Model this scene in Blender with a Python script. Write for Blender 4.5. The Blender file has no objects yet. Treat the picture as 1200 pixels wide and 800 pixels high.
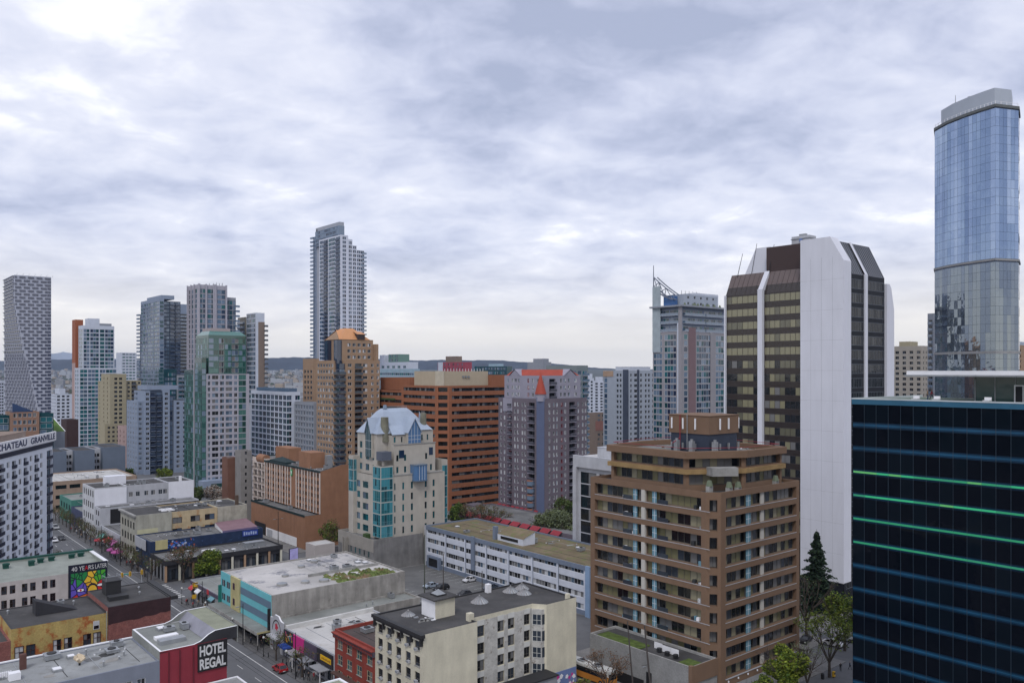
import bpy, bmesh, math, random
from mathutils import Vector, Matrix
R = math.radians
S = bpy.context.scene
C = S.collection
rnd = random.Random(7)

# ------------------------------------------------------------------ camera
CAMH, F, HZ = 60.0, 967.0, 434.0
cam = bpy.data.cameras.new('camera'); co = bpy.data.objects.new('camera', cam); C.objects.link(co)
co.location = (0, 0, CAMH); co.rotation_euler = (R(90), 0, 0)
cam.sensor_width = 36; cam.lens = 36*F/1200; cam.shift_y = (HZ-400)/1200
cam.clip_start = 1; cam.clip_end = 60000
S.camera = co

# ------------------------------------------------------------------ sky, sun, exposure
SUN_EL, SUN_ROT = 50, 188
wd = bpy.data.worlds.new('World'); S.world = wd; wd.use_nodes = True
def build_sky():
    nt = wd.node_tree; N = nt.nodes; L = nt.links
    for n in list(N): N.remove(n)
    out = N.new('ShaderNodeOutputWorld'); bg = N.new('ShaderNodeBackground')
    L.new(bg.outputs[0], out.inputs[0])
    sky = N.new('ShaderNodeTexSky'); sky.sky_type = 'NISHITA'; sky.sun_disc = False
    sky.sun_elevation = R(SUN_EL); sky.sun_rotation = R(SUN_ROT)
    tc = N.new('ShaderNodeTexCoord'); sp = N.new('ShaderNodeSeparateXYZ'); L.new(tc.outputs['Generated'], sp.inputs[0])
    def M(op, a, b=None, clamp=False):
        m = N.new('ShaderNodeMath'); m.operation = op; m.use_clamp = clamp
        for i, v in enumerate((a, b)):
            if v is None: continue
            if isinstance(v, (int, float)): m.inputs[i].default_value = v
            else: L.new(v, m.inputs[i])
        return m.outputs[0]
    zc = M('MAXIMUM', sp.outputs[2], 0.0)
    den = M('ADD', zc, 0.22)
    cx = M('DIVIDE', sp.outputs[0], den); cy = M('DIVIDE', sp.outputs[1], den)
    cb = N.new('ShaderNodeCombineXYZ'); L.new(cx, cb.inputs[0]); L.new(cy, cb.inputs[1])
    def noise(sc, det, rough, off, dist=0.0, stretch=(1, 1, 1), rot=0):
        mp = N.new('ShaderNodeMapping'); mp.inputs['Location'].default_value = off; mp.inputs['Scale'].default_value = stretch
        mp.inputs['Rotation'].default_value = (0, 0, R(rot))
        L.new(cb.outputs[0], mp.inputs[0])
        n = N.new('ShaderNodeTexNoise'); n.inputs['Scale'].default_value = sc; n.inputs['Detail'].default_value = det
        n.inputs['Roughness'].default_value = rough; n.inputs['Distortion'].default_value = dist
        L.new(mp.outputs[0], n.inputs['Vector']); return n.outputs[0]
    n1 = noise(0.95, 3, .5, (3.1, 1.7, 0), 0.3, (1, 1.3, 1), 20)
    n2 = noise(3.0, 5, .52, (7.3, 2.2, 0), 0.5, (1, 1.25, 1), -25)
    n3 = noise(9, 5, .58, (1.3, 9.2, 0), 0.4)
    mixn = M('ADD', M('ADD', M('MULTIPLY', n1, .46), M('MULTIPLY', n2, .36)), M('MULTIPLY', n3, .18))
    cr = N.new('ShaderNodeValToRGB'); L.new(mixn, cr.inputs[0])
    e = cr.color_ramp.elements
    e[0].position = .37; e[0].color = (0.345, 0.385, 0.52, 1)
    e[1].position = .66; e[1].color = (.98, .99, 1.0, 1)
    for pos, c in ((.44, (0.46, 0.495, 0.635)), (.50, (0.57, 0.60, 0.725)), (.56, (0.67, 0.69, 0.79)), (.61, (0.84, .85, .91))):
        x = e.new(pos); x.color = (*c, 1)
    # cloud deck over the clear sky
    skym = N.new('ShaderNodeMixRGB'); skym.blend_type = 'MULTIPLY'; skym.inputs[0].default_value = 1; L.new(sky.outputs[0], skym.inputs[1]); skym.inputs[2].default_value = (0.09, 0.09, 0.09, 1)
    mix = N.new('ShaderNodeMixRGB'); mix.inputs[0].default_value = 0.93
    L.new(skym.outputs[0], mix.inputs[1]); L.new(cr.outputs[0], mix.inputs[2])
    # pale band of thin far cloud low down
    hr = N.new('ShaderNodeMapRange'); hr.inputs['From Min'].default_value = 0.0; hr.inputs['From Max'].default_value = 0.17
    hr.inputs['To Min'].default_value = 1.0; hr.inputs['To Max'].default_value = 0.0; hr.interpolation_type = 'SMOOTHSTEP'
    n4 = noise(.9, 4, .5, (0, 3, 0), 0, (.4, 1, 1))
    zz = M('ADD', sp.outputs[2], M('MULTIPLY', M('SUBTRACT', n4, .5), -.10))
    L.new(zz, hr.inputs['Value'])
    band = N.new('ShaderNodeMixRGB'); L.new(M('MULTIPLY', hr.outputs[0], .93, True), band.inputs[0]); L.new(mix.outputs[0], band.inputs[1])
    band.inputs[2].default_value = (0.79, 0.755, 0.70, 1)
    gr = N.new('ShaderNodeMixRGB'); L.new(M('MULTIPLY', M('MULTIPLY', sp.outputs[2], -1), 30, True), gr.inputs[0])
    L.new(band.outputs[0], gr.inputs[1]); gr.inputs[2].default_value = (0.16, 0.17, 0.19, 1)
    L.new(gr.outputs[0], bg.inputs[0]); bg.inputs[1].default_value = 1.0
build_sky()
sl = bpy.data.lights.new('sun', 'SUN'); so = bpy.data.objects.new('sun', sl); C.objects.link(so)
sl.energy = 1.0; sl.angle = R(14); sl.color = (1, .965, .92)
so.rotation_euler = (R(90-SUN_EL), 0, R(180-SUN_ROT+0))
S.view_settings.view_transform = 'Standard'; S.view_settings.look = 'None'; S.view_settings.gamma = 1; S.view_settings.exposure = 0.40
S.render.engine = 'CYCLES'

# ------------------------------------------------------------------ materials
MATS = {}
def mat(name, col, rough=.85, noise=.10, scale=.35, metal=0.0, streak=0.0, spec=.3, ior=None, stain=None, bump=0, emis=None, fine=0.0):
    if name in MATS: return MATS[name]
    m = bpy.data.materials.new(name); m.use_nodes = True; nt = m.node_tree; N = nt.nodes; L = nt.links
    p = N['Principled BSDF']
    p.inputs['Roughness'].default_value = rough; p.inputs['Metallic'].default_value = metal
    p.inputs['Specular IOR Level'].default_value = spec
    if ior: p.inputs['IOR'].default_value = ior
    p.inputs['Base Color'].default_value = (*col, 1)
    tc = N.new('ShaderNodeTexCoord')
    cur = None
    def nz(sc, det, st=(1, 1, 1), rough_=.6):
        mp = N.new('ShaderNodeMapping'); mp.inputs['Scale'].default_value = st; L.new(tc.outputs['Object'], mp.inputs[0])
        n = N.new('ShaderNodeTexNoise'); n.inputs['Scale'].default_value = sc; n.inputs['Detail'].default_value = det; n.inputs['Roughness'].default_value = rough_
        L.new(mp.outputs[0], n.inputs['Vector']); return n.outputs[0]
    def mul(prev, fac, amt, lo=.35, hi=.65):
        mr = N.new('ShaderNodeMapRange'); mr.inputs['From Min'].default_value = lo; mr.inputs['From Max'].default_value = hi
        mr.inputs['To Min'].default_value = 1-amt; mr.inputs['To Max'].default_value = 1+amt*.6; L.new(fac, mr.inputs['Value'])
        x = N.new('ShaderNodeMixRGB'); x.blend_type = 'MULTIPLY'; x.inputs[0].default_value = 1
        if prev is None: x.inputs[1].default_value = (*col, 1)
        else: L.new(prev, x.inputs[1])
        L.new(mr.outputs[0], x.inputs[2]); return x.outputs[0]
    if noise: cur = mul(cur, nz(scale, 6), noise)
    if streak: cur = mul(cur, nz(.7, 5, (1.0, 1.0, .16)), streak*.55, .38, .64)
    if fine: cur = mul(cur, nz(3.5, 3), fine)
    if stain:
        sc, lo, hi, scol = stain[:4]; st = stain[4] if len(stain) > 4 else (1, 1, 1)
        mr = N.new('ShaderNodeMapRange'); mr.inputs['From Min'].default_value = lo; mr.inputs['From Max'].default_value = hi; L.new(nz(sc, 7, st, .68), mr.inputs['Value'])
        x = N.new('ShaderNodeMixRGB'); L.new(mr.outputs[0], x.inputs[0])
        if cur is None: x.inputs[1].default_value = (*col, 1)
        else: L.new(cur, x.inputs[1])
        x.inputs[2].default_value = (*scol, 1); cur = x.outputs[0]
    if cur is not None: L.new(cur, p.inputs['Base Color'])
    if bump:
        b = N.new('ShaderNodeBump'); b.inputs['Strength'].default_value = bump; b.inputs['Distance'].default_value = .1
        L.new(nz(2.2, 5), b.inputs['Height']); L.new(b.outputs[0], p.inputs['Normal'])
    if emis:
        p.inputs['Emission Color'].default_value = (*emis[:3], 1); p.inputs['Emission Strength'].default_value = emis[3]
    MATS[name] = m; return m

def glass(name, col, rough=.07, ior=1.6, wob=.02, metal=0.0, cell=0, dark=.5):
    """opaque facade glass: dark body, mirror-like coat that picks up the sky; slight pane-to-pane tilt"""
    if name in MATS: return MATS[name]
    m = bpy.data.materials.new(name); m.use_nodes = True; nt = m.node_tree; N = nt.nodes; L = nt.links
    p = N['Principled BSDF']; p.inputs['Base Color'].default_value = (*col, 1)
    p.inputs['Roughness'].default_value = rough; p.inputs['IOR'].default_value = ior; p.inputs['Metallic'].default_value = metal
    tc = N.new('ShaderNodeTexCoord'); n = N.new('ShaderNodeTexNoise'); n.inputs['Scale'].default_value = .33; n.inputs['Detail'].default_value = 2
    L.new(tc.outputs['Object'], n.inputs['Vector'])
    b = N.new('ShaderNodeBump'); b.inputs['Strength'].default_value = 1; b.inputs['Distance'].default_value = wob
    L.new(n.outputs[0], b.inputs['Height']); L.new(b.outputs[0], p.inputs['Normal'])
    MATS[name] = m; return m

WHITE = mat('white_paint', (.80, .80, .82), .6, .06)
FRAME_D = mat('dark_frame', (.035, .037, .04), .5, 0)
FRAME_W = mat('pale_frame', (.55, .56, .58), .5, 0)
FRAME_G = mat('grey_frame', (.22, .24, .26), .5, 0)
METAL = mat('galvanised_metal', (.33, .345, .36), .45, .12, 1, .4)
BLACK = mat('black_metal', (.018, .018, .02), .5, 0)
ROOF = mat('roof_gravel_grey', (.16, .16, .16), .95, .3, .12, stain=(.35, .55, .75, (.24, .23, .21)))
ROOF_D = mat('roof_tar_dark', (.07, .068, .068), .9, .3, .15, stain=(.5, .55, .8, (.12, .11, .1)))
ROOF_L = mat('roof_membrane_light', (.52, .51, .49), .9, .2, .15, stain=(.3, .5, .75, (.33, .31, .28)))
ROOF_G = mat('roof_gravel_green', (.24, .25, .235), .95, .22, .15, stain=(.5, .55, .75, (.17, .18, .165)))
CONC = mat('concrete', (.33, .325, .31), .9, .2, .3, streak=.25)
# window glass families (each a list of variants)
g0 = glass('window_dark', (.008, .010, .013)); g1 = glass('window_slate', (.035, .045, .06))
g2 = glass('window_blue', (.07, .11, .16)); g3 = glass('window_teal', (.03, .12, .13))
b1 = glass('blind_cream', (.27, .25, .17), .25, 1.5); b2 = glass('blind_white', (.5, .51, .52), .25, 1.5); b3 = glass('curtain_grey', (.16, .16, .16), .2, 1.5)
b4 = glass('blind_olive', (.17, .16, .085), .25, 1.5)
gt1 = glass('teal_glass', (.012, .12, .145), .08, 1.7); gt2 = glass('pale_teal_glass', (.05, .24, .29), .1, 1.7); gt3 = glass('deep_teal_glass', (.006, .055, .07), .06, 1.7)
gg1 = glass('green_glass', (.013, .085, .075), .08, 1.8); gg2 = glass('pale_green_glass', (.06, .17, .15), .1, 1.8); gg3 = glass('deep_green_glass', (.008, .05, .045), .06, 1.8)
gb1 = glass('sky_blue_glass', (.10, .16, .24), .08, 2.0); gb2 = glass('pale_blue_glass', (.15, .21, .29), .1, 1.9); gb3 = glass('navy_glass', (.012, .03, .07), .06, 1.8)
P_DARK = [g0, g0, g1, g0, b3]; P_RES = [g0, g1, g0, b3, b2, g1]; P_BLUE = [g1, g2, gb1, g0, gb2]; P_GREEN = [gg1, gg2, gg3, gg1, g0]
P_TEAL = [gt1, gt2, gt3, gt1]; P_OFF = [g0, b1, b1, g0, b4, g1]

# ------------------------------------------------------------------ grid of the city blocks
TH = R(40); BX, BY = math.cos(TH), math.sin(TH); AX, AY = -math.sin(TH), math.cos(TH)
def kk(px): return (px-600)/F
def W(u, v, z=0): return Vector((u*AX+v*BX, u*AY+v*BY, z))
def u_on(px, v): k = kk(px); Y = v/(BY+BX*k); return Y*(AY+AX*k)
def v_on(px, u): k = kk(px); Y = u/(AY+AX*k); return Y*(BY+BX*k)
def uvY(px, Y): k = kk(px); return Y*(AY+AX*k), Y*(BY+BX*k)
def zpy(py, u, v): return CAMH-(py-HZ)/F*(u*AY+v*BY)
def uvg(px, py, z=0): return uvY(px, (CAMH-z)*F/(py-HZ))

# ------------------------------------------------------------------ mesh builder
class MB:
    def __init__(s): s.v = []; s.f = []; s.m = []; s.mats = []; s.idx = {}
    def mi(s, m):
        k = m.name
        if k not in s.idx: s.idx[k] = len(s.mats); s.mats.append(m)
        return s.idx[k]
    def poly(s, pts, m):
        i = len(s.v); s.v.extend([tuple(p) for p in pts]); s.f.append(tuple(range(i, i+len(pts)))); s.m.append(s.mi(m)); return s
    def box(s, x0, x1, y0, y1, z0, z1, m, top=None):
        i = len(s.v)
        s.v.extend([(x0, y0, z0), (x1, y0, z0), (x1, y1, z0), (x0, y1, z0), (x0, y0, z1), (x1, y0, z1), (x1, y1, z1), (x0, y1, z1)])
        for f in ((0, 3, 2, 1), (0, 1, 5, 4), (1, 2, 6, 5), (2, 3, 7, 6), (3, 0, 4, 7)):
            s.f.append(tuple(i+j for j in f)); s.m.append(s.mi(m))
        s.f.append((i+4, i+5, i+6, i+7)); s.m.append(s.mi(top or m)); return s
    def prism(s, poly, z0, z1, m, top=None, cap=True):
        n = len(poly); i = len(s.v); s.v.extend([(p[0], p[1], z0) for p in poly]+[(p[0], p[1], z1) for p in poly])
        for j in range(n): s.f.append((i+j, i+(j+1) % n, i+n+(j+1) % n, i+n+j)); s.m.append(s.mi(m))
        if cap:
            s.f.append(tuple(i+n+j for j in range(n))); s.m.append(s.mi(top or m)); s.f.append(tuple(i+j for j in reversed(range(n)))); s.m.append(s.mi(m))
        return s
    def cyl(s, p0, p1, r0, r1, m, n=8, caps=True):
        p0 = Vector(p0); p1 = Vector(p1); d = (p1-p0).normalized(); a = d.orthogonal().normalized(); b = d.cross(a); i = len(s.v)
        for p, r in ((p0, r0), (p1, r1)):
            for j in range(n):
                t = 2*math.pi*j/n; s.v.append(tuple(p+a*math.cos(t)*r+b*math.sin(t)*r))
        for j in range(n): s.f.append((i+j, i+(j+1) % n, i+n+(j+1) % n, i+n+j)); s.m.append(s.mi(m))
        if caps: s.f.append(tuple(i+j for j in reversed(range(n)))); s.m.append(s.mi(m)); s.f.append(tuple(i+n+j for j in range(n))); s.m.append(s.mi(m))
        return s
    def add(s, o, loc=(0, 0, 0), ang=0.0, scale=1.0):
        i = len(s.v); c, sn = math.cos(ang)*scale, math.sin(ang)*scale
        s.v.extend([(loc[0]+c*x-sn*y, loc[1]+sn*x+c*y, loc[2]+z*scale) for x, y, z in o.v])
        mp = [s.mi(m) for m in o.mats]
        s.f.extend([tuple(i+j for j in f) for f in o.f]); s.m.extend([mp[k] for k in o.m]); return s
    def mesh(s, name):
        me = bpy.data.meshes.new(name); me.from_pydata(s.v, [], s.f)
        for m in s.mats: me.materials.append(m)
        me.polygons.foreach_set('material_index', s.m); me.update(); return me
def mkobj(name, data, parent=None, loc=None, rz=0):
    o = bpy.data.objects.new(name, data); C.objects.link(o)
    if parent is not None: o.parent = parent
    if loc is not None: o.location = loc
    if rz: o.rotation_euler = (0, 0, rz)
    return o
def tag(o, label=None, cat=None, group=None, kind=None):
    if label: o['label'] = label
    if cat: o['category'] = cat
    if group: o['group'] = group
    if kind: o['kind'] = kind
    return o
def put(name, mb, label, cat, loc=(0, 0, 0), rz=0, group=None, kind=None, smooth=False):
    me = mb.mesh(name)
    if smooth: me.polygons.foreach_set('use_smooth', [True]*len(me.polygons))
    return tag(mkobj(name, me, None, loc, rz), label, cat, group, kind)
def empty(name, loc, rz, label, cat, group=None):
    o = mkobj(name, None, None, loc, rz); o.empty_display_size = .5; return tag(o, label, cat, group)
def children(o): return [c for c in o.children]
def copy_tree(o, loc=None, rz=None, label=None, parent=None, scale=None):
    c = o.copy(); C.objects.link(c); c.parent = parent
    if loc is not None: c.location = loc
    if rz is not None: c.rotation_euler = (0, 0, rz)
    if label: c['label'] = label
    if scale: c.scale = (scale,)*3
    for ch in o.children: copy_tree(ch, parent=c)
    return c

def rect(x0, y0, x1, y1): return [(x0, y0), (x1, y0), (x1, y1), (x0, y1)]
def inset(poly, d):
    n = len(poly); out = []
    for i in range(n):
        p0 = Vector(poly[i-1]); p1 = Vector(poly[i]); p2 = Vector(poly[(i+1) % n])
        e1 = (p1-p0).normalized(); e2 = (p2-p1).normalized()
        n1 = Vector((-e1.y, e1.x)); n2 = Vector((-e2.y, e2.x)); b = n1+n2
        l = b.length
        if l < 1e-5: out.append(tuple(p1+n1*d)); continue
        b /= l; out.append(tuple(p1+b*(d/max(.3, b.dot(n1)))))
    return out

# ------------------------------------------------------------------ windows and balconies (unit pieces)
def win_mb(w, h, rec, nm, nt_, ft, frame, glasses, r, sill=None, lod=0):
    m = MB(); fr = min(ft, .12)
    if lod < 2:
        y0, y1 = rec-.07, rec
        m.box(0, fr, y0, y1, 0, h, frame); m.box(w-fr, w, y0, y1, 0, h, frame); m.box(fr, w-fr, y0, y1, 0, fr, frame); m.box(fr, w-fr, y0, y1, h-fr, h, frame)
    xs = [fr+(w-2*fr)*i/(nm+1) for i in range(nm+2)]; zs = [fr+(h-2*fr)*i/(max(0, nt_)+1) for i in range(max(0, nt_)+2)]
    if nt_ == -1: zs = [fr, h*.33, h-fr]                 # low opening light
    for i in range(len(xs)-1):
        g = r.choice(glasses)
        for j in range(len(zs)-1):
            gg = g if r.random() < .8 else r.choice(glasses)
            t = r.uniform(-.012, .012)*(1 if w < 40 else .3)
            m.poly([(xs[i], rec-.02+t, zs[j]), (xs[i+1], rec-.02-t, zs[j]), (xs[i+1], rec-.02-t, zs[j+1]), (xs[i], rec-.02+t, zs[j+1])], gg)
    mw = ft*.5
    for x in xs[1:-1]: m.box(x-mw/2, x+mw/2, rec-.09, rec-.03, fr, h-fr, frame) if lod < 2 else m.poly([(x-mw, rec-.06, fr), (x+mw, rec-.06, fr), (x+mw, rec-.06, h-fr), (x-mw, rec-.06, h-fr)], frame)
    for z in zs[1:-1]: m.box(fr, w-fr, rec-.085, rec-.035, z-mw/2, z+mw/2, frame) if lod < 2 else m.poly([(fr, rec-.055, z-mw), (w-fr, rec-.055, z-mw), (w-fr, rec-.055, z+mw), (fr, rec-.055, z+mw)], frame)
    if sill is not None: m.box(-.07, w+.07, -.10, rec-.02, .004, .10, sill)
    return m
def balc_mb(w, d, slab, rail, style, rh=1.05):
    m = MB(); m.box(0, w, -d, -.003, -.2, 0, slab)
    t = .05
    if style == 'bars':
        m.box(0, w, -d, -d+t, rh-.05, rh, rail)
        n = max(3, int(w/.35))
        for i in range(n+1): x = (w-.04)*i/n; m.box(x, x+.04, -d+.005, -d+.04, 0, rh-.05, rail)
        for x in (0, w-t): m.box(x, x+t, -d+t, -.003, rh-.05, rh, rail)
    else:
        m.box(0, w, -d, -d+t, .06, rh, rail); m.box(0, t, -d+t, -.003, .06, rh, rail); m.box(w-t, w, -d+t, -.003, .06, rh, rail)
        m.box(-.02, w+.02, -d-.02, -d+t+.02, rh, rh+.05, slab)
    return m

STY = {}
def sty(name, frame=FRAME_G, glasses=None, rec=.18, nm=0, nt=0, ft=.08, sill=None, part='window', nv=6, pitch=None, d=1.4, slab=CONC, rail=None, rstyle='panel', rh=1.05):
    STY[name] = dict(frame=frame, glasses=glasses or P_RES, rec=rec, nm=nm, nt=nt, ft=ft, sill=sill, part=part, nv=nv, pitch=pitch, d=d, slab=slab, rail=rail or gb1, rstyle=rstyle, rh=rh)
    return name

class Bld:
    def __init__(s, name, label, cat='building', u=0, v=0, rot=None, loc=None, group=None, zcut=-1, lod=None, far=False):
        p = loc if loc is not None else W(u, v)
        s.rz = TH if rot is None else rot; s.u = u; s.v = v
        s.root = empty(name, p, s.rz, label, cat, group); s.items = []; s.zcut = zcut; s.cache = {}
        s.dist = Vector((p[0], p[1])).length
        s.lod = lod if lod is not None else (0 if s.dist < 330 else (1 if s.dist < 520 else 2))
        s.r = random.Random(sum(map(ord, name))+int(s.dist)); s.far = far
    def part(s, name, mb, label=None, kind=None, loc=None, rz=0, parent=None, smooth=False):
        me = mb.mesh(name)
        if smooth: me.polygons.foreach_set('use_smooth', [True]*len(me.polygons))
        o = mkobj(name, me, parent or s.root, loc, rz)
        return tag(o, label, None, None, kind)
    def item(s, kind, st, w, h, x, y, z, ang): s.items.append((kind, st, round(w, 2), round(h, 2), x, y, z, ang))
    def proto(s, kind, st, w, h, var):
        key = (kind, st, w, h, var)
        if key not in s.cache:
            q = STY[st]
            if kind == 'B': mb = balc_mb(w, q['d'], q['slab'], q['rail'], q['rstyle'], q['rh'])
            else:
                nm = q['nm'] if not q['pitch'] else max(0, round(w/q['pitch'])-1)
                mb = win_mb(w, h, q['rec'], nm, q['nt'], q['ft'], q['frame'], q['glasses'], s.r, q['sill'] if s.lod == 0 else None, s.lod)
            s.cache[key] = [mb, None]
        return s.cache[key]
    def done(s):
        by = {}
        c, sn = math.cos(s.rz), math.sin(s.rz); P = s.root.location
        for it in s.items:
            pn = 'balcony' if it[0] == 'B' else STY[it[1]]['part']
            wx = P.x+c*it[4]-sn*it[5]; wy = P.y+sn*it[4]+c*it[5]
            fa = it[7]+s.rz; nrm = (math.sin(fa), -math.cos(fa)); dd = math.hypot(wx, wy)
            facing = max(.02, -(nrm[0]*wx+nrm[1]*wy)/dd)
            vis = it[2]*it[3]*facing/(dd*dd)
            if it[6] < s.zcut: vis *= .001
            by.setdefault(pn, []).append((vis, it))
        for pn, lst in by.items():
            lst.sort(key=lambda t: -t[0])
            extra = MB()
            lim = 100
            for n, (vis, it) in enumerate(lst):
                kind, st, w, h, x, y, z, ang = it
                var = s.r.randrange(STY[st]['nv']) if kind != 'B' else 0
                pr = s.proto(kind, st, w, h, var)
                if n < lim:
                    if pr[1] is None: pr[1] = pr[0].mesh(pn)
                    mkobj(pn, pr[1], s.root, (x, y, z), ang)
                else: extra.add(pr[0], (x, y, z), ang)
            if extra.v: s.part(pn, extra, kind='stuff')
        return s.root

def spec(cols, fh=3.0, sill=.9, wh=1.5, z0=0.0, n=99, zmax=None, st='std'): return dict(cols=cols, fh=fh, sill=sill, wh=wh, z0=z0, n=n, zmax=zmax, st=st)
def ev(L, n, ww, m=1.0, m1=None, kind='w', **o):
    m1 = m if m1 is None else m1; p = (L-m-m1)/n
    return [(kind, m+p*(i+.5)-ww/2, m+p*(i+.5)+ww/2, o) for i in range(n)]
sty('std', FRAME_G, P_RES, nm=1)

def facade(b, P0, d, L, z0, z1, sp, mb, wm):
    nx, ny = d[1], -d[0]; ang = math.atan2(d[1], d[0])
    def P(s_, n_, z): return (P0[0]+d[0]*s_+nx*n_, P0[1]+d[1]*s_+ny*n_, z)
    def q(a, b_, za, zb, n_=0):
        if zb-za > .002 and b_-a > .002: mb.poly([P(a, n_, za), P(b_, n_, za), P(b_, n_, zb), P(a, n_, zb)], wm)
    if not sp: q(0, L, z0, z1); return
    specs = sp if isinstance(sp, list) else [sp]
    cols = []
    for one in specs:
        for c in one['cols']: cols.append((c, one))
    cols.sort(key=lambda t: t[0][1])
    cur = 0
    for (kind, s0, s1, o), one in cols:
        if s0 < cur-.001 or s1 > L+.001: continue
        q(cur, s0, z0, z1)
        fh = o.get('fh', one['fh']); sill = o.get('sill', one['sill']); wh = o.get('wh', one['wh']); st = o.get('st', one['st'])
        zz = o.get('z0', one['z0']); zmx = o.get('zmax', one['zmax']) or z1-.25; rec = STY[st]['rec']
        zc = z0
        for k in range(o.get('n', one['n'])):
            a = z0+zz+k*fh+sill; t = a+wh
            if t > zmx+.001: break
            if t < b.zcut-5 or (k % 1000) in o.get('skip', ()): continue
            q(s0, s1, zc, a)
            for (p, r_) in (((s0, a), (s1, a)), ((s1, a), (s1, t)), ((s1, t), (s0, t)), ((s0, t), (s0, a))):
                mb.poly([P(p[0], 0, p[1]), P(r_[0], 0, r_[1]), P(r_[0], -rec, r_[1]), P(p[0], -rec, p[1])], wm)
            x, y, _ = P(s0, 0, 0)
            b.item('w', st, s1-s0, wh, x, y, a, ang)
            if kind == 'b':
                e = o.get('ext', 0); x, y, _ = P(s0-e, 0, 0); b.item('B', o.get('bst', 'balc'), s1-s0+2*e, 1, x, y, a-.02, ang)
            zc = t
        q(s0, s1, zc, z1); cur = s1
    q(cur, L, z0, z1)

def vol(b, poly, z0, z1, wall, sp=None, roof=ROOF, par=.7, name='wall', rooftop=True, tw=.3, capm=None):
    sp = sp or {}; n = len(poly); mb = MB()
    names = {'R': 0, 'F': 1, 'K': 2, 'L': 3}; sp = {names.get(k, k): v for k, v in sp.items()}
    for i in range(n):
        p, q = poly[i], poly[(i+1) % n]; L = math.hypot(q[0]-p[0], q[1]-p[1]); d = ((q[0]-p[0])/L, (q[1]-p[1])/L)
        facade(b, p, d, L, z0, z1, sp.get(i), mb, wall)
    if rooftop:
        ins = inset(poly, tw); zr = z1-par; cm = capm or wall
        for i in range(n):
            j = (i+1) % n
            mb.poly([(*poly[i], z1), (*poly[j], z1), (*ins[j], z1), (*ins[i], z1)], cm)
            mb.poly([(*ins[i], z1), (*ins[j], z1), (*ins[j], zr), (*ins[i], zr)], cm)
        b.part('roof', MB().poly([(*p, zr) for p in ins], roof))
    b.part(name, mb); return mb
def mech(b, x0, x1, y0, y1, z0, z1, m=CONC, top=ROOF, name='plant_room'):
    mb = MB().box(x0, x1, y0, y1, z0, z1, m, top); mb.box(x0-.12, x1+.12, y0-.12, y1+.12, z1+.003, z1+.15, m); return b.part(name, mb)
def clutter(b, x0, x1, y0, y1, z, n=6, seed=1):
    """vents, fans and boxes standing on a roof, each its own part"""
    r = random.Random(seed)
    if x1-x0 > 6 and y1-y0 > 4 and b.dist < 420:
        m = MB(); dk = mat('roof_tar_line', (.05, .05, .05), .8, .2); lt = mat('roof_patch_pale', (.30, .29, .27), .9, .2); x = x0-1.5+r.uniform(0, 2)
        while x < x1+1.5: m.box(x, x+.09, y0-1, y1+1, z-.05, z+.045, dk if r.random() < .6 else METAL); x += r.uniform(2.2, 5.5)
        for _ in range(4): px_, py_ = r.uniform(x0, x1), r.uniform(y0, y1); a = [(px_+math.cos(t)*r.uniform(.5, 1.9), py_+math.sin(t)*r.uniform(.4, 1.2)) for t in (0, .9, 1.8, 2.7, 3.6, 4.5, 5.4)]; m.prism(a, z-.05, z+.03, r.choice([dk, lt, MATS['roof_gravel_grey']]))
        for _ in range(2):
            yy = r.uniform(y0, y1); xa = r.uniform(x0, x1-3); xb = min(x1, xa+r.uniform(3, 9)); m.cyl((xa, yy, z+.25), (xb, yy, z+.25), .07, .07, METAL, 6)
            for q in range(3): m.box(xa+(xb-xa)*q/2-.1, xa+(xb-xa)*q/2+.1, yy-.1, yy+.1, z-.02, z+.2, WHITE)
        b.part('roof_lines', m)
    for i in range(n):
        x, y = r.uniform(x0, x1), r.uniform(y0, y1); t = r.random()
        if t < .35:
            w, d, h = r.uniform(.8, 2), r.uniform(.8, 2), r.uniform(.5, 1.3)
            mb = MB().box(-w/2, w/2, -d/2, d/2, .12, h, METAL).box(-w/2-.06, w/2+.06, -d/2-.06, d/2+.06, h+.002, h+.08, METAL).box(-w/2+.1, w/2-.1, -d/2+.1, d/2-.1, 0, .118, BLACK)
            mb.cyl((0, 0, h+.08), (0, 0, h+.2), min(w, d)*.35, min(w, d)*.35, BLACK, 12)
            b.part('air_handler', mb, loc=(x, y, z))
        elif t < .75:
            h = r.uniform(.4, 1.1)
            mb = MB().cyl((0, 0, 0), (0, 0, h), .12, .12, METAL).cyl((0, 0, h), (0, 0, h+.15), .26, .12, METAL)
            b.part('roof_vent', mb, loc=(x, y, z))
        else:
            w, d = r.uniform(1, 1.6), r.uniform(1, 1.6)
            b.part('hatch', MB().box(-w/2, w/2, -d/2, d/2, 0, .35, METAL).prism(rect(-w/2+.1, -d/2+.1, w/2-.1, d/2-.1), .352, .45, WHITE), loc=(x, y, z))
def text_mesh(body, mat_, width=None, height=None, ext=.03, name='lettering', bold=.0):
    cu = bpy.data.curves.new('t', 'FONT'); cu.body = body; cu.extrude = ext; cu.align_x = 'LEFT'; cu.offset = bold; cu.size = 1
    o = bpy.data.objects.new('t', cu); C.objects.link(o)
    dg = bpy.context.evaluated_depsgraph_get(); me = bpy.data.meshes.new_from_object(o.evaluated_get(dg))
    bpy.data.objects.remove(o)
    xs = [v.co.x for v in me.vertices]; ys = [v.co.y for v in me.vertices]
    x0, x1, y0, y1 = min(xs), max(xs), min(ys), max(ys)
    fx = (width/(x1-x0)) if width else None; fy = (height/(y1-y0)) if height else None
    fx = fx or fy; fy = fy or fx
    for v in me.vertices: x, y, z = v.co; v.co = ((x-x0)*fx, -z, (y-y0)*fy)
    me.materials.clear(); me.materials.append(mat_); me.name = name; return me
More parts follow.
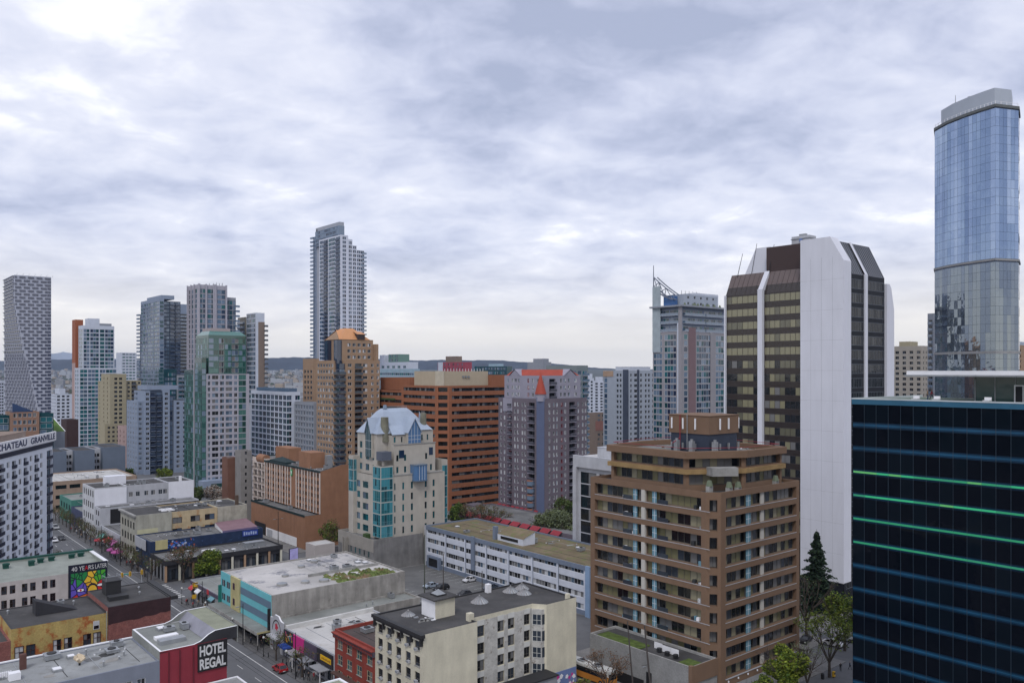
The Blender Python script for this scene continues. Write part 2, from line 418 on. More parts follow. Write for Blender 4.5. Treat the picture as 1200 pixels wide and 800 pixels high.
# ================================================================== SETTING
ASPH = mat('asphalt', (.135, .138, .145), .9, .16, .06, stain=(.25, .52, .8, (.09, .09, .095)), bump=.1)
PAVE = mat('pavement_concrete', (.20, .195, .19), .9, .18, .2, fine=.12)
PAVED = mat('pavement_granite', (.13, .128, .13), .85, .22, .3, fine=.15)
PAINT = mat('road_paint', (.62, .62, .60), .7, .2, .8)
LOT = mat('lot_asphalt', (.15, .15, .148), .9, .2, .08, stain=(.2, .5, .7, (.10, .10, .10)), bump=.1)
EARTH = mat('far_ground', (.07, .08, .07), .95, .4, .004)
def uvpoly(mb, u0, u1, v0, v1, z, m):
    mb.poly([tuple(W(u0, v0, z)), tuple(W(u0, v1, z)), tuple(W(u1, v1, z)), tuple(W(u1, v0, z))], m)
def uvslab(mb, u0, u1, v0, v1, z0, z1, m):
    p = [tuple(W(u0, v0))[:2], tuple(W(u0, v1))[:2], tuple(W(u1, v1))[:2], tuple(W(u1, v0))[:2]]; mb.prism(p, z0, z1, m)
mb = MB(); mb.poly([(-16000, -400, -.02), (16000, -400, -.02), (16000, 15500, -.02), (-16000, 15500, -.02)], EARTH)
tag(mkobj('ground', mb.mesh('ground')), kind='structure')
mb = MB(); mb.poly([(-700, -60, 0), (700, -60, 0), (900, 900, 0), (-900, 900, 0)], ASPH)
tag(mkobj('road', mb.mesh('road')), kind='structure')
mb = MB()
uvslab(mb, 60, 222, 70.8, 110.5, 0, .13, PAVED); uvslab(mb, 242, 378, 70.8, 110.5, 0, .13, PAVED)
uvslab(mb, 392, 560, 70.8, 110.5, 0, .13, PAVED)
uvslab(mb, 20, 222, 10, 55, 0, .13, PAVED); uvslab(mb, 240, 560, 10, 55, 0, .13, PAVED)
uvslab(mb, 95, 213, 143.3, 172, 0, .13, PAVE); uvslab(mb, 213, 236, 118, 172, 0, .13, PAVE)
uvslab(mb, 253, 330, 118, 172, 0, .13, PAVE)
uvslab(mb, 86, 126, 116.5, 162, 0, .13, PAVE); uvslab(mb, 105, 200, 176, 260, 0, .13, PAVE); uvslab(mb, 86, 104, 176, 240, 0, .13, PAVE)
uvslab(mb, 215, 330, 186, 260, 0, .13, PAVE); uvslab(mb, 20, 67, 120, 170, 0, .13, PAVE)
tag(mkobj('pavement', mb.mesh('pavement')), kind='structure')
mb = MB(); uvpoly(mb, 164.5, 212.5, 111, 143.2, .006, LOT); tag(mkobj('parking_lot_surface', mb.mesh('lot')), kind='structure')
mb = MB()
for u in range(90, 520, 9):
    if 220 < u < 243: continue
    uvpoly(mb, u, u+3, 61.9, 62.05, .008, PAINT)
    uvpoly(mb, u, u+3, 65.2, 65.32, .008, PAINT); uvpoly(mb, u, u+3, 58.6, 58.72, .008, PAINT)
for a, b_ in ((60, 218), (246, 380), (392, 560)): uvpoly(mb, a, b_, 68.75, 68.95, .008, PAINT); uvpoly(mb, a, b_, 55.4, 55.5, .008, PAINT)
for i in range(9): v = 56.5+i*1.5; uvpoly(mb, 219, 221.8, v, v+.7, .008, PAINT); uvpoly(mb, 242.5, 245.2, v, v+.7, .008, PAINT)
for i in range(9): u = 224+i*1.9; uvpoly(mb, u, u+.75, 71.5, 74.5, .008, PAINT)
uvpoly(mb, 231.8, 232, 76, 240, .008, PAINT)
for i in range(7): uvpoly(mb, 168, 173.5, 114+i*4, 114.1+i*4, .012, PAINT)
for i in range(14): uvpoly(mb, 168+i*3, 168.1+i*3, 137.5, 142.8, .012, PAINT); uvpoly(mb, 168+i*3, 168.1+i*3, 119, 124, .012, PAINT)
for i in range(7): u = 68+i*2.6; uvpoly(mb, u, u+1.2, 163, 166, .008, PAINT)
uvpoly(mb, 76.4, 76.55, 100, 160, .008, PAINT)
tag(mkobj('road_markings', mb.mesh('road_markings')), kind='structure')

# ------------------------------------------------------------------ hills
HILL = mat('hill_forest', (.012, .022, .035), 1, .5, .002, stain=(.004, .5, .7, (.035, .045, .055)))
def hill(name, Y, prof, depth, seed, m=HILL):
    r = random.Random(seed); mb = MB(); cols = []
    x = -100
    xs = [p[0] for p in prof]
    while x <= 1300:
        for i in range(len(prof)-1):
            if prof[i][0] <= x <= prof[i+1][0]: t = (x-prof[i][0])/(prof[i+1][0]-prof[i][0]); y = prof[i][1]*(1-t)+prof[i+1][1]*t; break
        else: x += 6; continue
        zt = CAMH-(y-HZ)/F*Y+r.uniform(-.4, .4)/F*Y*.8
        X = kk(x)*Y; row = []
        for j, (f, g) in enumerate(((-1, 0), (-.6, .3), (-.3, .7), (0, 1), (.5, .8), (1, 0))):
            row.append((X*(1+f*depth/Y), Y+f*depth, -5+max(0, (zt+5)*g)*(1+r.uniform(-.02, .02))))
        cols.append(row); x += 6
    for a, b_ in zip(cols, cols[1:]):
        for j in range(5): mb.poly([a[j], b_[j], b_[j+1], a[j+1]], m)
    o = tag(mkobj(name, mb.mesh(name)), kind='structure'); return o
hill('hills', 9500, [(-100, 423), (40, 422), (75, 421), (120, 421), (200, 422), (300, 419), (345, 418.5), (400, 419.5), (470, 421), (495, 422.5), (520, 421), (545, 422), (580, 422), (620, 424), (660, 427), (700, 431), (740, 433.2), (790, 434)], 1500, 3)
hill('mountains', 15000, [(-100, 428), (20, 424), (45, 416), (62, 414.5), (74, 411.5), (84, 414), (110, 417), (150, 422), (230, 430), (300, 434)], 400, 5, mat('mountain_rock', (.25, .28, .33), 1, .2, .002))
WATER = mat('sea_water', (.05, .07, .09), .15, .05, .01)
mb = MB(); mb.poly([(600, 5200, .02), (12000, 5200, .02), (15000, 15000, .02), (1000, 15000, .02)], WATER)
tag(mkobj('water', mb.mesh('water')), kind='structure')

# far low-rise suburb and its trees: too many to count, one object each
def suburb():
    r = random.Random(11); hb = MB(); tb = MB()
    cs = [mat('far_house_white', (.36, .38, .41), .8, 0), mat('far_house_grey', (.25, .26, .28), .8, 0), mat('far_house_tan', (.35, .30, .25), .8, 0), mat('far_roof_dark', (.08, .085, .1), .8, 0), mat('far_roof_red', (.22, .1, .08), .8, 0)]
    tm = mat('far_tree_green', (.05, .075, .045), 1, 0); tm2 = mat('far_tree_bare', (.10, .085, .075), 1, 0)
    for i in range(15000):
        px = r.choice([r.uniform(-30, 470), r.uniform(50, 100), r.uniform(300, 375), r.uniform(430, 720), r.uniform(300, 375)]); Y = 950+(r.random()**1.3)*6600
        X = kk(px)*Y; zg = max(0, (Y-3500)/6000*75) if px < 650 else 0
        if r.random() < .42:
            w, d, h = r.uniform(7, 16), r.uniform(8, 16), r.uniform(4, 10)
            if r.random() < .06: w, d, h = r.uniform(14, 30), r.uniform(12, 25), r.uniform(12, 32)
            hb.box(X-w/2, X+w/2, Y-d/2, Y+d/2, zg-3, zg+h, r.choice(cs[:3]), r.choice(cs))
        else:
            w = r.uniform(4, 9); h = r.uniform(6, 14)
            m_ = tm if r.random() < .6 else tm2
            n = 6; ring0 = [(X+math.cos(6.28*j/n)*w*r.uniform(.7, 1.1), Y+math.sin(6.28*j/n)*w, zg+h*.35) for j in range(n)]
            ring1 = [(X+math.cos(6.28*j/n)*w*.6*r.uniform(.7, 1.1), Y+math.sin(6.28*j/n)*w*.6, zg+h*.85) for j in range(n)]
            for j in range(n): tb.poly([ring0[j], ring0[(j+1) % n], ring1[(j+1) % n], ring1[j]], m_)
            tb.poly(ring1, m_)
            for j in range(n): tb.poly([ring0[(j+1) % n], ring0[j], (X, Y, zg-3)], m_)
    put('distant_houses', hb, 'pale mass of tiny low houses spread below the far blue hills', 'houses', kind='stuff')
    put('distant_trees', tb, 'dark mass of tiny trees between the distant houses below the hills', 'trees', kind='stuff')
    mb = MB(); mb.poly([(-16000, 3400, 0), (9000, 3400, 0), (12000, 9500, 76), (-18000, 9500, 76)], EARTH); tag(mkobj('terrain', mb.mesh('terrain')), kind='structure')
suburb()
# ================================================================== GRANVILLE RIGHT-HAND ROW AND NEAR BLOCKS
CREAM = mat('cream_render', (.64, .60, .47), .85, .10, .25, streak=.13, fine=.04)
CREAMF = mat('cream_brick_front', (.68, .65, .54), .85, .08, .3, streak=.1)
WBRICK = mat('painted_white_brick', (.50, .49, .46), .9, .2, .6, stain=(.9, .56, .66, (.25, .22, .19)), fine=.1)
REDB = mat('red_brick', (.27, .055, .04), .85, .14, .5, fine=.12)
BROWNB = mat('brown_brick', (.235, .125, .085), .88, .10, .35, fine=.07)
AQUA = mat('aqua_paint', (.16, .50, .55), .6, .06, .3, streak=.06)
SLATEB = mat('slate_blue_paint', (.13, .20, .27), .6, .05)
YCREAM = mat('yellow_cream_paint', (.48, .43, .22), .8, .12, .4, streak=.15)
OLDC = mat('stained_concrete', (.34, .325, .30), .92, .22, .25, streak=.35, stain=(.6, .58, .75, (.12, .11, .1), (1, 1, .35)))
CORN = mat('black_cornice', (.03, .03, .032), .6, .1)
GREY_W = mat('grey_wall', (.30, .31, .33), .85, .12, .3, streak=.12)
PALEG = mat('pale_grey_wall', (.44, .45, .48), .85, .10, .3, streak=.1)
DKW = mat('dark_wall', (.035, .035, .04), .8, .2)
BEIGE = mat('beige_stained', (.42, .40, .33), .9, .22, .35, streak=.3, stain=(.5, .58, .75, (.22, .2, .16)))
sty('cream', mat('brown_frame', (.11, .10, .09), .6, 0), [g0, g1, g0, b3, g1], rec=.22, nm=0, nt=-1, ft=.1, sill=CONC)
sty('crm2', mat('brown_frame', (.11, .10, .09), .6, 0), [g0, b3, g0, g1, g0], rec=.2, nm=1, nt=-1, ft=.1, sill=None)
sty('redw', mat('tan_frame', (.42, .36, .25), .6, 0), [g0, g1, g3, b3], rec=.12, nm=1, nt=1, ft=.13, sill=CONC)
sty('shop', BLACK, [g0, g1, b3], rec=.5, nm=2, ft=.12, part='shop_window')
sty('small', FRAME_W, [g0, g1, b3], rec=.15, nm=1, nt=0, ft=.09)
sty('bwin', BLACK, [g0, g0, g1], rec=.2, nm=1, nt=0, ft=.1)

def slabs(b, name, x0, x1, y0, y1, z0, z1, m, label=None): return b.part(name, MB().box(x0, x1, y0, y1, z0, z1, m), label)

# ---- cream hotel in the middle foreground
b = Bld('cream_hotel', 'cream rendered block with black cornice and cone roof lights beside the small red brick building', u=111.7, v=75)
D = 15.2
vol(b, [(0, 0), (11, 0), (11, 2.2), (25.4, 2.2), (27, 0), (34.6, 0), (34.6, D), (0, D)], 0, 17.2, CREAM, {
    7: spec([('w', s, s+1.55, {}) for s in (1.0, 3.95, 6.9, 9.85, 12.6)], fh=2.64, sill=1.0, wh=1.75, st='cream'),
    2: spec([('w', s, s+w, {}) for s, w in ((1.6, 1.6), (6.2, 1.5), (8.6, 1.5), (12.4, 1.4))], fh=3.0, sill=.0, wh=1.9, z0=1.6, st='crm2')}, roof=ROOF_D, par=.22, capm=CORN)
mb = MB()                                           # white front lintels + cornice with brackets
mb.box(-.75, -.004, -.5, D+.1, 16.75, 17.3, CORN); mb.box(-.45, -.006, -.2, D, 16.3, 16.74, CORN)
for i in range(6): s = .3+i*(D-.7)/5; mb.box(-.55, -.008, s-.18, s+.18, 15.3, 16.29, CORN)
b.part('cornice', mb)
for i in range(5):
    y = D-([1.0, 3.95, 6.9, 9.85, 12.6][i])-.8; b.part('lintel', MB().box(-.3, -.006, y-1.05, y+1.05, 16.0, 16.28, CREAMF))
    for k in range(6):
        if (i*3+k*2) % 5 != 0: b.part('air_conditioner', MB().box(-.38, .1, -.32, .32, 0, .40, PALEG).box(-.39, -.382, -.26, .26, .06, .34, FRAME_G), loc=(0, y+(.25 if k % 2 else -.3), 1.02+k*2.64))
W3 = mat('white_panel', (.6, .6, .57), .85, .1, .5)
for s, w in ((1.6, 1.6), (6.2, 1.5), (8.6, 1.5), (12.4, 1.4)):
    for k in range(5): slabs(b, 'spandrel_panel', 11+s, 11+s+w, 2.14, 2.196, 1.6+k*3+1.95, 1.6+k*3+2.9, W3)
mb = MB().box(11.004, 25.3, 2.17, 2.197, 0, 16.6, WBRICK)    # whitewashed brick skin of the light well, windows cut between strips
mb = MB(); edges = [11.0]
for s, w in ((1.6, 1.6), (6.2, 1.5), (8.6, 1.5), (12.4, 1.4)): mb.box(edges[-1]+.02, 11+s-.02, 2.15, 2.194, 0, 16.4, WBRICK); edges.append(11+s+w)
mb.box(edges[-1]+.02, 25.3, 2.15, 2.194, 0, 16.4, WBRICK); b.part('light_well_wall', mb)
bay = MB().prism([(25.0, 1.9), (26.1, .35), (27.2, .35), (27.2, 2.1), (25.1, 2.1)], 1, 16.3, WBRICK); b.part('bay', bay)
for k in range(5): b.part('bay_window', MB().box(0, 1.7, -.05, .0, 0, 1.8, g1).box(0, 1.7, -.08, -.052, -.1, 0, W3).box(.82, .9, -.09, -.052, 0, 1.8, W3).box(0, .09, -.09, -.052, 0, 1.8, W3).box(1.61, 1.7, -.09, -.052, 0, 1.8, W3).box(.1, 1.6, -.08, -.052, .75, .82, W3), loc=(25.08, 1.75, 1.6+3*k), rz=math.atan2(-1.5, 1.05)); b.part('bay_window', MB().box(0, .9, -.05, 0, 0, 1.8, g1), loc=(26.2, .34, 1.6+3*k))
ph = b.part('stair_penthouse', MB().box(6.6, 10.8, 6.2, 10.4, 16.75, 20.2, CREAM).box(6.59, 6.598, 6.2, 10.4, 16.8, 20.2, WHITE).box(6.1, 11.3, 5.7, 10.9, 20.2, 20.45, ROOF_D))
b.part('skylight', MB().prism(rect(7.7, 7.2, 9.7, 9.4), 20.45, 20.7, CORN).poly([(7.8, 7.3, 20.71), (9.6, 7.3, 20.71), (8.7, 8.3, 21.5)], METAL).poly([(9.6, 7.3, 20.71), (9.6, 9.3, 20.71), (8.7, 8.3, 21.5)], METAL).poly([(9.6, 9.3, 20.71), (7.8, 9.3, 20.71), (8.7, 8.3, 21.5)], METAL).poly([(7.8, 9.3, 20.71), (7.8, 7.3, 20.71), (8.7, 8.3, 21.5)], METAL))
CONE = mat('cone_metal', (.30, .29, .29), .5, .2, 1)
def cone(x, y, r, h):
    m = MB(); n = 16
    for j in range(n):
        t0, t1 = 6.283*j/n, 6.283*(j+1)/n; tm_ = (t0+t1)/2
        a = (math.cos(t0)*r, math.sin(t0)*r, .3); c = (math.cos(t1)*r, math.sin(t1)*r, .3); e = (math.cos(tm_)*r*.93, math.sin(tm_)*r*.93, .22); t = (math.cos(tm_)*.2, math.sin(tm_)*.2, h)
        m.poly([a, e, t], CONE); m.poly([e, c, t], METAL)
    m.cyl((0, 0, 0), (0, 0, .3), r*.9, r*.95, CORN, 16); m.cyl((0, 0, h-.05), (0, 0, h+.15), .2, .1, CONE); b.part('cone_skylight', m, loc=(x, y, 16.75))
for x, y, r, h in ((4.3, 11.2, 1.3, 1.1), (18.9, 9.6, 1.7, 1.5), (28.0, 11.5, 1.6, 1.35), (29.0, 8.6, 1.5, 1.3), (31.0, 11.6, 1.5, 1.4)): cone(x, y, r, h)
r = random.Random(4)
m = MB()
for i in range(26): x, y = 4.6+r.gauss(0, 1.1), 6.6+r.gauss(0, .9); m.box(x, x+r.uniform(.2, .9), y, y+r.uniform(.15, .5), 16.76, 16.76+r.uniform(.1, .5), r.choice([METAL, ROOF_D, CONC, WHITE]))
b.part('roof_debris', m)
for x, y in ((2.5, 3.2), (13, 6.8), (14.5, 9.8), (16, 7.5), (21.2, 8), (22.5, 10.8)): slabs(b, 'roof_paver', x, x+1.4, y, y+.8, 16.76, 16.80, ROOF_L)
slabs(b, 'chimney', 10.3, 11.3, 1.3, 2.3, 16.7, 18.3, CREAM); slabs(b, 'chimney', 32.6, 33.3, .35, 1.0, 16.7, 18.0, CREAM)
slabs(b, 'chimney', 24, 24.9, 13.6, 14.5, 16.7, 18.6, WHITE)
GRAF = mat('graffiti_blue', (.16, .22, .42), .7, .1); PINKP = mat('graffiti_pink', (.62, .05, .30), .6, .25, 1.5)
slabs(b, 'graffiti_wall', 27.1, 34.5, -.06, -.004, .1, 4.2, GRAF)
m = MB()
for i in range(22): x, z = 28+r.uniform(0, 6), r.uniform(.8, 3.6); s = r.uniform(.2, .6); a = r.uniform(0, 3); m.poly([(x+s*math.cos(a+t)*r.uniform(.5, 1.2), -.065-i*.001, z+s*math.sin(a+t)) for t in (0, 1.2, 2.5, 3.8, 5)], PINKP if r.random() < .7 else WHITE)
b.part('graffiti', m)
b.part('lean_to', MB().box(13, 26.6, -3.2, -.01, 0, 5.2, GREY_W, ROOF_D).box(12.8, 26.8, -3.5, -.01, 5.2, 5.45, CORN))
b.done()

# ---- red brick building
b = Bld('red_brick_building', 'small red brick building with dark cornice next to the cream hotel', u=126.95, v=75)
D = 14.8
vol(b, rect(0, 0, 24, D), 0, 11.0, REDB, {'L': spec([('w', s, s+1.9, {}) for s in (1.1, 4.7, 8.3, 12.0)], fh=2.95, sill=.75, wh=1.95, z0=.9, st='redw')}, roof=mat('brown_roof', (.085, .065, .06), .9, .2), par=.6)
b.part('cornice', MB().box(-.55, -.004, -.04, D+.04, 10.1, 10.45, mat('purple_grey_trim', (.09, .075, .10), .6, .1)).box(-.8, -.002, -.04, D+.04, 10.452, 10.62, REDB).box(-.4, -.004, -.04, D+.04, 9.5, 10.098, MATS['purple_grey_trim']))
for i in range(24): s = .4+i*.61; slabs(b, 'dentil', -.5, -.402, s, s+.28, 9.6, 10.09, REDB)
clutter(b, 4, 20, 3, 12, 10.4, 6, 3)
b.part('awning', MB().box(-1.2, -.01, .5, 14.3, 3.0, 3.25, mat('brown_awning', (.10, .06, .05), .8)))
b.done()

# ---- pub with white roof and coloured shop signs
b = Bld('white_roofed_pub', 'low shop with broad white roof and pink, purple and yellow signs facing the street', u=141.85, v=75)
D = 22.0; DARKP = mat('dark_signboard', (.03, .028, .035), .6, .1)
vol(b, rect(0, 0, 21, D), 0, 6.0, PALEG, {'L': spec([('w', 1.0+i*3.5, 3.9+i*3.5, {}) for i in range(6)], fh=9, sill=.3, wh=2.3, st='shop')}, roof=ROOF_L, par=.35)
slabs(b, 'parapet', 0, 21, D-.9, D-.35, 5.66, 6.5, mat('white_coping', (.6, .6, .58), .8, .15))
MAG = mat('magenta_sign', (.55, .03, .22), .6, .06); PURP = mat('purple_sign', (.095, .075, .115), .6, .08); YEL = mat('yellow_sign', (.75, .45, .02), .5, .05)
for y0, y1, m_, z0 in ((17.6, 21.9, DARKP, 3.1), (12.6, 17.4, MAG, 2.9), (7.0, 12.4, PURP, 2.9), (.4, 6.8, DARKP, 3.0)): slabs(b, 'signboard', -.25, -.02, y0, y1, z0, 5.7, m_)
r = random.Random(9); m = MB()
for i in range(18):
    y = r.uniform(17.9, 21.5); z = 3.5+r.random()*1.7; s = r.uniform(.15, .42); m.poly([(-.262, y-s, z-s), (-.262, y+s*.4, z-s), (-.262, y+s, z+s*1.3), (-.262, y-s*.3, z+s*.9)], r.choice([YEL, MAG, mat('teal_paint', (.03, .3, .32), .6), mat('orange_paint', (.6, .2, .03), .6), gt2]))
b.part('poster_figures', m)
slabs(b, 'yellow_sign', -.36, -.27, .9, 5.2, 3.9, 4.9, YEL, 'yellow shop sign with dark lettering')
b.part('sign_marks', (lambda m: [m.box(-.372, -.362, 1.2+i*.4, 1.45+i*.4, 4.15+(i%2)*.06, 4.6-(i%3)*.06, mat('amber_dark', (.3, .12, .01), .6)) for i in range(9)] and m)(MB()))
for y0, y1 in ((1.5, 6), (8, 11.5), (13.5, 17)): b.part('canopy', MB().prism([(-2.4, y0), (-.26, y0), (-.26, y1), (-2.4, y1)], 2.7, 2.85, GREY_W)); slabs(b, 'post', -2.3, -2.15, y0+.1, y0+.25, .13, 2.7, WHITE)
slabs(b, 'blue_awning', -1.9, -.27, 18.3, 21.5, 2.6, 2.95, mat('blue_awning_cloth', (.03, .08, .35), .7))
mech(b, 7, 8.4, 3, 4.4, 5.66, 6.7, METAL, METAL, 'air_handler'); clutter(b, 4, 19, 4, 19, 5.66, 3, 5); b.done()

# ---- arched facade hall
b = Bld('arched_hall', 'grey hall with rounded gable front and red emblem, right of the aqua building', u=163.9, v=75)
vol(b, rect(0, 0, 34, 6.4), 0, 6.4, OLDC, roof=ROOF_G, par=.4)
pts = [(0, 0)]; m = MB(); n = 14; prof = [(-3.2, 0), (-3.2, 6.9), (-2.3, 6.95), (-1.7, 7.2), (-.9, 7.8), (.9, 7.8), (1.7, 7.2), (2.3, 6.95), (3.2, 6.9), (3.2, 0)]
f = [(-.35, 3.2+p, z) for p, z in prof]; k2 = [(-.02, 3.2+p, z) for p, z in prof]
m.poly(f[::-1], PALEG); m.poly(k2, PALEG)
for i in range(len(f)): j = (i+1) % len(f); m.poly([f[i], f[j], k2[j], k2[i]], WHITE if 1 <= i <= 7 else PALEG)
b.part('gable_front', m)
EMB = mat('red_emblem', (.5, .03, .06), .6)
m = MB()
for i in range(12):
    t0, t1 = math.pi*i/12, math.pi*(i+1)/12
    m.poly([(-.37, 3.2+math.cos(t0)*2.2, 4.4+math.sin(t0)*2.5), (-.37, 3.2+math.cos(t1)*2.2, 4.4+math.sin(t1)*2.5), (-.37, 3.2+math.cos(t1)*1.95, 4.4+math.sin(t1)*2.2), (-.37, 3.2+math.cos(t0)*1.95, 4.4+math.sin(t0)*2.2)], DKW)
m.poly([(-.375, 3.2+math.cos(t)*.95*(1 if i % 2 else .6), 5.4+math.sin(t)*.95*(1 if i % 2 else .6)) for i, t in enumerate([6.283*j/10 for j in range(10)])], EMB)
b.part('emblem', m); slabs(b, 'doorway', -.38, -.36, 1.4, 5.0, .14, 3.0, b3)
slabs(b, 'shop_canopy', -1.5, -.38, .6, 5.8, 3.1, 3.5, PALEG); clutter(b, 8, 30, 1.5, 5, 6, 3, 2); b.done()

# ---- aqua building
b = Bld('aqua_building', 'wide building with aqua street front, slate stripes and patched white roof', u=170.4, v=75)
D = 29.2
vol(b, rect(0, 0, 34, D), 0, 11.3, OLDC, roof=mat('patched_white_roof', (.50, .48, .46), .95, .25, .08, stain=(.16, .53, .62, (.22, .22, .24))), par=.35)
m = MB()
m.box(-.12, -.003, .02, 16.9, 3.9, 11.3, AQUA); m.box(-.16, -.125, .03, 16.9, 8.3, 9.9, SLATEB); m.box(-.16, -.125, .03, 16.9, 5.2, 6.8, SLATEB)
b.part('aqua_front', m)
slabs(b, 'cream_pier', -.45, -.003, 16.95, 22.2, 3.9, 11.5, YCREAM)
m = MB().box(-.12, -.003, 22.25, D-.02, 3.9, 11.3, AQUA); b.part('aqua_front', m)
for z in (4.7, 8.0):
    for y in (23.4, 26.3): b.part('window', MB().box(-.17, -.125, 0, 1.9, 0, 1.5, g1).box(-.19, -.172, .9, 1.0, 0, 1.5, FRAME_W), loc=(0, y, z))
for z in (5.0, 8.6): b.part('window', MB().box(-.5, -.455, 0, 1.1, 0, 1.5, mat('dark_red_window', (.05, .02, .04), .4)), loc=(0, 19.6, z))
b.part('street_canopy', MB().box(-3.2, -.01, .2, D-.2, 3.45, 3.85, YCREAM, ROOF_G).box(-3.3, -3.2, .2, D-.2, 3.2, 3.9, CONC))
m = MB()
for i in range(8): y = 1+i*3.5; m.box(-.2, -.01, y, y+2.8, .2, 3.0, g0)
b.part('shop_window', m)
for y in (.3, 7.5, 14.7, 22, 28.6): b.part('canopy_post', MB().cyl((-3, y, .13), (-3, y, 3.45), .12, .12, CONC))
slabs(b, 'blade_sign', -.9, -.2, 28.6, 28.9, 3.9, 8.0, mat('green_sign', (.02, .20, .17), .6))
slabs(b, 'blade_sign', -.8, -.15, .1, .4, 3.9, 8.5, BLACK)
for x, y, w in ((6, 8, 2.4), (11, 6.5, 2), (10, 15, 1.6), (15, 5, 2.4), (17, 21, 1.8), (22, 24, 1.8)): b.part('roof_hatch', MB().cyl((x, y, 10.9), (x, y, 11.45), w*.5, w*.5, CONC, 12).cyl((x, y, 11.455), (x, y, 11.7), w*.5, w*.1, METAL, 12))
MOSS = mat('roof_moss', (.13, .17, .05), 1, .5, .5, stain=(.4, .5, .6, (.22, .15, .09)))
m = MB(); r = random.Random(21)
for i in range(260):
    x, y = 17+r.random()*15, 1.5+r.random()*9*(.4+.6*r.random()); h = r.uniform(.1, .6); s = r.uniform(.3, 1.0)
    pts = [(x+s*math.cos(t)*r.uniform(.6, 1.2), y+s*math.sin(t)*r.uniform(.6, 1.2)) for t in (0, 1.05, 2.1, 3.14, 4.2, 5.2)]
    for j in range(6): m.poly([(*pts[j], 10.96), (*pts[(j+1) % 6], 10.96), (x+r.uniform(-.2, .2), y, 10.96+h)], MOSS)
b.part('roof_garden', m, kind='stuff')
slabs(b, 'roof_strip', 14, 33, 10.8, 11.2, 10.96, 11.6, CONC)
clutter(b, 18, 32, 12, 27, 10.95, 7, 12); b.done()

# ---- low corner shops left of the aqua building
b = Bld('low_corner_shops', 'low shop row with flat grey-green roof at the crossing, left of the aqua front', u=199.65, v=75)
D = 21.8
vol(b, rect(0, 0, 30, D), 0, 4.9, GREY_W, {'L': spec(ev(D, 6, 2.8, .4), fh=9, sill=.4, wh=2.4, st='shop'), 'K': spec(ev(30, 8, 2.5), fh=9, sill=.4, wh=2.4, st='shop')}, roof=ROOF_G, par=.35)
for y, m_ in ((18, mat('red_awning', (.5, .05, .06), .7)), (13.5, WHITE), (9, DARKP), (4, gt2)): b.part('awning', MB().poly([(-1.0, y, 3.1), (-1.0, y+2.8, 3.1), (-.02, y+2.8, 3.7), (-.02, y, 3.7)], m_).poly([(-1.0, y, 2.8), (-1.0, y+2.8, 2.8), (-1.0, y+2.8, 3.1), (-1.0, y, 3.1)], m_))
slabs(b, 'fascia', -.12, -.01, .2, D, 3.9, 4.7, PURP); slabs(b, 'red_logo', -.2, -.13, 8, 9.3, 3.7, 4.9, mat('red_awning', (.5, .05, .06), .7))
clutter(b, 4, 24, 3, 18, 4.55, 6, 6); b.done()

# ---- dark shop row across the cross street, with blue mural wall
b = Bld('dark_shop_row', 'long single storey dark shop row behind the round green tree, flat grey roof', u=242, v=75)
D = 14; L_ = 35
TANP = mat('tan_pillar', (.42, .27, .17), .8, .1)
vol(b, rect(0, 0, L_, D), 0, 6.0, DKW, {'L': spec(ev(D, 4, 2.6, .3), fh=9, sill=.4, wh=3.4, st='shop'), 'R': spec(ev(L_, 9, 3.0, .4), fh=9, sill=.4, wh=3.2, st='shop')}, roof=ROOF, par=.4)
for i in range(10): x = .05+i*3.83; slabs(b, 'pillar', x-.3, x+.3, -.3, -.01, .1, 4.6, TANP if i % 2 == 0 else CREAMF)
for i in range(5): slabs(b, 'pillar', -.3, -.01, .35+i*3.2, .75+i*3.2, .1, 4.6, GREY_W)
slabs(b, 'fascia', -.35, L_, -.45, -.32, 4.8, 6.1, DKW)
slabs(b, 'roof_box', 11.5, 15.5, 3, 4, 5.6, 7.0, WHITE); mech(b, 25, 31, 4, 6.5, 5.6, 7.0, METAL); clutter(b, 3, 33, 2, 12, 5.6, 8, 8); b.done()
b = Bld('blue_mural_shop', 'shop with painted dark blue side wall between the dark shop row and the beige block', u=256.2, v=75)
BLUEM = mat('blue_mural', (.018, .035, .085), .7, .3, .35, stain=(.55, .60, .68, (.10, .22, .45)))
vol(b, rect(0, 0, 34.8, 14.2), 0, 9.2, BLUEM, roof=ROOF, par=.3)
m = MB(); r = random.Random(2)
for i in range(60):
    x = 4+r.random()*9; z = 6.6+r.random()*2.2; s = r.uniform(.15, .5); m.poly([(x+s*math.cos(t)*r.uniform(.4, 1.2), -.01-i*.0006, z+s*.8*math.sin(t)) for t in (0, 1, 2.2, 3.3, 4.4, 5.3)], r.choice([mat('mural_blue', (.05, .15, .5), .7), mat('mural_white', (.4, .45, .6), .7), mat('mural_red', (.35, .08, .04), .7), mat('mural_navy', (.02, .05, .2), .7)]))
b.part('mural_painting', m)
slabs(b, 'billboard', -.5, -.3, 3.0, 13.5, 6.2, 9.3, PALEG, 'white blank billboard panel'); slabs(b, 'billboard', 1.5, 5, -.2, -.05, 6.6, 9.4, YCREAM)
b.part('canopy_roof', MB().poly([(22, 1, 9.6), (33, 0, 9.9), (34.5, 13, 10.6), (24, 13, 10.3)], mat('mauve_roof', (.23, .14, .16), .8, .1)).poly([(24, 13, 10.3), (34.5, 13, 10.6), (34.5, 14, 8.9), (24, 14, 8.9)], mat('mauve_dark', (.15, .12, .22), .8)).poly([(22, 1, 9.6), (33, 0, 9.9), (33, 0, 8.9), (22, 1, 8.9)], MATS['mauve_dark']).poly([(22, 1, 9.6), (24, 13, 10.3), (24, 13, 8.9), (22, 1, 8.9)], WHITE))
slabs(b, 'lit_sign', 28, 33, -.35, -.08, 7.3, 9.0, mat('blue_letter', (.03, .06, .3), .5))
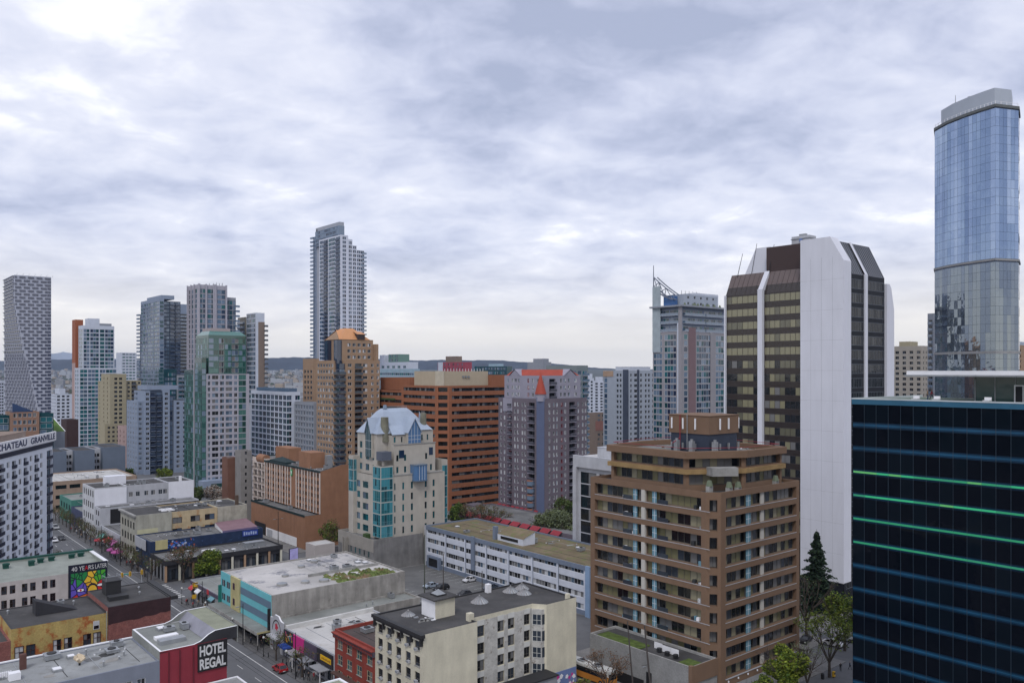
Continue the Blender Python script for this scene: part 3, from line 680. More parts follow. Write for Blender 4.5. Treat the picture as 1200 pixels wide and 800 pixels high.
b.part('sign_marks', (lambda m: [m.box(28.3+i*.75, 28.8+i*.75, -.37, -.352, 7.6+(i%2)*.1, 8.7-(i%3)*.12, mat('pale_letter', (.35, .42, .6), .5)) for i in range(6)] and m)(MB()))
clutter(b, 3, 20, 2, 12, 8.9, 6, 18); b.done()

# ---- beige three-part block
b = Bld('beige_block', 'four storey beige block with blank wall and rusty windows in the middle of its side', u=270.6, v=75)
CRUST = mat('rusty_cream', (.50, .40, .25), .85, .15, .4, stain=(.35, .54, .66, (.38, .17, .06), (1, 1, .6)), streak=.2)
BLK2 = mat('blank_beige', (.40, .39, .33), .9, .12, .3, streak=.3)
sty('oldw', FRAME_D, [g0, b3, g0, g2], rec=.2, nm=1, nt=0, ft=.1); D = 16.9
vol(b, rect(0, 0, 10.8, D), 0, 15.1, BLK2, {'L': spec(ev(D, 5, 1.7, .8), fh=3.9, sill=.9, wh=2.3, z0=1.7, st='bwin')}, roof=ROOF_D, par=.3, capm=CONC)
slabs(b, 'yellow_panel', .4, 6.6, -.02, -.004, 7.5, 10.6, mat('pale_yellow_paint', (.52, .50, .33), .85, .1))
slabs(b, 'front_skin', -.06, -.004, .02, D, 14.2, 15.1, CONC); slabs(b, 'cornice', -.7, -.065, -.3, D+.2, 14.7, 15.2, CONC)
vol(b, rect(10.82, .4, 25.5, D), 0, 14.9, CRUST, {'R': spec([('w', .3, 3.3, {}), ('w', 6.0, 9.0, {}), ('w', 10.6, 13.8, {})], fh=3.5, sill=.6, wh=1.9, z0=3.6, st='oldw')}, roof=ROOF_D, par=.3)
vol(b, rect(25.52, 0, 35.4, D), 0, 15.0, BEIGE, roof=ROOF_D, par=.3)
clutter(b, 3, 33, 3, 14, 14.7, 9, 31); slabs(b, 'skylight', 9, 13, 6.5, 7.5, 14.8, 15.2, WHITE); slabs(b, 'skylight', 9, 13, 4, 5, 14.8, 15.2, WHITE)
slabs(b, 'chimney', 32.4, 33.3, 2, 3, 14.7, 18, mat('dark_brick_stack', (.1, .07, .05), .9)); b.done()
b = Bld('low_grey_shop', 'low grey shop squeezed between the beige block and the black walled hall', u=287.6, v=75)
vol(b, rect(0, 0, 34, 25), 0, 6.2, PALEG, {'L': spec(ev(25, 6, 2.8, .5), fh=9, sill=.4, wh=3, st='shop')}, roof=ROOF, par=.4)
for y, m_ in ((3, 'pink_awning'), (9, 'red_awning'), (17, 'teal_awning')):
    c_ = dict(pink_awning=(.75, .22, .55), red_awning=(.5, .05, .06), teal_awning=(.15, .45, .42))[m_]; mm = mat(m_, c_, .7)
    b.part('awning', MB().poly([(-2, y, 2.9), (-2, y+5, 2.9), (-.02, y+5, 3.9), (-.02, y, 3.9)], mm).poly([(-2, y, 2.5), (-2, y+5, 2.5), (-2, y+5, 2.9), (-2, y, 2.9)], mm))
clutter(b, 3, 30, 2, 22, 5.9, 6, 41); b.done()
b = Bld('black_walled_hall', 'grey hall with one big black side wall in front of the white blank wall', u=312.7, v=75)
vol(b, rect(0, 0, 34, 8), 0, 11.8, PALEG, {'L': spec(ev(8, 2, 1.6), fh=3.5, sill=1, wh=1.8, z0=1, st='bwin')}, roof=ROOF, par=.4)
slabs(b, 'black_wall', 3.2, 33.9, -.06, -.004, 3.5, 11.3, BLACK); clutter(b, 3, 30, 1, 6, 11.4, 6, 43); b.done()
b = Bld('white_walled_block', 'four storey white fronted block with two blank white wall panels on its grey side', u=321, v=75)
D = 17
BLANKW = mat('blank_white_wall', (.74, .75, .80), .75, .05, .3, streak=.04)
vol(b, rect(0, 0, 10.8, D), 0, 18, mat('white_front', (.52, .53, .55), .8, .1), {'L': spec(ev(D, 5, 1.7, .6), fh=4.2, sill=1.0, wh=2.3, z0=1.0, st='bwin')}, roof=ROOF_D, par=.35)
slabs(b, 'blank_panel', .05, 10.8, -.05, -.004, 8, 17.6, BLANKW)
vol(b, rect(10.82, .3, 25.5, D), 0, 18, PALEG, {'R': spec([('w', s, s+1.5, {}) for s in (.8, 3.2, 6.2, 8.6, 11.2, 12.9)], fh=3.7, sill=.5, wh=1.8, z0=5.9, st='small')}, roof=ROOF_D, par=.35)
vol(b, rect(25.52, 0, 35, D), 0, 18, PALEG, roof=ROOF_D, par=.35); slabs(b, 'blank_panel', 25.6, 34.95, -.05, -.004, 8, 18.1, BLANKW)
slabs(b, 'stair_penthouse', 6, 13, 9, 13, 17.7, 20.8, BLANKW); slabs(b, 'chimney', 30, 30.8, 1, 2, 17.7, 19.8, WHITE); clutter(b, 3, 33, 3, 14, 17.65, 9, 61); b.done()
b = Bld('green_fronted_shops', 'two storey green fronted shops far down the street beside the white fronted block', u=338.2, v=75)
GRN = mat('green_front', (.06, .20, .16), .7, .1)
vol(b, rect(0, 0, 30, 18), 0, 7.2, mat('navy_shop', (.05, .06, .12), .7, .2), {'L': spec(ev(18, 4, 3, .4), fh=9, sill=.5, wh=3, st='shop')}, roof=ROOF_G, par=.4)
vol(b, rect(0, 18.05, 32, 38), 0, 9.5, GRN, {'L': spec(ev(19.95, 4, 2.4), fh=4.4, sill=.8, wh=2.2, st='bwin')}, roof=ROOF_G, par=.4)
clutter(b, 3, 25, 3, 34, 8.9, 8, 71); b.done()
b = Bld('brown_corner_block', 'brown three storey corner block at the far end of the shopping street', u=392, v=75)
vol(b, rect(0, 0, 34, 34), 0, 13, mat('tan_wall', (.33, .24, .18), .85, .15), {'L': spec(ev(34, 9, 2.2), fh=4.2, sill=1, wh=2.2, st='bwin'), 'R': spec(ev(34, 6, 4.2, 1), fh=4.2, sill=1.3, wh=1.6, st='bwin')}, roof=ROOF_L, par=.5)
clutter(b, 3, 30, 3, 30, 12.5, 12, 77); b.done()
us_ = 436.0
b = Bld('slate_blocks', 'three blank slate blue blocks in a row behind the white walled block', u=us_, v=v_on(50, us_), zcut=0)
SL = mat('slate_cladding', (.13, .16, .21), .7, .08, .2); vx = lambda p: v_on(p, us_)-v_on(50, us_)
for (pa, pb, yt) in ((50, 78, 530), (88, 111, 528), (121, 147, 524)):
    vol(b, rect(vx(pa), 0, vx(pb), 22), 0, zpy(yt, us_, v_on(pa, us_)), SL, roof=ROOF_D, par=.4, name='block')
for (pa, pb, yt) in ((78.1, 87.9, 529), (111.1, 120.9, 526)):
    vol(b, rect(vx(pa), 5, vx(pb), 22), 0, zpy(yt, us_, v_on(pa, us_)), PALEG, {'R': spec(ev(vx(pb)-vx(pa), 2, 1.2, .3), fh=3, sill=.8, wh=1.6, z0=8, st='bwin')}, roof=ROOF_D, par=.4, name='link'); slabs(b, 'link_base', vx(pa), vx(pb), 2, 4.98, 0, 11, SL)
b.zcut = 0; b.done()
# ================================================================== GRANVILLE LEFT-HAND ROW
# mural building
b = Bld('mural_building', 'pale pink building with green roof trim and a big bright mural on its end', u=202.3, v=16)
PINKW = mat('pale_pink_wall', (.50, .46, .44), .85, .10, .3, streak=.14)
GRT = mat('dark_green_trim', (.012, .07, .055), .6, .1)
sty('pair', mat('maroon_frame', (.05, .03, .035), .5, 0), [g0, b3, g0, g1], rec=.16, nm=1, nt=1, ft=.12)
cols = [('w', s, s+1.15, {}) for s in (1.4, 3.3, 6.4, 8.2, 11.0, 12.8, 15.4, 17.2, 20.1, 21.9)]
cols = []
for s in (1.2, 5.3, 9.4, 13.3, 17.1, 20.9): cols += [('w', s, s+1.05, {}), ('w', s+1.55, s+2.6, {})]
vol(b, rect(0, 0, 34, 14.2), 0, 15.3, PINKW, {'R': spec([c for c in cols if c[2] < 25.0], fh=2.95, sill=.8, wh=1.75, z0=.1, n=5, st='pair')}, roof=ROOF_G, par=.2)
m = MB()                                                     # tall parapet standing behind the set-back roof edge
m.box(-.1, 34.1, 13.6, 14.3, 15.1, 17.0, mat('roof_screen', (.27, .29, .26), .9, .15)); m.box(33.4, 34.1, -.05, 13.6, 15.1, 16.8, MATS['roof_screen'])
m.box(-.15, 34.15, 13.5, 14.4, 17.0, 17.35, GRT); m.box(33.35, 34.15, -.08, 13.5, 16.8, 17.0, WHITE)
b.part('parapet', m)
m = MB().poly([(-.1, .1, 15.32), (33.4, .1, 15.32), (33.4, 13.6, 16.6), (-.1, 13.6, 16.6)], MATS['roof_screen']); b.part('sloping_roof', m)
for x, z in ((7, .4), (12, .5), (15.6, .6), (20.5, .5), (22.5, .8), (24.8, .9), (29, .9), (31, 1.0)): b.part('vent_hood', MB().box(-.55, .55, 0, 1.1, 0, 1.5, GRT).box(-.7, .7, -.2, .3, 1.2, 1.55, GRT), loc=(x, 7+z*4, 15.8))
# mural panel
NAVY = mat('mural_ground', (.012, .014, .03), .6, .05)
slabs(b, 'mural_board', 26.0, 33.95, -.18, -.004, 6.2, 17.0, NAVY, 'dark mural board with bright leaded-glass style shapes')
def mural():
    r = random.Random(5); cw, ch = 7.0, 8.6; x0, z0 = 26.5, 6.5
    pal = [(.02, .22, .06), (.08, .38, .03), (.13, .09, .48), (.13, .09, .48), (.72, .38, .02), (.78, .48, .04), (.55, .02, .02), (.65, .14, .02), (.12, .42, .5), (.03, .3, .07)]
    mats_ = [mat('mural_paint_%s' % n, c, .6, 0) for n, c in zip(('forest', 'leaf', 'violet', 'lilac', 'amber', 'gold', 'scarlet', 'orange', 'sky', 'emerald'), pal)]
    zones = lambda x, z: (mats_[r.choice([0, 9])] if x < .35 and z > .75 else mats_[r.choice([2, 3, 2])] if x < .42 and z > .38 else mats_[r.choice([4, 5])] if x < .7 and z > .45 else mats_[r.choice([1, 9])] if z > .8 else mats_[6] if x > .72 and z > .35 else mats_[r.choice([7, 6])] if (.25 < z < .42 and x < .7) else mats_[r.choice([1, 9, 7])] if x < .3 else mats_[r.choice([2, 8])])
    seeds = [(r.random(), r.random()) for i in range(46)]
    def clip(poly, nx_, nz, c):
        out = []
        for i in range(len(poly)):
            p, q = poly[i], poly[(i+1) % len(poly)]; dp = p[0]*nx_+p[1]*nz-c; dq = q[0]*nx_+q[1]*nz-c
            if dp <= 0: out.append(p)
            if dp*dq < 0: t = dp/(dp-dq); out.append((p[0]+(q[0]-p[0])*t, p[1]+(q[1]-p[1])*t))
        return out
    m = MB()
    for i, s in enumerate(seeds):
        if s[1] < .28-.0*s[0] and s[0] > .72: continue
        poly = [(0, 0), (1, 0), (1, 1), (0, 1)]
        for j, t in enumerate(seeds):
            if i == j: continue
            dx, dz = t[0]-s[0], t[1]-s[1]; l = math.hypot(dx, dz)
            if l > .5: continue
            nx_, nz = dx/l, dz/l; c = (s[0]+t[0])/2*nx_+(s[1]+t[1])/2*nz-.012
            poly = clip(poly, nx_, nz, c)
            if len(poly) < 3: break
        if len(poly) >= 3: m.poly([(x0+p[0]*cw, -.19, z0+p[1]*ch) for p in poly], zones(*s))
    for ex_, ez_, ew, eh, cc_ in ((.28, .55, .10, .035, WHITE), (.28, .55, .03, .03, mats_[6]), (.42, .20, .12, .04, WHITE), (.25, .08, .09, .04, mats_[8]), (.62, .52, .13, .12, mats_[5]), (.85, .62, .09, .03, WHITE)):
        m.poly([(x0+(ex_+math.cos(t*.5236)*ew*1.25)*cw, -.196, z0+(ez_+math.sin(t*.5236)*eh*1.5)*ch) for t in range(12)], NAVY); m.poly([(x0+(ex_+math.cos(t*.5236)*ew)*cw, -.2 - (.004 if cc_ is mats_[6] else 0), z0+(ez_+math.sin(t*.5236)*eh)*ch) for t in range(12)], cc_)
    b.part('mural_painting', m)
mural()
WL = mat('white_letter', (.6, .6, .6), .6, .2, 1.5); RL = mat('red_letter', (.6, .02, .03), .6, 0)
for tx, x, w, mm in (('40', 26.6, 1.15, WL), ('YE', 28.1, 1.1, WL), ('A', 29.28, .68, RL), ('RS', 30.04, 1.05, WL), ('LATER', 31.4, 2.4, WL)): mkobj('lettering', text_mesh(tx, mm, w, .95), b.root, (x, -.22, 15.6))
b.done()
# low grey roof beyond the mural building
b = Bld('low_grey_roofed_shop', 'low shop with pale grey roof between the mural building and the slanted hotel', u=216.7, v=20)
vol(b, rect(0, 0, 29.5, 4.8), 0, 12, GREY_W, roof=ROOF_L, par=.3); b.done()
b = Bld('street_corner_kiosk_block', 'small grey block at the foot of the striped balcony hotel', u=241, v=24)
vol(b, rect(0, 0, 25, 8), 0, 11, GREY_W, roof=ROOF_L, par=.3); clutter(b, 3, 20, 2, 6, 10.7, 3, 4); b.done()

# yellow + brick building in front of it
b = Bld('yellow_and_brick_row', 'long row with rust-streaked yellow wall, dark flat roof and brick end wall', u=158.3, v=8)
RUSTY = mat('rusty_yellow', (.44, .33, .12), .85, .12, .35, streak=.15, stain=(.42, .50, .60, (.34, .10, .03)), fine=.15)
OLDB = mat('old_red_brick', (.25, .10, .085), .9, .2, .8, fine=.2, stain=(1.2, .55, .7, (.28, .14, .12)))
DKB = mat('painted_dark_brick', (.045, .022, .025), .85, .2, .8)
sty('yw', mat('brown_wood', (.07, .03, .025), .7, 0), [g0, b3, g1, b2], rec=.2, nm=1, nt=1, ft=.12, sill=CONC)
o8 = 8
def xv(v): return v-8
vol(b, rect(0, 0, xv(24.3), 14.4), 0, 15.2, OLDB, roof=ROOF_D, par=.3)
vol(b, rect(xv(24.3)+.01, 0, xv(39.2), 14.4), 0, 17.1, RUSTY, {'R': [spec([('w', .5, 1.9, {'st': 'yw'}), ('w', 2.2, 3.6, {}), ('w', 6.2, 7.5, {}), ('w', 7.9, 9.2, {}), ('w', 10.9, 12.2, {}), ('w', 12.5, 13.8, {})], fh=3.4, sill=.9, wh=2.0, z0=4.3, n=3, zmax=14.6, st='yw')]}, roof=ROOF_D, par=.12, capm=CORN)
b.part('window', MB().box(-.5, .5, -.06, -.004, 0, 1.5, FRAME_W).box(-.4, .4, -.07, -.062, .1, .7, g0).box(-.4, .4, -.07, -.062, .8, 1.4, b2), loc=(xv(37.3), 0, 14.5))
vol(b, rect(xv(39.2)+.01, 0, 42, 14.4), 0, 18.0, OLDB, roof=ROOF_D, par=.12, capm=CORN)
m = MB(); n = 12
xs = [31.22+i*(42-31.22)/n for i in range(n+1)]; r = random.Random(3)
zb_ = [14.9+.10*i*0+r.uniform(-.15, .15)+.04*i for i in range(n+1)]
for i in range(n): m.poly([(xs[i], -.012, zb_[i]), (xs[i+1], -.012, zb_[i+1]), (xs[i+1], -.012, 18.0), (xs[i], -.012, 18.0)], DKB)
b.part('painted_band', m)
slabs(b, 'cornice', 42, 43.2, -.4, 14.6, 17.5, 18.15, CORN)
slabs(b, 'downpipe', 30.9, 31.05, -.12, -.01, 0, 17.4, BEIGE)
mech(b, 33, 35.6, 8.5, 11.5, 17.7, 20.4, CORN, CORN, 'lift_housing')
m = MB()
for x in (33, 35.6): m.cyl((x, 8.5, 20.5), (x, 8.5, 21.4), .05, .05, METAL).cyl((x, 11.5, 20.5), (x, 11.5, 21.2), .05, .05, METAL)
m.cyl((33, 8.5, 21.4), (35.6, 8.5, 21.4), .05, .05, METAL).cyl((33, 8.5, 21.4), (33, 11.5, 21.2), .05, .05, METAL).cyl((35.6, 8.5, 21.4), (35.6, 11.5, 21.2), .05, .05, METAL); b.part('railing', m)
slabs(b, 'skylight', 32.5, 35.8, 4.2, 6.2, 17.7, 18.6, CORN)
b.part('stair_hood', MB().poly([(21, 6, 16.85), (21, 9, 16.85), (21, 9, 19.6), (21, 6, 19.6)], DKW).poly([(21, 6, 19.6), (28, 6, 16.86), (21, 6, 16.85)], DKW).poly([(21, 9, 19.6), (21, 9, 16.85), (28, 9, 16.86)], DKW).poly([(21, 6, 19.6), (21, 9, 19.6), (28, 9, 16.86), (28, 6, 16.86)], DKW))
m = MB()
for x in (12, 18.5, 25.5, 30, 34, 38.2): m.box(x, x+.12, .4, 14, 17.78 if x > 31 else (16.87 if x > 16.4 else 14.92), 17.84 if x > 31 else (16.93 if x > 16.4 else 14.98), METAL)
b.part('roof_seams', m)
clutter(b, 2, 14, 3, 12, 14.9, 6, 3); clutter(b, 17, 29, 9.5, 13, 16.85, 4, 9); clutter(b, 36, 40, 2, 12, 17.7, 2, 10); b.done()

# regal hotel block with raised front
b = Bld('red_hotel_block', 'red painted hotel with pale roof and black white-lettered sign panel on its side', u=126.5, v=12)
RED = mat('crimson_wall', (.24, .03, .045), .75, .08, .3, streak=.1)
def xr(v): return v-12
vol(b, rect(xr(38.4), 0, 36.4, 13.9), 0, 18.6, RED, roof=ROOF_G, par=.15, capm=WHITE)
x0_ = xr(38.4)
# curved parapet rising to the street
m = MB(); prof = [(x0_, 18.5), (31.2, 18.55), (32.4, 18.9), (33.6, 19.7), (34.6, 20.1), (38.0, 20.15)]
for y0, y1 in ((0.0, .3), (13.6, 13.9)):
    for (a, za), (c_, zc) in zip(prof, prof[1:]): m.poly([(a, y0, 18.3), (c_, y0, 18.3), (c_, y0, zc), (a, y0, za)], DKW if y0 == 0 else ROOF_G); m.poly([(a, y1, 18.3), (a, y1, za), (c_, y1, zc), (c_, y1, 18.3)], ROOF_G); m.poly([(a, y0, za), (c_, y0, zc), (c_, y1, zc), (a, y1, za)], WHITE)
m.poly([(33.5, .3, 18.5), (34.9, .3, 20.0), (34.9, 13.6, 20.0), (33.5, 13.6, 18.5)], mat('lead_slope', (.26, .26, .30), .8, .15)); m.poly([(34.9, .3, 20.0), (38, .3, 20.05), (38, 13.6, 20.05), (34.9, 13.6, 20.0)], mat('mossy_felt', (.26, .27, .20), .9, .15)); m.box(38.0, 38.15, -.02, 13.92, 17.6, 20.2, ROOF_G)
b.part('front_parapet', m)
slabs(b, 'side_cladding', x0_-.06, x0_-.003, 0, 13.9, 17.0, 18.6, MATS['roof_gravel_green'])
for x in (27.6, 29.2, 31.2): slabs(b, 'rib', x, x+.15, -.14, -.003, 0, 18.3, mat('dark_crimson', (.13, .02, .03), .7))
slabs(b, 'sign_panel', 31.9, 36.4, -.2, -.006, 14.3, 18.5, BLACK, 'black sign panel painted with white block capitals')
mkobj('lettering', text_mesh('HOTEL', WL, 4.0, 1.6, bold=.03), b.root, (32.15, -.24, 16.6)); mkobj('lettering', text_mesh('REGAL', WL, 4.0, 1.6, bold=.03), b.root, (32.15, -.24, 14.6))
slabs(b, 'roof_skylight', 27.6, 31, 5.8, 7, 18.45, 18.9, WHITE); slabs(b, 'roof_skylight', 27.4, 31.2, 3, 4.6, 18.45, 19.1, METAL)
clutter(b, 28, 33, 8, 13, 18.45, 3, 30)
GW = mat('blue_grey_side', (.21, .23, .28), .85, .08, .3, streak=.1)
vol(b, rect(0, 0, x0_-.01, 13.9), 0, 17.3, GW, {'R': spec([('w', 21.0, 22.6, {}), ('w', 23.2, 24.4, {})], fh=3.1, sill=.8, wh=1.6, z0=.5, st='small')}, roof=mat('grey_felt_roof', (.30, .31, .31), .95, .2, .12, stain=(.4, .5, .7, (.2, .2, .19))), par=.15)
slabs(b, 'chimney', 10.0, 10.8, 9.2, 10.0, 17.1, 19.3, mat('brick_stack', (.12, .06, .05), .9, .2)); slabs(b, 'coping', 0, x0_, 13.6, 13.95, 17.3, 17.45, WHITE)
m = MB()
for i in range(7): m.cyl((7+i*.25, 7.2, 17.2), (7+i*.25, 7.2, 18), .12, .12, WHITE); m.cyl((5+i*.4, 6.5, 17.4), (5.3+i*.4, 6.9, 17.4), .1, .1, METAL)
b.part('pipes', m)
b.part('air_handler', MB().box(8, 9.4, 5, 6.2, 17.2, 18.2, WHITE)); clutter(b, 10, 24, 3, 12, 17.15, 9, 33)
m = MB(); r = random.Random(8)
for i in range(14):
    a = r.uniform(0, 6.28); m.cyl((17, 6, 17.6), (17+math.cos(a)*.7, 6+math.sin(a)*.7, 18+r.random()*.6), .18, .22, mat('cream_plastic', (.6, .5, .36), .7), 6)
m.cyl((17, 6, 17.15), (17, 6, 17.8), .15, .15, BLACK); b.part('fan_unit', m)
b.done()
b = Bld('low_awning_building', 'low building with plain grey roof below the black hotel sign', u=108, v=34)
vol(b, rect(0, 0, 16, 18.3), 0, 12.4, GREY_W, roof=mat('grey_felt_roof', (.3, .31, .31)), par=.12, capm=WHITE); b.done()
b = Bld('near_corner_roof', 'mossy roof corner with white coping cut by the bottom edge of the picture', u=76, v=32)
vol(b, rect(0, 0, 18, 17.2), 0, 21.5, GREY_W, roof=MATS['mossy_felt'], par=.15, capm=WHITE); clutter(b, 3, 15, 3, 14, 21.35, 4, 55); b.done()

# slanted balcony hotel at the left edge
ang = R(101.5); far = W(0, 0); k_ = kk(61.5); Yc = 240
dx, dy = math.cos(ang), math.sin(ang); Lh = 46
p = (k_*Yc-dx*Lh, Yc-dy*Lh, 0)
CHW = mat('hotel_white', (.68, .72, .80), .75, .06)
CHB = mat('hotel_navy_panel', (.02, .025, .05), .5, .08)
sty('hotelw', FRAME_W, [g0, g1, g2, b2, b3], rec=.12, nm=1, nt=0, ft=.1)
sty('hotelb', FRAME_D, [g0, g1, g2, b3], rec=.6, nm=1, ft=.1, rail=CHB, slab=CHB, d=.3, rh=.62)
STY['balc'] = dict(STY['hotelb'])
b = Bld('balcony_hotel', 'white hotel with dark balconies and big lettered roof band at the left edge', loc=p, rot=ang, zcut=5)
cols = []
s = .6
while s < Lh-9:
    cols += [('b', s, s+2.6, dict(st='hotelb', bst='hotelb', sill=.45, wh=1.7, ext=.1)), ('w', s+4.4, s+6.2, dict(st='hotelw', sill=.75, wh=1.5))]; s += 7.8
cols += [('b', Lh-8.6, Lh-5.0, dict(st='hotelb', bst='hotelb', sill=.2, wh=2.2, ext=.1)), ('b', Lh-4.6, Lh-.4, dict(st='hotelb', bst='hotelb', sill=.2, wh=2.2, ext=.1))]
ztop = 60-71/967*240
vol(b, rect(0, 0, Lh, 20), 0, ztop-2.8, CHW, {'R': spec(cols, fh=2.62, z0=.6, n=14), 'F': None}, roof=ROOF, par=.3)
slabs(b, 'roof_band', 0, Lh+.3, -.9, -.5, ztop-2.6, ztop, WHITE, 'white roof band with dark capitals')
slabs(b, 'roof_slab', 0, Lh+.2, -.49, 20, ztop-2.9, ztop-2.65, CHW); slabs(b, 'recess_shade_strip', 0, Lh, -.2, 0-.01, ztop-4.2, ztop-2.95, CHB)  # navy strip on the wall paints in the shade below the roof slab
TXD = mat('dark_letter', (.05, .06, .12), .6, 0)
mkobj('lettering', text_mesh('CHATEAU', TXD, 19.5, 1.7, bold=.02), b.root, (Lh-42, -.95, ztop-2.15)); mkobj('lettering', text_mesh('GRANVILLE', TXD, 18.8, 1.7, bold=.02), b.root, (Lh-19.6, -.95, ztop-2.15))
mech(b, 8, 40, 5, 15, ztop-2.6, ztop+.4, mat('tan_plant', (.25, .19, .15), .9)); b.done()
# ================================================================== CENTRE AND RIGHT
CAST = mat('castle_stone', (.44, .41, .36), .85, .08, .3, streak=.10)
SILV = mat('silver_blue_roof', (.35, .41, .50), .45, .08, .3)
SKYG = glass('sky_blue_bay_glass', (.08, .17, .32), .12, 1.6)
TEALF = mat('teal_frame', (.12, .30, .35), .5, 0)
sty('castle', mat('teal_dark_frame', (.03, .12, .13), .5, 0), [gt3, gt3, g2, gb2, gt1], rec=.2, nm=1, nt=0, ft=.09)
sty('slit', MATS['teal_dark_frame'], [gt3, gt3, g0, gt1], rec=.2, nm=0, nt=0, ft=.07)
sty('aquab', TEALF, [gt1, gt2, gt3, gt1, gt2], rec=.06, nm=3, nt=-1, ft=.10, part='bay_glazing')
b = Bld('castle_tower', 'stone castle-like tower with silver blue hipped roof, gables and a teal glass corner bay', u=215, v=129)
# podium
POD = mat('podium_concrete', (.20, .195, .19), .9, .22, .3, streak=.25)
PODF = mat('podium_front', (.30, .28, .25), .9, .12, .3)
vol(b, rect(-3.2, -1.2, 14.4, 20.5), 0, 9.7, POD, {'L': spec(ev(21.7, 7, .8, 1.5), fh=9, sill=4.2, wh=3.0, st='slit')}, roof=ROOF, par=.7, capm=PODF)
slabs(b, 'podium_wing', 14.42, 24, -1.0, 5, 0, 6.6, POD); slabs(b, 'podium_base', -3.26, -3.2, -1.2, 20.5, 6.0, 9.75, PODF)
for y in (14, 15.2): slabs(b, 'service_duct', -4.4, -3.3, y, y+.5, 0, 8.4, PODF)
zs = 28.0; W_, D_ = 23.6, 18
lcols = [('w', 1.4, 3.3, {}), ('w', 5.2, 7.5, {}), ('w', 9.2, 11.5, {})]
vol(b, rect(.6, 4.4, 23.4, 18), 0, zs, CAST, {'L': spec([('w', 1.4, 4.6, {}), ('w', 6.2, 9.6, {})], fh=3.35, sill=.9, wh=2.0, z0=9.4, st='castle')}, roof=ROOF, par=.6, name='wall')
vol(b, rect(4.2, 0, 23.4, 4.39), 0, zs, CAST, {'R': spec([('w', .5, 1.0, {}), ('w', 3.4, 4.1, {}), ('w', 6.5, 7.3, {}), ('w', 11.6, 12.4, {}), ('w', 14.6, 15.4, {})], fh=3.35, sill=.9, wh=2.1, z0=6.0, st='slit')}, roof=ROOF, par=.6, name='wall')
vol(b, rect(-.2, -.3, 4.19, 4.39), 9.7, 31.2, CAST, {'R': spec([('w', .15, 4.2, {})], fh=3.55, sill=.12, wh=3.3, st='aquab'), 'L': spec([('w', .15, 4.5, {})], fh=3.55, sill=.12, wh=3.3, st='aquab')}, roof=ROOF, par=.4, name='corner_bay')
slabs(b, 'bay_hood', .6, 4.0, .4, 3.6, 32.8, 35.4, mat('blue_grey_lead', (.10, .115, .15), .5, .1)); slabs(b, 'bay_column', 1.4, 2.0, 1.2, 1.8, 31.2, 32.79, CAST); slabs(b, 'bay_column', 3.0, 3.5, 2.4, 2.9, 31.2, 32.79, CAST)
# middle, stepped
vol(b, rect(1.6, 4.8, 22.2, 16.8), zs, 40.6, CAST, {'L': spec([('w', 1.4, 3.0, dict(n=3)), ('w', 5.0, 7.2, dict(n=2)), ('w', 9.2, 10.2, dict(n=3))], fh=3.4, sill=.8, wh=2.0, z0=.2, st='castle')}, roof=ROOF, par=.2)
vol(b, rect(5.4, 1.2, 20.6, 4.79), zs, 37.2, CAST, {'R': spec([('w', .8, 1.6, dict(st='slit')), ('w', 3.6, 4.4, dict(st='slit')), ('w', 11.4, 12.2, dict(st='slit')), ('w', 13.2, 14.0, dict(st='slit', n=1))], fh=3.6, sill=.3, wh=1.9, z0=.3, n=2, st='castle')}, roof=ROOF, par=.5)
vol(b, rect(5.4, 3.0, 11.0, 4.78), 37.2, 40.0, CAST, {'R': spec([('w', 1.0, 1.7, {}), ('w', 3.6, 4.2, {})], fh=3, sill=.6, wh=1.7, st='slit')}, roof=ROOF, par=.2)
vol(b, rect(15.6, 3.0, 21.0, 4.78), 37.2, 41.2, CAST, {'R': spec([('w', .9, 1.5, {}), ('w', 3.0, 3.6, {})], fh=3, sill=.8, wh=1.8, st='slit')}, roof=ROOF, par=.2)
b.part('window', MB().box(0, 1.8, -.06, -.004, 0, 2.4, gb3).box(-.1, 0, -.08, -.004, -.1, 2.5, MATS['teal_dark_frame']), loc=(7.2, 1.2, 33.1)); b.part('window', MB().box(0, 1.5, -.06, -.004, 0, 2.4, gb3), loc=(18.2, 1.2, 33.4))
slabs(b, 'string_course', 4.0, 22.6, -.18, 1.1, zs+.002, zs+.3, CONC); slabs(b, 'string_course', 5.2, 20.8, 1.0, 1.19, 37.2, 37.45, CONC)
bx_ = MB().prism([(11.2, -1.0), (11.9, -1.8), (15.4, -1.8), (16.0, -1.0), (16.0, 1.1), (11.2, 1.1)], 26.2, 30.6, SKYG).prism([(11.1, -1.1), (11.8, -1.95), (15.5, -1.95), (16.1, -1.1), (16.1, 1.1), (11.1, 1.1)], 25.8, 26.19, gb1).prism([(11.1, -1.1), (11.8, -1.95), (15.5, -1.95), (16.1, -1.1), (16.1, 1.1), (11.1, 1.1)], 30.61, 31.0, gb1)
for x in (12.6, 13.6, 14.6): bx_.box(x, x+.07, -1.86, -1.801, 26.2, 30.6, WHITE)
b.part('glass_bay', bx_)
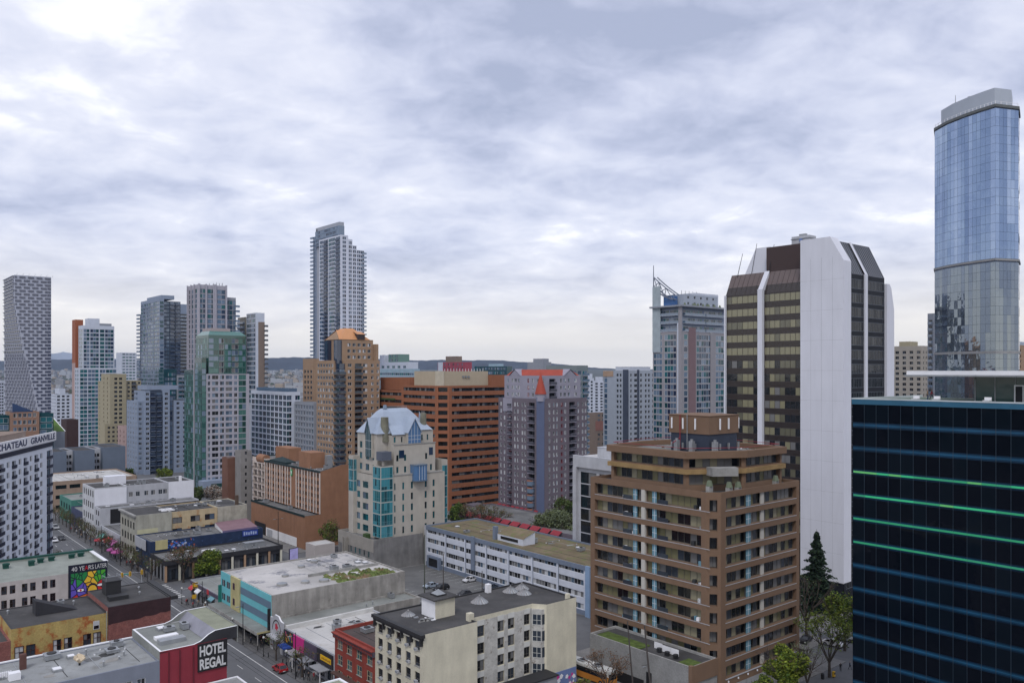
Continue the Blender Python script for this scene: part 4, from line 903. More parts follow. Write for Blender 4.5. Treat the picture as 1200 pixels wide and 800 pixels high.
# gables: triangular glass fronts with pitched silver roofs
def gable(face, c, w, z0, zt, zr, back, front, glassz, gm):
    m = MB(); g = MB(); f = MB()
    def P(s, n, z): return (s, -n, z) if face == 'R' else (-n, s, z)
    a, e, t = P(c-w/2, front, z0), P(c+w/2, front, z0), P(c, front, zr)
    g.poly([P(c-w/2, front, glassz), P(c+w/2, front, glassz), P(c+w/2, front, z0), P(c, front, zr), P(c-w/2, front, z0)], gm)
    for dz in (.33, .66): g.poly([P(c-w/2, front+.01, glassz+(z0-glassz)*dz-.05), P(c+w/2, front+.01, glassz+(z0-glassz)*dz-.05), P(c+w/2, front+.01, glassz+(z0-glassz)*dz+.05), P(c-w/2, front+.01, glassz+(z0-glassz)*dz+.05)], FRAME_W)
    for k in (-.25, 0, .25): s = c+w*k; g.poly([P(s-.05, front+.012, glassz), P(s+.05, front+.012, glassz), P(s+.05, front+.012, zr-abs(k)*2*(zr-z0)-.3), P(s-.05, front+.012, zr-abs(k)*2*(zr-z0)-.3)], FRAME_W)
    o = .35
    m.poly([P(c-w/2-o, front+o, z0-o), P(c, front+o, zr+.1), P(c, back, zr+.1), P(c-w/2-o, back, z0-o)], SILV); m.poly([P(c+w/2+o, front+o, z0-o), P(c, front+o, zr+.1), P(c, back, zr+.1), P(c+w/2+o, back, z0-o)], SILV)
    m.poly([P(c-w/2-o, front+o, z0-o-.3), P(c-w/2-o, front+o, z0-o), P(c, front+o, zr+.1), P(c, front+o, zr-.2)], SILV); m.poly([P(c+w/2+o, front+o, z0-o-.3), P(c+w/2+o, front+o, z0-o), P(c, front+o, zr+.1), P(c, front+o, zr-.2)], SILV)
    f.poly([P(c-w/2, front, glassz-.3), P(c-w/2, back, glassz-.3), P(c-w/2, back, z0), P(c-w/2, front, z0)], CAST); f.poly([P(c+w/2, front, glassz-.3), P(c+w/2, back, glassz-.3), P(c+w/2, back, z0), P(c+w/2, front, z0)], CAST); f.poly([P(c-w/2, front, glassz-.01), P(c+w/2, front, glassz-.01), P(c+w/2, back, glassz-.01), P(c-w/2, back, glassz-.01)], gb1)
    b.part('gable_wall', f); b.part('gable_roof', m); b.part('gable_window', g)
gable('R', 12.9, 4.6, 41.0, 0, 45.2, -8, -1.3, 37.4, SKYG)
gable('L', 8.6, 3.4, 41.0, 0, 45.4, -9, -.7, 33.4, gt3)
m = MB(); zb, zt = 40.6, 48.0
e = [(1.2, 4.2, zb), (21.6, 4.2, zb), (21.6, 17.2, zb), (1.2, 17.2, zb)]; t = [(6.2, 8.5, zt-.9), (16.2, 8.5, zt-.9), (16.2, 13, zt-.9), (6.2, 13, zt-.9)]; q = [(7.2, 9.6, zt), (15.4, 9.6, zt), (15.4, 12, zt), (7.2, 12, zt)]
for i in range(4): j = (i+1) % 4; m.poly([e[i], e[j], t[j], t[i]], SILV); m.poly([t[i], t[j], q[j], q[i]], SILV)
m.poly(q, SILV); b.part('hipped_roof', m)
b.part('lean_roof', MB().poly([(5.6, 2.6, 40.2), (11.4, 2.6, 40.2), (11.2, 6.5, 43.6), (6.2, 6.5, 43.6)], SILV)); b.part('lean_roof', MB().poly([(15.2, 2.6, 41.3), (20.6, 2.6, 41.3), (19.2, 7.0, 44.2), (15.8, 7, 44.2)], SILV))
TUR = mat('mossy_stone', (.19, .185, .14), .9, .25, .4, streak=.3)
b.part('chimney', MB().cyl((4.6, 5.4, 38), (4.6, 5.4, 45.6), 1.35, 1.2, TUR, 12)); b.part('chimney', MB().cyl((19.0, 5.6, 39), (19.0, 5.6, 46.4), 1.1, 1.0, TUR, 12)); b.part('finial', MB().cyl((7.4, 9.8, 48), (7.4, 9.8, 49.2), .7, .5, gb1, 10))
m = MB()
for i in range(20): m.box(7.3+i*.42, 7.36+i*.42, 9.7, 9.76, 48.0, 48.7, METAL)
m.box(7.3, 15.4, 9.7, 9.76, 48.7, 48.76, METAL); b.part('railing', m)
# stone chimney-gable at the far right, teal side wings
b.part('gable_roof', MB().poly([(19.6, 8, 42), (21.8, 8, 42), (20.4, 10, 46.8)], SILV).poly([(21.8, 8, 42), (21.8, 13, 42), (20.4, 10, 46.8)], SILV))
vol(b, rect(23.41, 1.5, 25.6, 12), 6, 31.5, CAST, {'R': spec([('w', .1, 2.1, {})], fh=3.4, sill=.1, wh=3.2, st='aquab')}, roof=ROOF, par=.3, name='side_wing')
vol(b, rect(-.6, 15.6, 2.2, 18.6), 6, 33.2, CAST, {'L': spec([('w', .1, 2.9, {})], fh=3.4, sill=.1, wh=3.2, st='aquab', z0=16.0), 'R': spec([('w', .1, 1.2, {})], fh=3.4, sill=.1, wh=3.2, st='aquab', z0=16.0)}, roof=ROOF, par=.3, name='side_wing')
slabs(b, 'planter_shrub', -2.6, -1.2, 4, 6, 9.1, 10.6, mat('shrub_green', (.05, .09, .03), 1, .4, 2)); clutter(b, 15, 22, 1, 3, 6.6, 2, 3); b.done()
b = Bld('rooftop_stair_box', 'small pale box building beside the podium of the castle tower', u=223, v=111.5)
vol(b, rect(0, 0, 6.5, 6), 0, 8.6, mat('pale_pink_block', (.42, .38, .36), .85, .06), roof=ROOF_L, par=.15); b.done()

# ---- long white motel
b = Bld('long_white_block', 'long four storey white block with ribbon windows and mossy flat roof above the parking lot', u=141.8, v=143.5)
D = 71.1; MW = mat('motel_white', (.58, .61, .68), .75, .06, .3, streak=.05); MBL = mat('motel_blue_grey', (.17, .205, .27), .7, .08)
sty('motel', FRAME_W, [g0, g1, b3, b3, g0, g2, b2], rec=.3, pitch=1.15, ft=.1, part='window_band', nv=10)
cols = [('w', 1.2+i*9.8, 10.4+i*9.8, {}) for i in range(7)]
vol(b, rect(0, 0, 19.8, D), 0, 12.2, MW, {'L': spec(cols, fh=2.9, sill=.75, wh=1.45, z0=.6, n=4, zmax=11.9, st='motel')}, roof=mat('mossy_brown_roof', (.185, .145, .09), .95, .25, .2, stain=(.35, .5, .62, (.14, .15, .06))), par=.4, capm=MBL)
slabs(b, 'fascia', -.18, -.004, .0, D, 11.1, 12.25, MBL)
slabs(b, 'plinth', -.1, -.003, 0, D, 0, 1.3, MBL); slabs(b, 'end_pier', -.5, -.003, -.6, .9, 0, 12.4, mat('pale_blue_pier', (.25, .36, .52), .7)); slabs(b, 'stair_pier', -.7, -.19, 45.4, 46.8, 3, 12.6, MBL); slabs(b, 'pier', -.22, -.184, D-.8, D, 0, 12.4, PALEG)
for i in range(1, 7): slabs(b, 'downpipe', -.24, -.19, .8+i*9.8, .95+i*9.8, 0, 12, MBL)
slabs(b, 'entrance', -1.0, -.19, D-9, D-2.5, 0, 3.6, MBL); slabs(b, 'entrance_glazing', -1.05, -1.001, D-8, D-3.5, .6, 3.0, g0)
b.part('roof_house', MB().poly([(4.5, 30, 11.8), (4.5, 41, 11.8), (4.5, 41, 13.6), (4.5, 30, 13.6)], MW).box(4.52, 8, 40.7, 41, 11.8, 13.6, MW).poly([(4.5, 30, 11.8), (4.5, 30, 13.6), (9, 30, 15.2), (9, 30, 11.8)], MW).poly([(4.45, 29.8, 13.6), (4.45, 41.1, 13.6), (9, 41.1, 15.3), (9, 29.8, 15.3)], MATS['mossy_brown_roof']).box(4.4, 4.49, 32, 39.5, 12.4, 13.2, g0))
slabs(b, 'chimney', 4, 5.2, 41.5, 42.6, 11.8, 15.5, MBL); clutter(b, 3, 17, 5, 66, 11.8, 10, 81); b.done()

GRK = mat('dark_roof_trim', (.010, .028, .03), .6, .1)
# ---- brown hotel with podium
BRW = mat('brown_hotel_wall', (.29, .15, .088), .88, .09, .35, streak=.1)
FIN = mat('hotel_pale_fin', (.58, .50, .45), .8, .05)
b = Bld('brown_hotel', 'brown brick hotel slab with pale vertical fins, dark roof edge and low brown podium', u=256, v=124.3)
sty('hot', FRAME_D, [g0, b3, g0, g1], rec=.3, nm=0, nt=0, ft=.08)
vol(b, rect(0, 0, 17, 44.7), 0, 11.3, BRW, roof=ROOF, par=.5, capm=GRK)
slabs(b, 'white_base_band', -.1, -.004, 6, 31, .2, 3.2, WHITE); slabs(b, 'garage_door', -.14, -.11, 25.5, 30, .3, 2.8, PALEG); slabs(b, 'service_bay', -.2, -.004, 31.5, 41, .2, 4.2, BLACK)
slabs(b, 'roof_edge', -.15, -.004, 0, 44.7, 10.9, 11.6, GRK)
x0 = 5.7
cols = []
for i in range(10):
    s = .9+i*4.5
    if i != 5: cols += [('w', s-.1, s+1.2, {}), ('w', s+1.8, s+3.1, {})]
SL8 = [(x0, 0), (17, 0), (17, 45.7), (x0, 45.7)]
vol(b, SL8, 11.31, 25.8, BRW, {'L': spec(cols, fh=2.3, sill=.6, wh=1.35, st='hot')}, roof=ROOF, par=.35, capm=GRK)
for i in range(11): y = 45.7-(.3+i*4.5)-.5; slabs(b, 'fin', x0-.25, x0-.004, y, y+.55, 11.4, 25.3, FIN)
for i in range(10):
    if i != 5: y = 45.7-(.9+i*4.5)-1.5-.15; slabs(b, 'fin', x0-.2, x0-.004, y-.12, y+.42, 11.4, 25.3, FIN)
slabs(b, 'roof_edge', x0-.35, x0-.004, -.1, 45.7, 25.3, 25.95, GRK)
b.part('end_gable', MB().poly([(x0, -.01, 25.79), (17, -.01, 25.79), (17, -.01, 27.2), (14, -.01, 27.6)], BRW).poly([(x0, -.01, 25.79), (14, -.01, 27.6), (14, .5, 27.6), (x0, .5, 25.79)], GRK).poly([(14, -.01, 27.6), (17, -.01, 27.2), (17, .5, 27.2), (14, .5, 27.6)], GRK).poly([(x0, .5, 25.6), (17, .5, 25.6), (17, .5, 27.2), (14, .5, 27.6)], BRW))
GRS = mat('green_hotel_logo', (.05, .38, .12), .5); slabs(b, 'logo_panel', x0-.3, x0-.26, 45.7-24.6, 45.7-23.2, 22.3, 24.6, GRS)
mkobj('lettering', text_mesh('H', WHITE, .8, 1.3), b.root, (x0-.33, 45.7-23.6, 22.8), -math.pi/2)
slabs(b, 'plant_tower', 8, 13.5, 12, 21, 25.4, 31.0, BRW); slabs(b, 'water_tank', 13, 15, 9, 11, 25.4, 30, METAL)
b.part('stair_gable', MB().prism([(7, 30), (11, 30), (11, 44), (7, 44)], 25.45, 26.2, GRK).poly([(6.9, 30, 26.2), (6.9, 44, 26.2), (9, 37, 27.7)], GRK).poly([(11, 30, 26.2), (11, 44, 26.2), (9, 37, 27.7)], GRK).poly([(6.9, 30, 26.2), (11, 30, 26.2), (9, 37, 27.7)], GRK).poly([(6.9, 44, 26.2), (11, 44, 26.2), (9, 37, 27.7)], GRK))
slabs(b, 'plant_tower', 12, 17, 38, 50, 25.5, 30.5, BRW)
# far wing with dark balconies and stair shafts
sty('hotbal', FRAME_D, [g0, g0, b3], rec=.9, nm=1, ft=.08, rail=BLACK, slab=FIN, d=.5, rstyle='bars', rh=.9)
vol(b, rect(x0+.3, 45.72, 17, 58), 0, 26.4, FIN, {'L': spec([('b', 1.2+i*4.0, 4.2+i*4.0, dict(bst='hotbal')) for i in range(3)], fh=2.75, sill=.2, wh=2.2, z0=8, st='hotbal')}, roof=ROOF, par=.4, capm=GRK)
vol(b, rect(2.2, 60, 6.6, 66), 0, 28.6, mat('shaft_concrete', (.24, .23, .22), .9, .12), {'R': spec([('w', 1.6, 2.4, {}), ], fh=2.75, sill=1, wh=1.2, z0=4, st='hot')}, roof=ROOF, par=.4)
vol(b, rect(-.4, 67, 3.4, 73), 0, 25.4, mat('brown_shaft', (.17, .085, .06), .88, .1), roof=ROOF, par=.3)
b.part('barrel_roof', MB().cyl((7, 47, 26.0), (7, 53, 26.0), 1.7, 1.7, BRW, 14)); None
clutter(b, 7, 16, 3, 40, 25.45, 10, 90); clutter(b, 1, 4.8, 3, 40, 10.8, 7, 91); b.done()

# ---- orange office
ORA = mat('orange_precast', (.29, .115, .06), .85, .07, .3, streak=.06)
sty('off', FRAME_D, [g0, g0, g1, b3, g0], rec=.45, pitch=1.4, ft=.08, part='window_band', nv=8)
sty('offb', FRAME_D, [g0, g0], rec=1.2, nm=1, ft=.08, part='window_band')
b = Bld('orange_office', 'wide orange brown office block with dark ribbon windows and beige roof storey', u=287, v=202, zcut=1)
ht = 53.5; c = 3.6
poly = [(0+c, 0), (37, 0), (37, 31.7), (0, 31.7), (0, c)]
vol(b, poly, 0, ht, ORA, {0: spec([('w', 1.6, 31.0, {})], fh=3.3, sill=1.35, wh=1.45, z0=.2, st='off'), 3: spec([('w', 1.5, 26.6, {})], fh=3.3, sill=1.35, wh=1.45, z0=.2, st='off'), 4: spec([('w', .5, 4.55, {})], fh=3.3, sill=1.2, wh=1.9, z0=.2, st='offb')}, roof=ROOF, par=.8)
vol(b, rect(2, 31.72, 30, 62), 0, ht-2.6, ORA, {'L': spec([('w', 1.5, 28.8, {})], fh=3.3, sill=1.35, wh=1.45, z0=.9, st='off')}, roof=ROOF, par=.8)
vol(b, rect(6, 34, 28, 60), ht-2.6, ht+3.2, ORA, roof=ROOF, par=.5)
BEI = mat('beige_plant', (.44, .37, .27), .85, .05)
vol(b, rect(3.2, 3.2, 27.5, 26), ht-.8, ht+6.2, BEI, roof=ROOF, par=.5); slabs(b, 'pilaster', 2.8, 3.19, 2.8, 9, ht-.8, ht+6.3, mat('beige_light', (.52, .47, .37), .85))
for x in (8, 9.5, 11): slabs(b, 'dish_aerial', x+5, x+5.8, 2.6, 3.1, ht+3.4, ht+4.2, FRAME_G)
m = MB()
for i in range(14): m.cyl((4+i*1.6, 3.5, ht+6.2), (4+i*1.6, 3.5, ht+7.3), .1, .1, WHITE, 5)
b.part('aerials', m); vol(b, rect(27.6, 1, 36.8, 20), ht-.8, ht+4.5, ORA, roof=ROOF, par=.3); b.part('planting', MB().box(1.6, 1.98, 40, 56, ht-7.2, ht-6.4, mat('shrub_green', (.05, .09, .03)))); b.done()

# ---- purple tower with red roof
PUR = mat('purple_brick', (.15, .128, .152), .85, .09, .3, fine=.08)
LIL = mat('lilac_panel', (.30, .29, .35), .8, .06); BLP = mat('blue_pier', (.10, .125, .21), .7, .05); REDR = mat('red_tile_roof', (.36, .065, .04), .7, .1); REDF = mat('red_trim', (.27, .028, .04), .6)
sty('pw', FRAME_W, [b2, gb2, g1, g0, g0, b2], rec=.15, nm=1, nt=-1, ft=.1)
sty('pwr', REDF, [g0, g1, b2], rec=.15, nm=1, nt=-1, ft=.14)
sty('pb', FRAME_D, [g0, g0], rec=.9, nm=1, ft=.08, d=.9, slab=LIL, rail=mat('dark_rail', (.07, .07, .09), .5), rh=1.0)
b = Bld('purple_tower', 'purple brick apartment tower with bright red roof and little red cone spire', u=238, v=214, zcut=0)
Wp, Dp = 25.5, 25.7; zs = 49.0; zt = 58.0
def pcols(L):
    a = [('w', 1.2, 2.2, {}), ('w', 3.4, 4.4, {}), ('b', 6.6, 8.6, dict(st='pwr', bst='pb')), ('w', 10.0, 11.0, {}), ('w', 11.8, 12.7, {}), ('w', 14.6, 15.6, {}), ('w', 16.3, 17.2, {}), ('b', 19.0, 22.4, dict(st='pb', bst='pb', sill=.1, wh=2.3))]
    return a
def rcols(L): return [('w', 2.6, 3.5, {}), ('w', 5.0, 5.9, {}), ('w', 6.6, 7.5, {}), ('w', 9.2, 10.1, dict(st='pwr')), ('w', 11.2, 12.1, {}), ('b', 13.8, 17.0, dict(st='pb', bst='pb', sill=.1, wh=2.3)), ('w', 18.4, 19.3, {}), ('w', 20.9, 21.8, {}), ('w', 22.6, 23.5, {})]
c = 1.8
vol(b, [(c, 0), (Wp, 0), (Wp, Dp), (0, Dp), (0, c)], 0, zs, PUR, {0: spec(rcols(Wp), fh=2.8, sill=.7, wh=1.6, z0=3, st='pw'), 3: spec(pcols(Dp), fh=2.8, sill=.7, wh=1.6, z0=3, st='pw')}, roof=ROOF, par=.9, capm=BLP)
b.part('corner_pier', MB().prism([(c+.2, -.2), (c+.05, -.2), (-.2, c+.05), (-.2, c+.2), (.3, c+.3), (c+.3, .3)][::-1], 0, zs+.5, BLP))
vol(b, rect(1.8, 1.8, 23.8, 24), zs-.9, zt, LIL, {'R': spec([('w', 1.0, 2.0, {}), ('b', 4.6, 8.0, dict(st='pb', bst='pb', sill=.1, wh=2.2)), ('w', 10.5, 11.5, {}), ('w', 12.4, 13.8, {}), ('w', 14.8, 16.0, {}), ('w', 18.4, 19.8, {})], fh=2.8, sill=.8, wh=1.6, z0=.7, st='pw'), 'L': spec([('w', 1.5, 2.7, {}), ('w', 4.6, 5.7, {}), ('w', 6.3, 7.7, {}), ('w', 8.4, 9.5, {}), ('w', 14.4, 15.5, dict(st='pwr')), ('w', 17, 18.1, {}), ('w', 20, 21, {})], fh=2.8, sill=.8, wh=1.6, z0=.7, st='pw')}, roof=ROOF, par=.3)
slabs(b, 'lilac_bay', -.3, -.004, 16.8, 22.4, zs-5.5, zs-.1, LIL)
b.part('red_roof', MB().poly([(2.2, 2.2, zt-.1), (23.6, 2.2, zt-.1), (21.5, 5.6, zt+2.4), (5, 5.6, zt+2.4)], REDR).poly([(2.2, 23.6, zt-.1), (2.2, 2.2, zt-.1), (5, 5.6, zt+2.4), (5, 21.5, zt+2.4)], REDR).poly([(5, 5.6, zt+2.4), (21.5, 5.6, zt+2.4), (21.5, 21.5, zt+2.4), (5, 21.5, zt+2.4)], ROOF).poly([(23.6, 2.2, zt-.1), (23.6, 23.6, zt-.1), (21.5, 21.5, zt+2.4), (21.5, 5.6, zt+2.4)], REDR))
def pgable(face, s0, s1, n, z0, z1):
    m = MB(); P = (lambda s, n_, z: (s, -n_, z)) if face == 'R' else (lambda s, n_, z: (-n_, s, z)); c_ = (s0+s1)/2
    m.poly([P(s0, n, z0), P(s1, n, z0), P(c_, n, z1)], LIL); m.poly([P(s0-.3, n+.3, z0), P(c_, n+.3, z1+.3), P(c_, n-4, z1+.3), P(s0-.3, n-4, z0)], LIL); m.poly([P(s1+.3, n+.3, z0), P(c_, n+.3, z1+.3), P(c_, n-4, z1+.3), P(s1+.3, n-4, z0)], LIL); b.part('gable', m)
pgable('L', 14, 20.5, -1.75, zt, zt+2.3); pgable('R', 14.4, 21.0, -1.75, zt, zt+2.3)
b.part('cone_spire', MB().cyl((1.9, 1.9, zs+1.8), (1.9, 1.9, zt+1.4), 2.3, .05, REDR, 16)); b.part('turret', MB().cyl((1.9, 1.9, zs-1), (1.9, 1.9, zs+1.79), 2.0, 2.0, LIL, 16))
for z in range(5): b.part('bow_window', MB().cyl((-.3, 5.1, 3.2+z*2.8+.6), (-.3, 5.1, 3.2+z*2.8+2.3), 1.6, 1.6, gb2, 12).cyl((-.3, 5.1, 3.2+z*2.8+2.31), (-.3, 5.1, 3.2+z*2.8+2.7), 1.68, 1.68, mat('rust_band', (.35, .16, .10), .7), 12))
m = MB()
for i in range(9): y = 1+i*2.8; m.poly([(-2.2, y, 4.2), (-2.2, y+2.2, 4.2), (-.1, y+2.2, 5.6), (-.1, y, 5.6)], REDF).poly([(-2.2, y, 3.7), (-2.2, y+2.2, 3.7), (-2.2, y+2.2, 4.2), (-2.2, y, 4.2)], REDF)
b.part('awning', m)
slabs(b, 'podium', -6, -.01, 2, 40, 0, 4.1, PUR); b.done()
b = Bld('red_awning_shops', 'low shop row with red sloping awnings just behind the mossy roof', u=188, v=186)
vol(b, rect(0, 0, 20, 70), 0, 7, PUR, {'L': spec(ev(70, 14, 3), fh=9, sill=.6, wh=3, st='shop')}, roof=ROOF, par=.4)
for i in range(11): y = 8+i*5.2; b.part('awning', MB().poly([(-1.8, y, 6.3), (-1.8, y+4.3, 6.3), (-.02, y+4.3, 7.4), (-.02, y, 7.4)], REDF).poly([(-1.8, y, 5.9), (-1.8, y+4.3, 5.9), (-1.8, y+4.3, 6.3), (-1.8, y, 6.3)], REDF))
b.done()

# ---- black glass block with white frame (behind the brown tower)
b = Bld('white_framed_black_block', 'black glass block with heavy white concrete frame partly hidden by the brown tower', u=uvY(675, 245)[0]-24, v=uvY(675, 245)[1])
sty('blk', BLACK, [g0, g0, g0, b3], rec=.1, pitch=3, ft=.12, part='window_band')
vol(b, rect(0, 0, 28, 24), 0, 34.6, PALEG, {'L': spec([('w', 2.0, 8.4, {}), ('w', 9.6, 22.6, {})], fh=3.6, sill=.15, wh=3.3, z0=1.6, zmax=31.5, st='blk'), 'R': spec([('w', 1, 26, {})], fh=3.6, sill=.15, wh=3.3, z0=1.6, zmax=31.5, st='blk')}, roof=ROOF_L, par=.5, capm=WHITE)
slabs(b, 'white_roof_frame', -.9, -.004, -.3, 24.4, 31.6, 35, PALEG); slabs(b, 'white_pier', -1.0, -.005, 23.0, 24.4, 0, 31.59, PALEG)
mech(b, 5, 22, 6, 20, 34.1, 37.2, PALEG, ROOF_L); b.done()
# ---- brown apartment tower in the right foreground
b = Bld('brown_balcony_tower', 'big brown banded tower with deep window bands and roof box, right foreground', u=91.8, v=125.5)
BT = mat('brown_precast', (.19, .12, .078), .85, .06, .3, streak=.05)
BT2 = mat('yellow_brown_band', (.30, .20, .09), .85, .2, .5)
sty('bt', mat('olive_frame', (.13, .12, .10), .5, 0), [g0, b4, b4, b3, g0, g0, b1, g0, b3, g1], rec=.95, pitch=1.45, ft=.12, part='window_band', nv=12)
sty('btn', FRAME_D, [g0, g0, b3], rec=1.2, nm=1, ft=.1)
W_, D_ = 28.5, 31.8; c = 2.0; fh = 3.47
poly = [(c*.9, 0), (W_, 0), (W_, D_), (0, D_), (0, c)]
LC = D_-c
vol(b, poly, 0, 37.5, BT, {3: spec([('w', 1.2, 14.2, {}), ('w', 15.0, LC-1.1, {})], fh=fh, sill=1.2, wh=2.27, z0=1.6, n=10, zmax=37, st='bt'),
    4: spec([('w', .65, 2.05, {})], fh=fh, sill=1.0, wh=2.27, z0=1.6, n=10, zmax=37, st='btn'),
    0: spec([('w', 1.6, 25.6, {})], fh=fh, sill=1.2, wh=2.27, z0=1.6, n=10, zmax=37, st='bt')}, roof=ROOF_D, par=.7)
BPAN = mat('pale_blue_panel', (.14, .27, .34), .5, .05); WCOL = mat('white_column', (.5, .48, .44), .8, .05)
for k in range(10):
    z = 1.6+1.2+k*fh
    for y in (19.0, 14.0): b.part('balcony_screen', MB().box(.3, .36, 0, 1.1, .0, 2.2, BPAN).box(.28, .298, .5, .56, 0, 2.2, WHITE).box(.28, .298, 0, 1.1, 1.0, 1.06, WHITE), loc=(0, y, z))
    b.part('balcony_screen', MB().box(0, 1.5, .3, .36, .0, 2.2, BPAN).box(.7, .76, .28, .298, 0, 2.2, WHITE).box(0, 1.5, .28, .298, 1.0, 1.06, WHITE), loc=(10.2, 0, z))
    b.part('white_pier', MB().box(-.05, .5, -.05, .85, -.01, 2.28, WCOL), loc=(0, D_-15.0, z)); b.part('white_pier', MB().box(0, 1.1, .35, .6, 0, 2.26, WCOL), loc=(15.2, 0, z))
    for (y0, y1) in ((20.2, 22.6), (11, 13.6)): b.part('balcony_rail', MB().box(.06, .1, y0, y1, 0, .8, g1), loc=(0, 0, z+.02))
    r = random.Random(k)
    m = MB()
    for q in range(5): y = r.choice([r.uniform(20, 22.5), r.uniform(11, 13.5), r.uniform(3, 5)]); m.box(.15, .75, y, y+r.uniform(.3, .9), .0, r.uniform(.3, .9), r.choice([WHITE, METAL, BPAN, FRAME_D]))
    b.part('balcony_clutter', m, loc=(0, 0, z+.02))
slabs(b, 'ledge', c*.9+1.5, W_-.3, -.12, -.005, 2.6, 2.75, PALEG)
for k in range(10):
    z = 1.6+1.2+k*fh; slabs(b, 'sill_line', -.06, -.004, 1.1, 30.5, z-.12, z-.02, PALEG); slabs(b, 'sill_line', 3.2, 27.4, -.06, -.004, z-.12, z-.02, PALEG)
pl = [(12.5, 2.2), (25.5, 2.2), (26.5, 12), (26.5, 27), (14, 29.5), (2, 27.7), (2, 8.1)]
def ex(d): return inset(pl, d)
b.part('penthouse_floor_band', MB().prism(ex(-.6), 40.1, 41.0, BT2))
vol(b, pl, 36.8, 44.3, BT, {5: spec([('w', .7, 18.9, {})], fh=3.3, sill=1.1, wh=2.3, z0=0, st='bt'), 6: spec([('w', .6, 11.4, {})], fh=3.3, sill=1.1, wh=2.3, z0=0, st='bt'), 0: spec([('w', .5, 12.4, {})], fh=3.3, sill=1.1, wh=2.3, z0=0, st='bt')}, roof=mat('tower_roof', (.20, .20, .19), .95, .25, .3), par=.9)
m = MB(); o = ex(-.75); n = len(o)
for i in range(n): j = (i+1) % n; m.poly([(*o[i], 43.1), (*o[j], 43.1), (*o[j], 44.45), (*o[i], 44.45)], BT)
i2 = ex(.35)
for i in range(n): j = (i+1) % n; m.poly([(*o[i], 44.45), (*o[j], 44.45), (*i2[j], 44.45), (*i2[i], 44.45)], BT); m.poly([(*o[i], 43.1), (*o[j], 43.1), (*pl[j], 43.1), (*pl[i], 43.1)], BT)
for i in range(n): j = (i+1) % n; m.poly([(*i2[i], 44.45), (*i2[j], 44.45), (*i2[j], 43.41), (*i2[i], 43.41)], BT)
b.part('roof_band', m)
b.part('terrace_canopy', MB().prism([(4.2, 3.6), (8.6, .9), (9.8, 2.6), (5.2, 5.8)], 39.9, 41.5, CONC))
for x, y, h in ((3, 3.5, 1.3), (6, 1.2, 1.0), (9, 1.3, .8), (22, 1.4, .9)): b.part('terrace_planter', MB().box(x, x+1.2, y, y+.8, 36.85, 36.85+h, CONC).cyl((x+.6, y+.4, 36.85+h), (x+.6, y+.4, 37.9+h), .7, .4, mat('terrace_shrub', (.16, .19, .13), 1), 7))
PLB = mat('navy_plant_wall', (.035, .045, .07), .6, .1)
slabs(b, 'plant_base', 9.2, 18.6, 8.2, 17.6, 43.4, 47.3, PLB)
mech(b, 9, 18.9, 8, 18, 47.31, 50.9, BT, ROOF, 'plant_room')
m = MB()
for x, y in ((8.6, 11), (8.5, 14), (12, 7.5), (15, 7.6), (18.9, 8.0), (8.7, 17)): m.box(x, x+.25, y, y+.25, 48.2, 50.4, WHITE).box(x, x+.3, y, y+.3, 44.2, 45.4, METAL)
b.part('aerial_panels', m)
for x, y in ((7.4, 14.6), (9.6, 6.9), (7.6, 11)): b.part('white_cabinet', MB().box(x, x+.9, y, y+.9, 43.6, 45.9, METAL).cyl((x+.45, y+.45, 45.9), (x+.45, y+.45, 46.3), .3, .3, METAL))
m = MB().cyl((8.8, 15, 44), (8.8, 15, 51), .09, .09, REDF).cyl((8.8, 13.2, 44), (8.8, 13.2, 51.2), .09, .09, METAL).cyl((8.8, 15, 46.4), (6.5, 15, 45.4), .09, .09, REDF); b.part('red_pipe', m)
m = MB()
for i in range(n): j = (i+1) % n; a, e = i2[i], i2[j]; m.cyl((*a, 45.0), (*e, 45.0), .05, .05, REDF)
b.part('guard_rail', m)
m = MB(); r = random.Random(6)
for i in range(60): x, y = r.uniform(4, 25), r.uniform(5, 27); m.box(x, x+r.uniform(.15, .7), y, y+r.uniform(.15, .5), 43.42, 43.42+r.uniform(.05, .35), r.choice([WHITE, METAL, METAL, BT]))
b.part('roof_debris', m)
# podium toward the lane
PODG = mat('painted_block_wall', (.27, .27, .265), .9, .14, .5, fine=.12)
vol(b, rect(-7.5, -.5, -.02, 24.6), 0, 7.6, PODG, roof=ROOF_D, par=.45, capm=CONC)
b.part('grass_strip', MB().box(-7.0, -3.4, 12.5, 23.5, 7.16, 7.35, mat('roof_grass', (.09, .13, .03), 1, .4, .8))); b.part('grass_strip', MB().box(-7.0, -3.5, .2, 3.2, 7.16, 7.35, MATS['roof_grass']))
slabs(b, 'brown_pier', -7.7, -7.0, -.7, 0, 0, 7.8, BT); slabs(b, 'brown_wall', -7.0, 0, -.72, -.51, 4.6, 7.7, BT)
for x, y in ((-5, 5), (-5, 7), (-4.6, 9.2)): b.part('patio_set', MB().cyl((x, y, 7.15), (x, y, 7.9), .5, .5, BLACK, 8).box(x+.8, x+.9, y, y+1.9, 7.3, 8.5, WHITE))
for y in (1.5, 4.6, 8.6): slabs(b, 'service_door', -7.55, -7.505, y, y+1.3, 0, 4.0 if y == 8.6 else 3, BLACK)
slabs(b, 'recess_shade_sheet', -7.54, -7.504, 10.5, 18.5, 0, 2.2, BLACK)  # flat black sheet on the wall, painted-in shade of a recess
slabs(b, 'street_awning', 3.6, 27, -1.7, -.3, 1.9, 2.1, CONC) if 0 else b.part('street_awning', MB().prism([(3.2, -1.8), (16, -1.8), (16, -.05), (3.2, -.05)], 1.2, 1.35, METAL))
for i in range(8): b.part('wall_light', MB().cyl((4+i*3.1, -.14, 2.05), (4+i*3.1, -.14, 2.35), .14, .14, WHITE))
b.done()

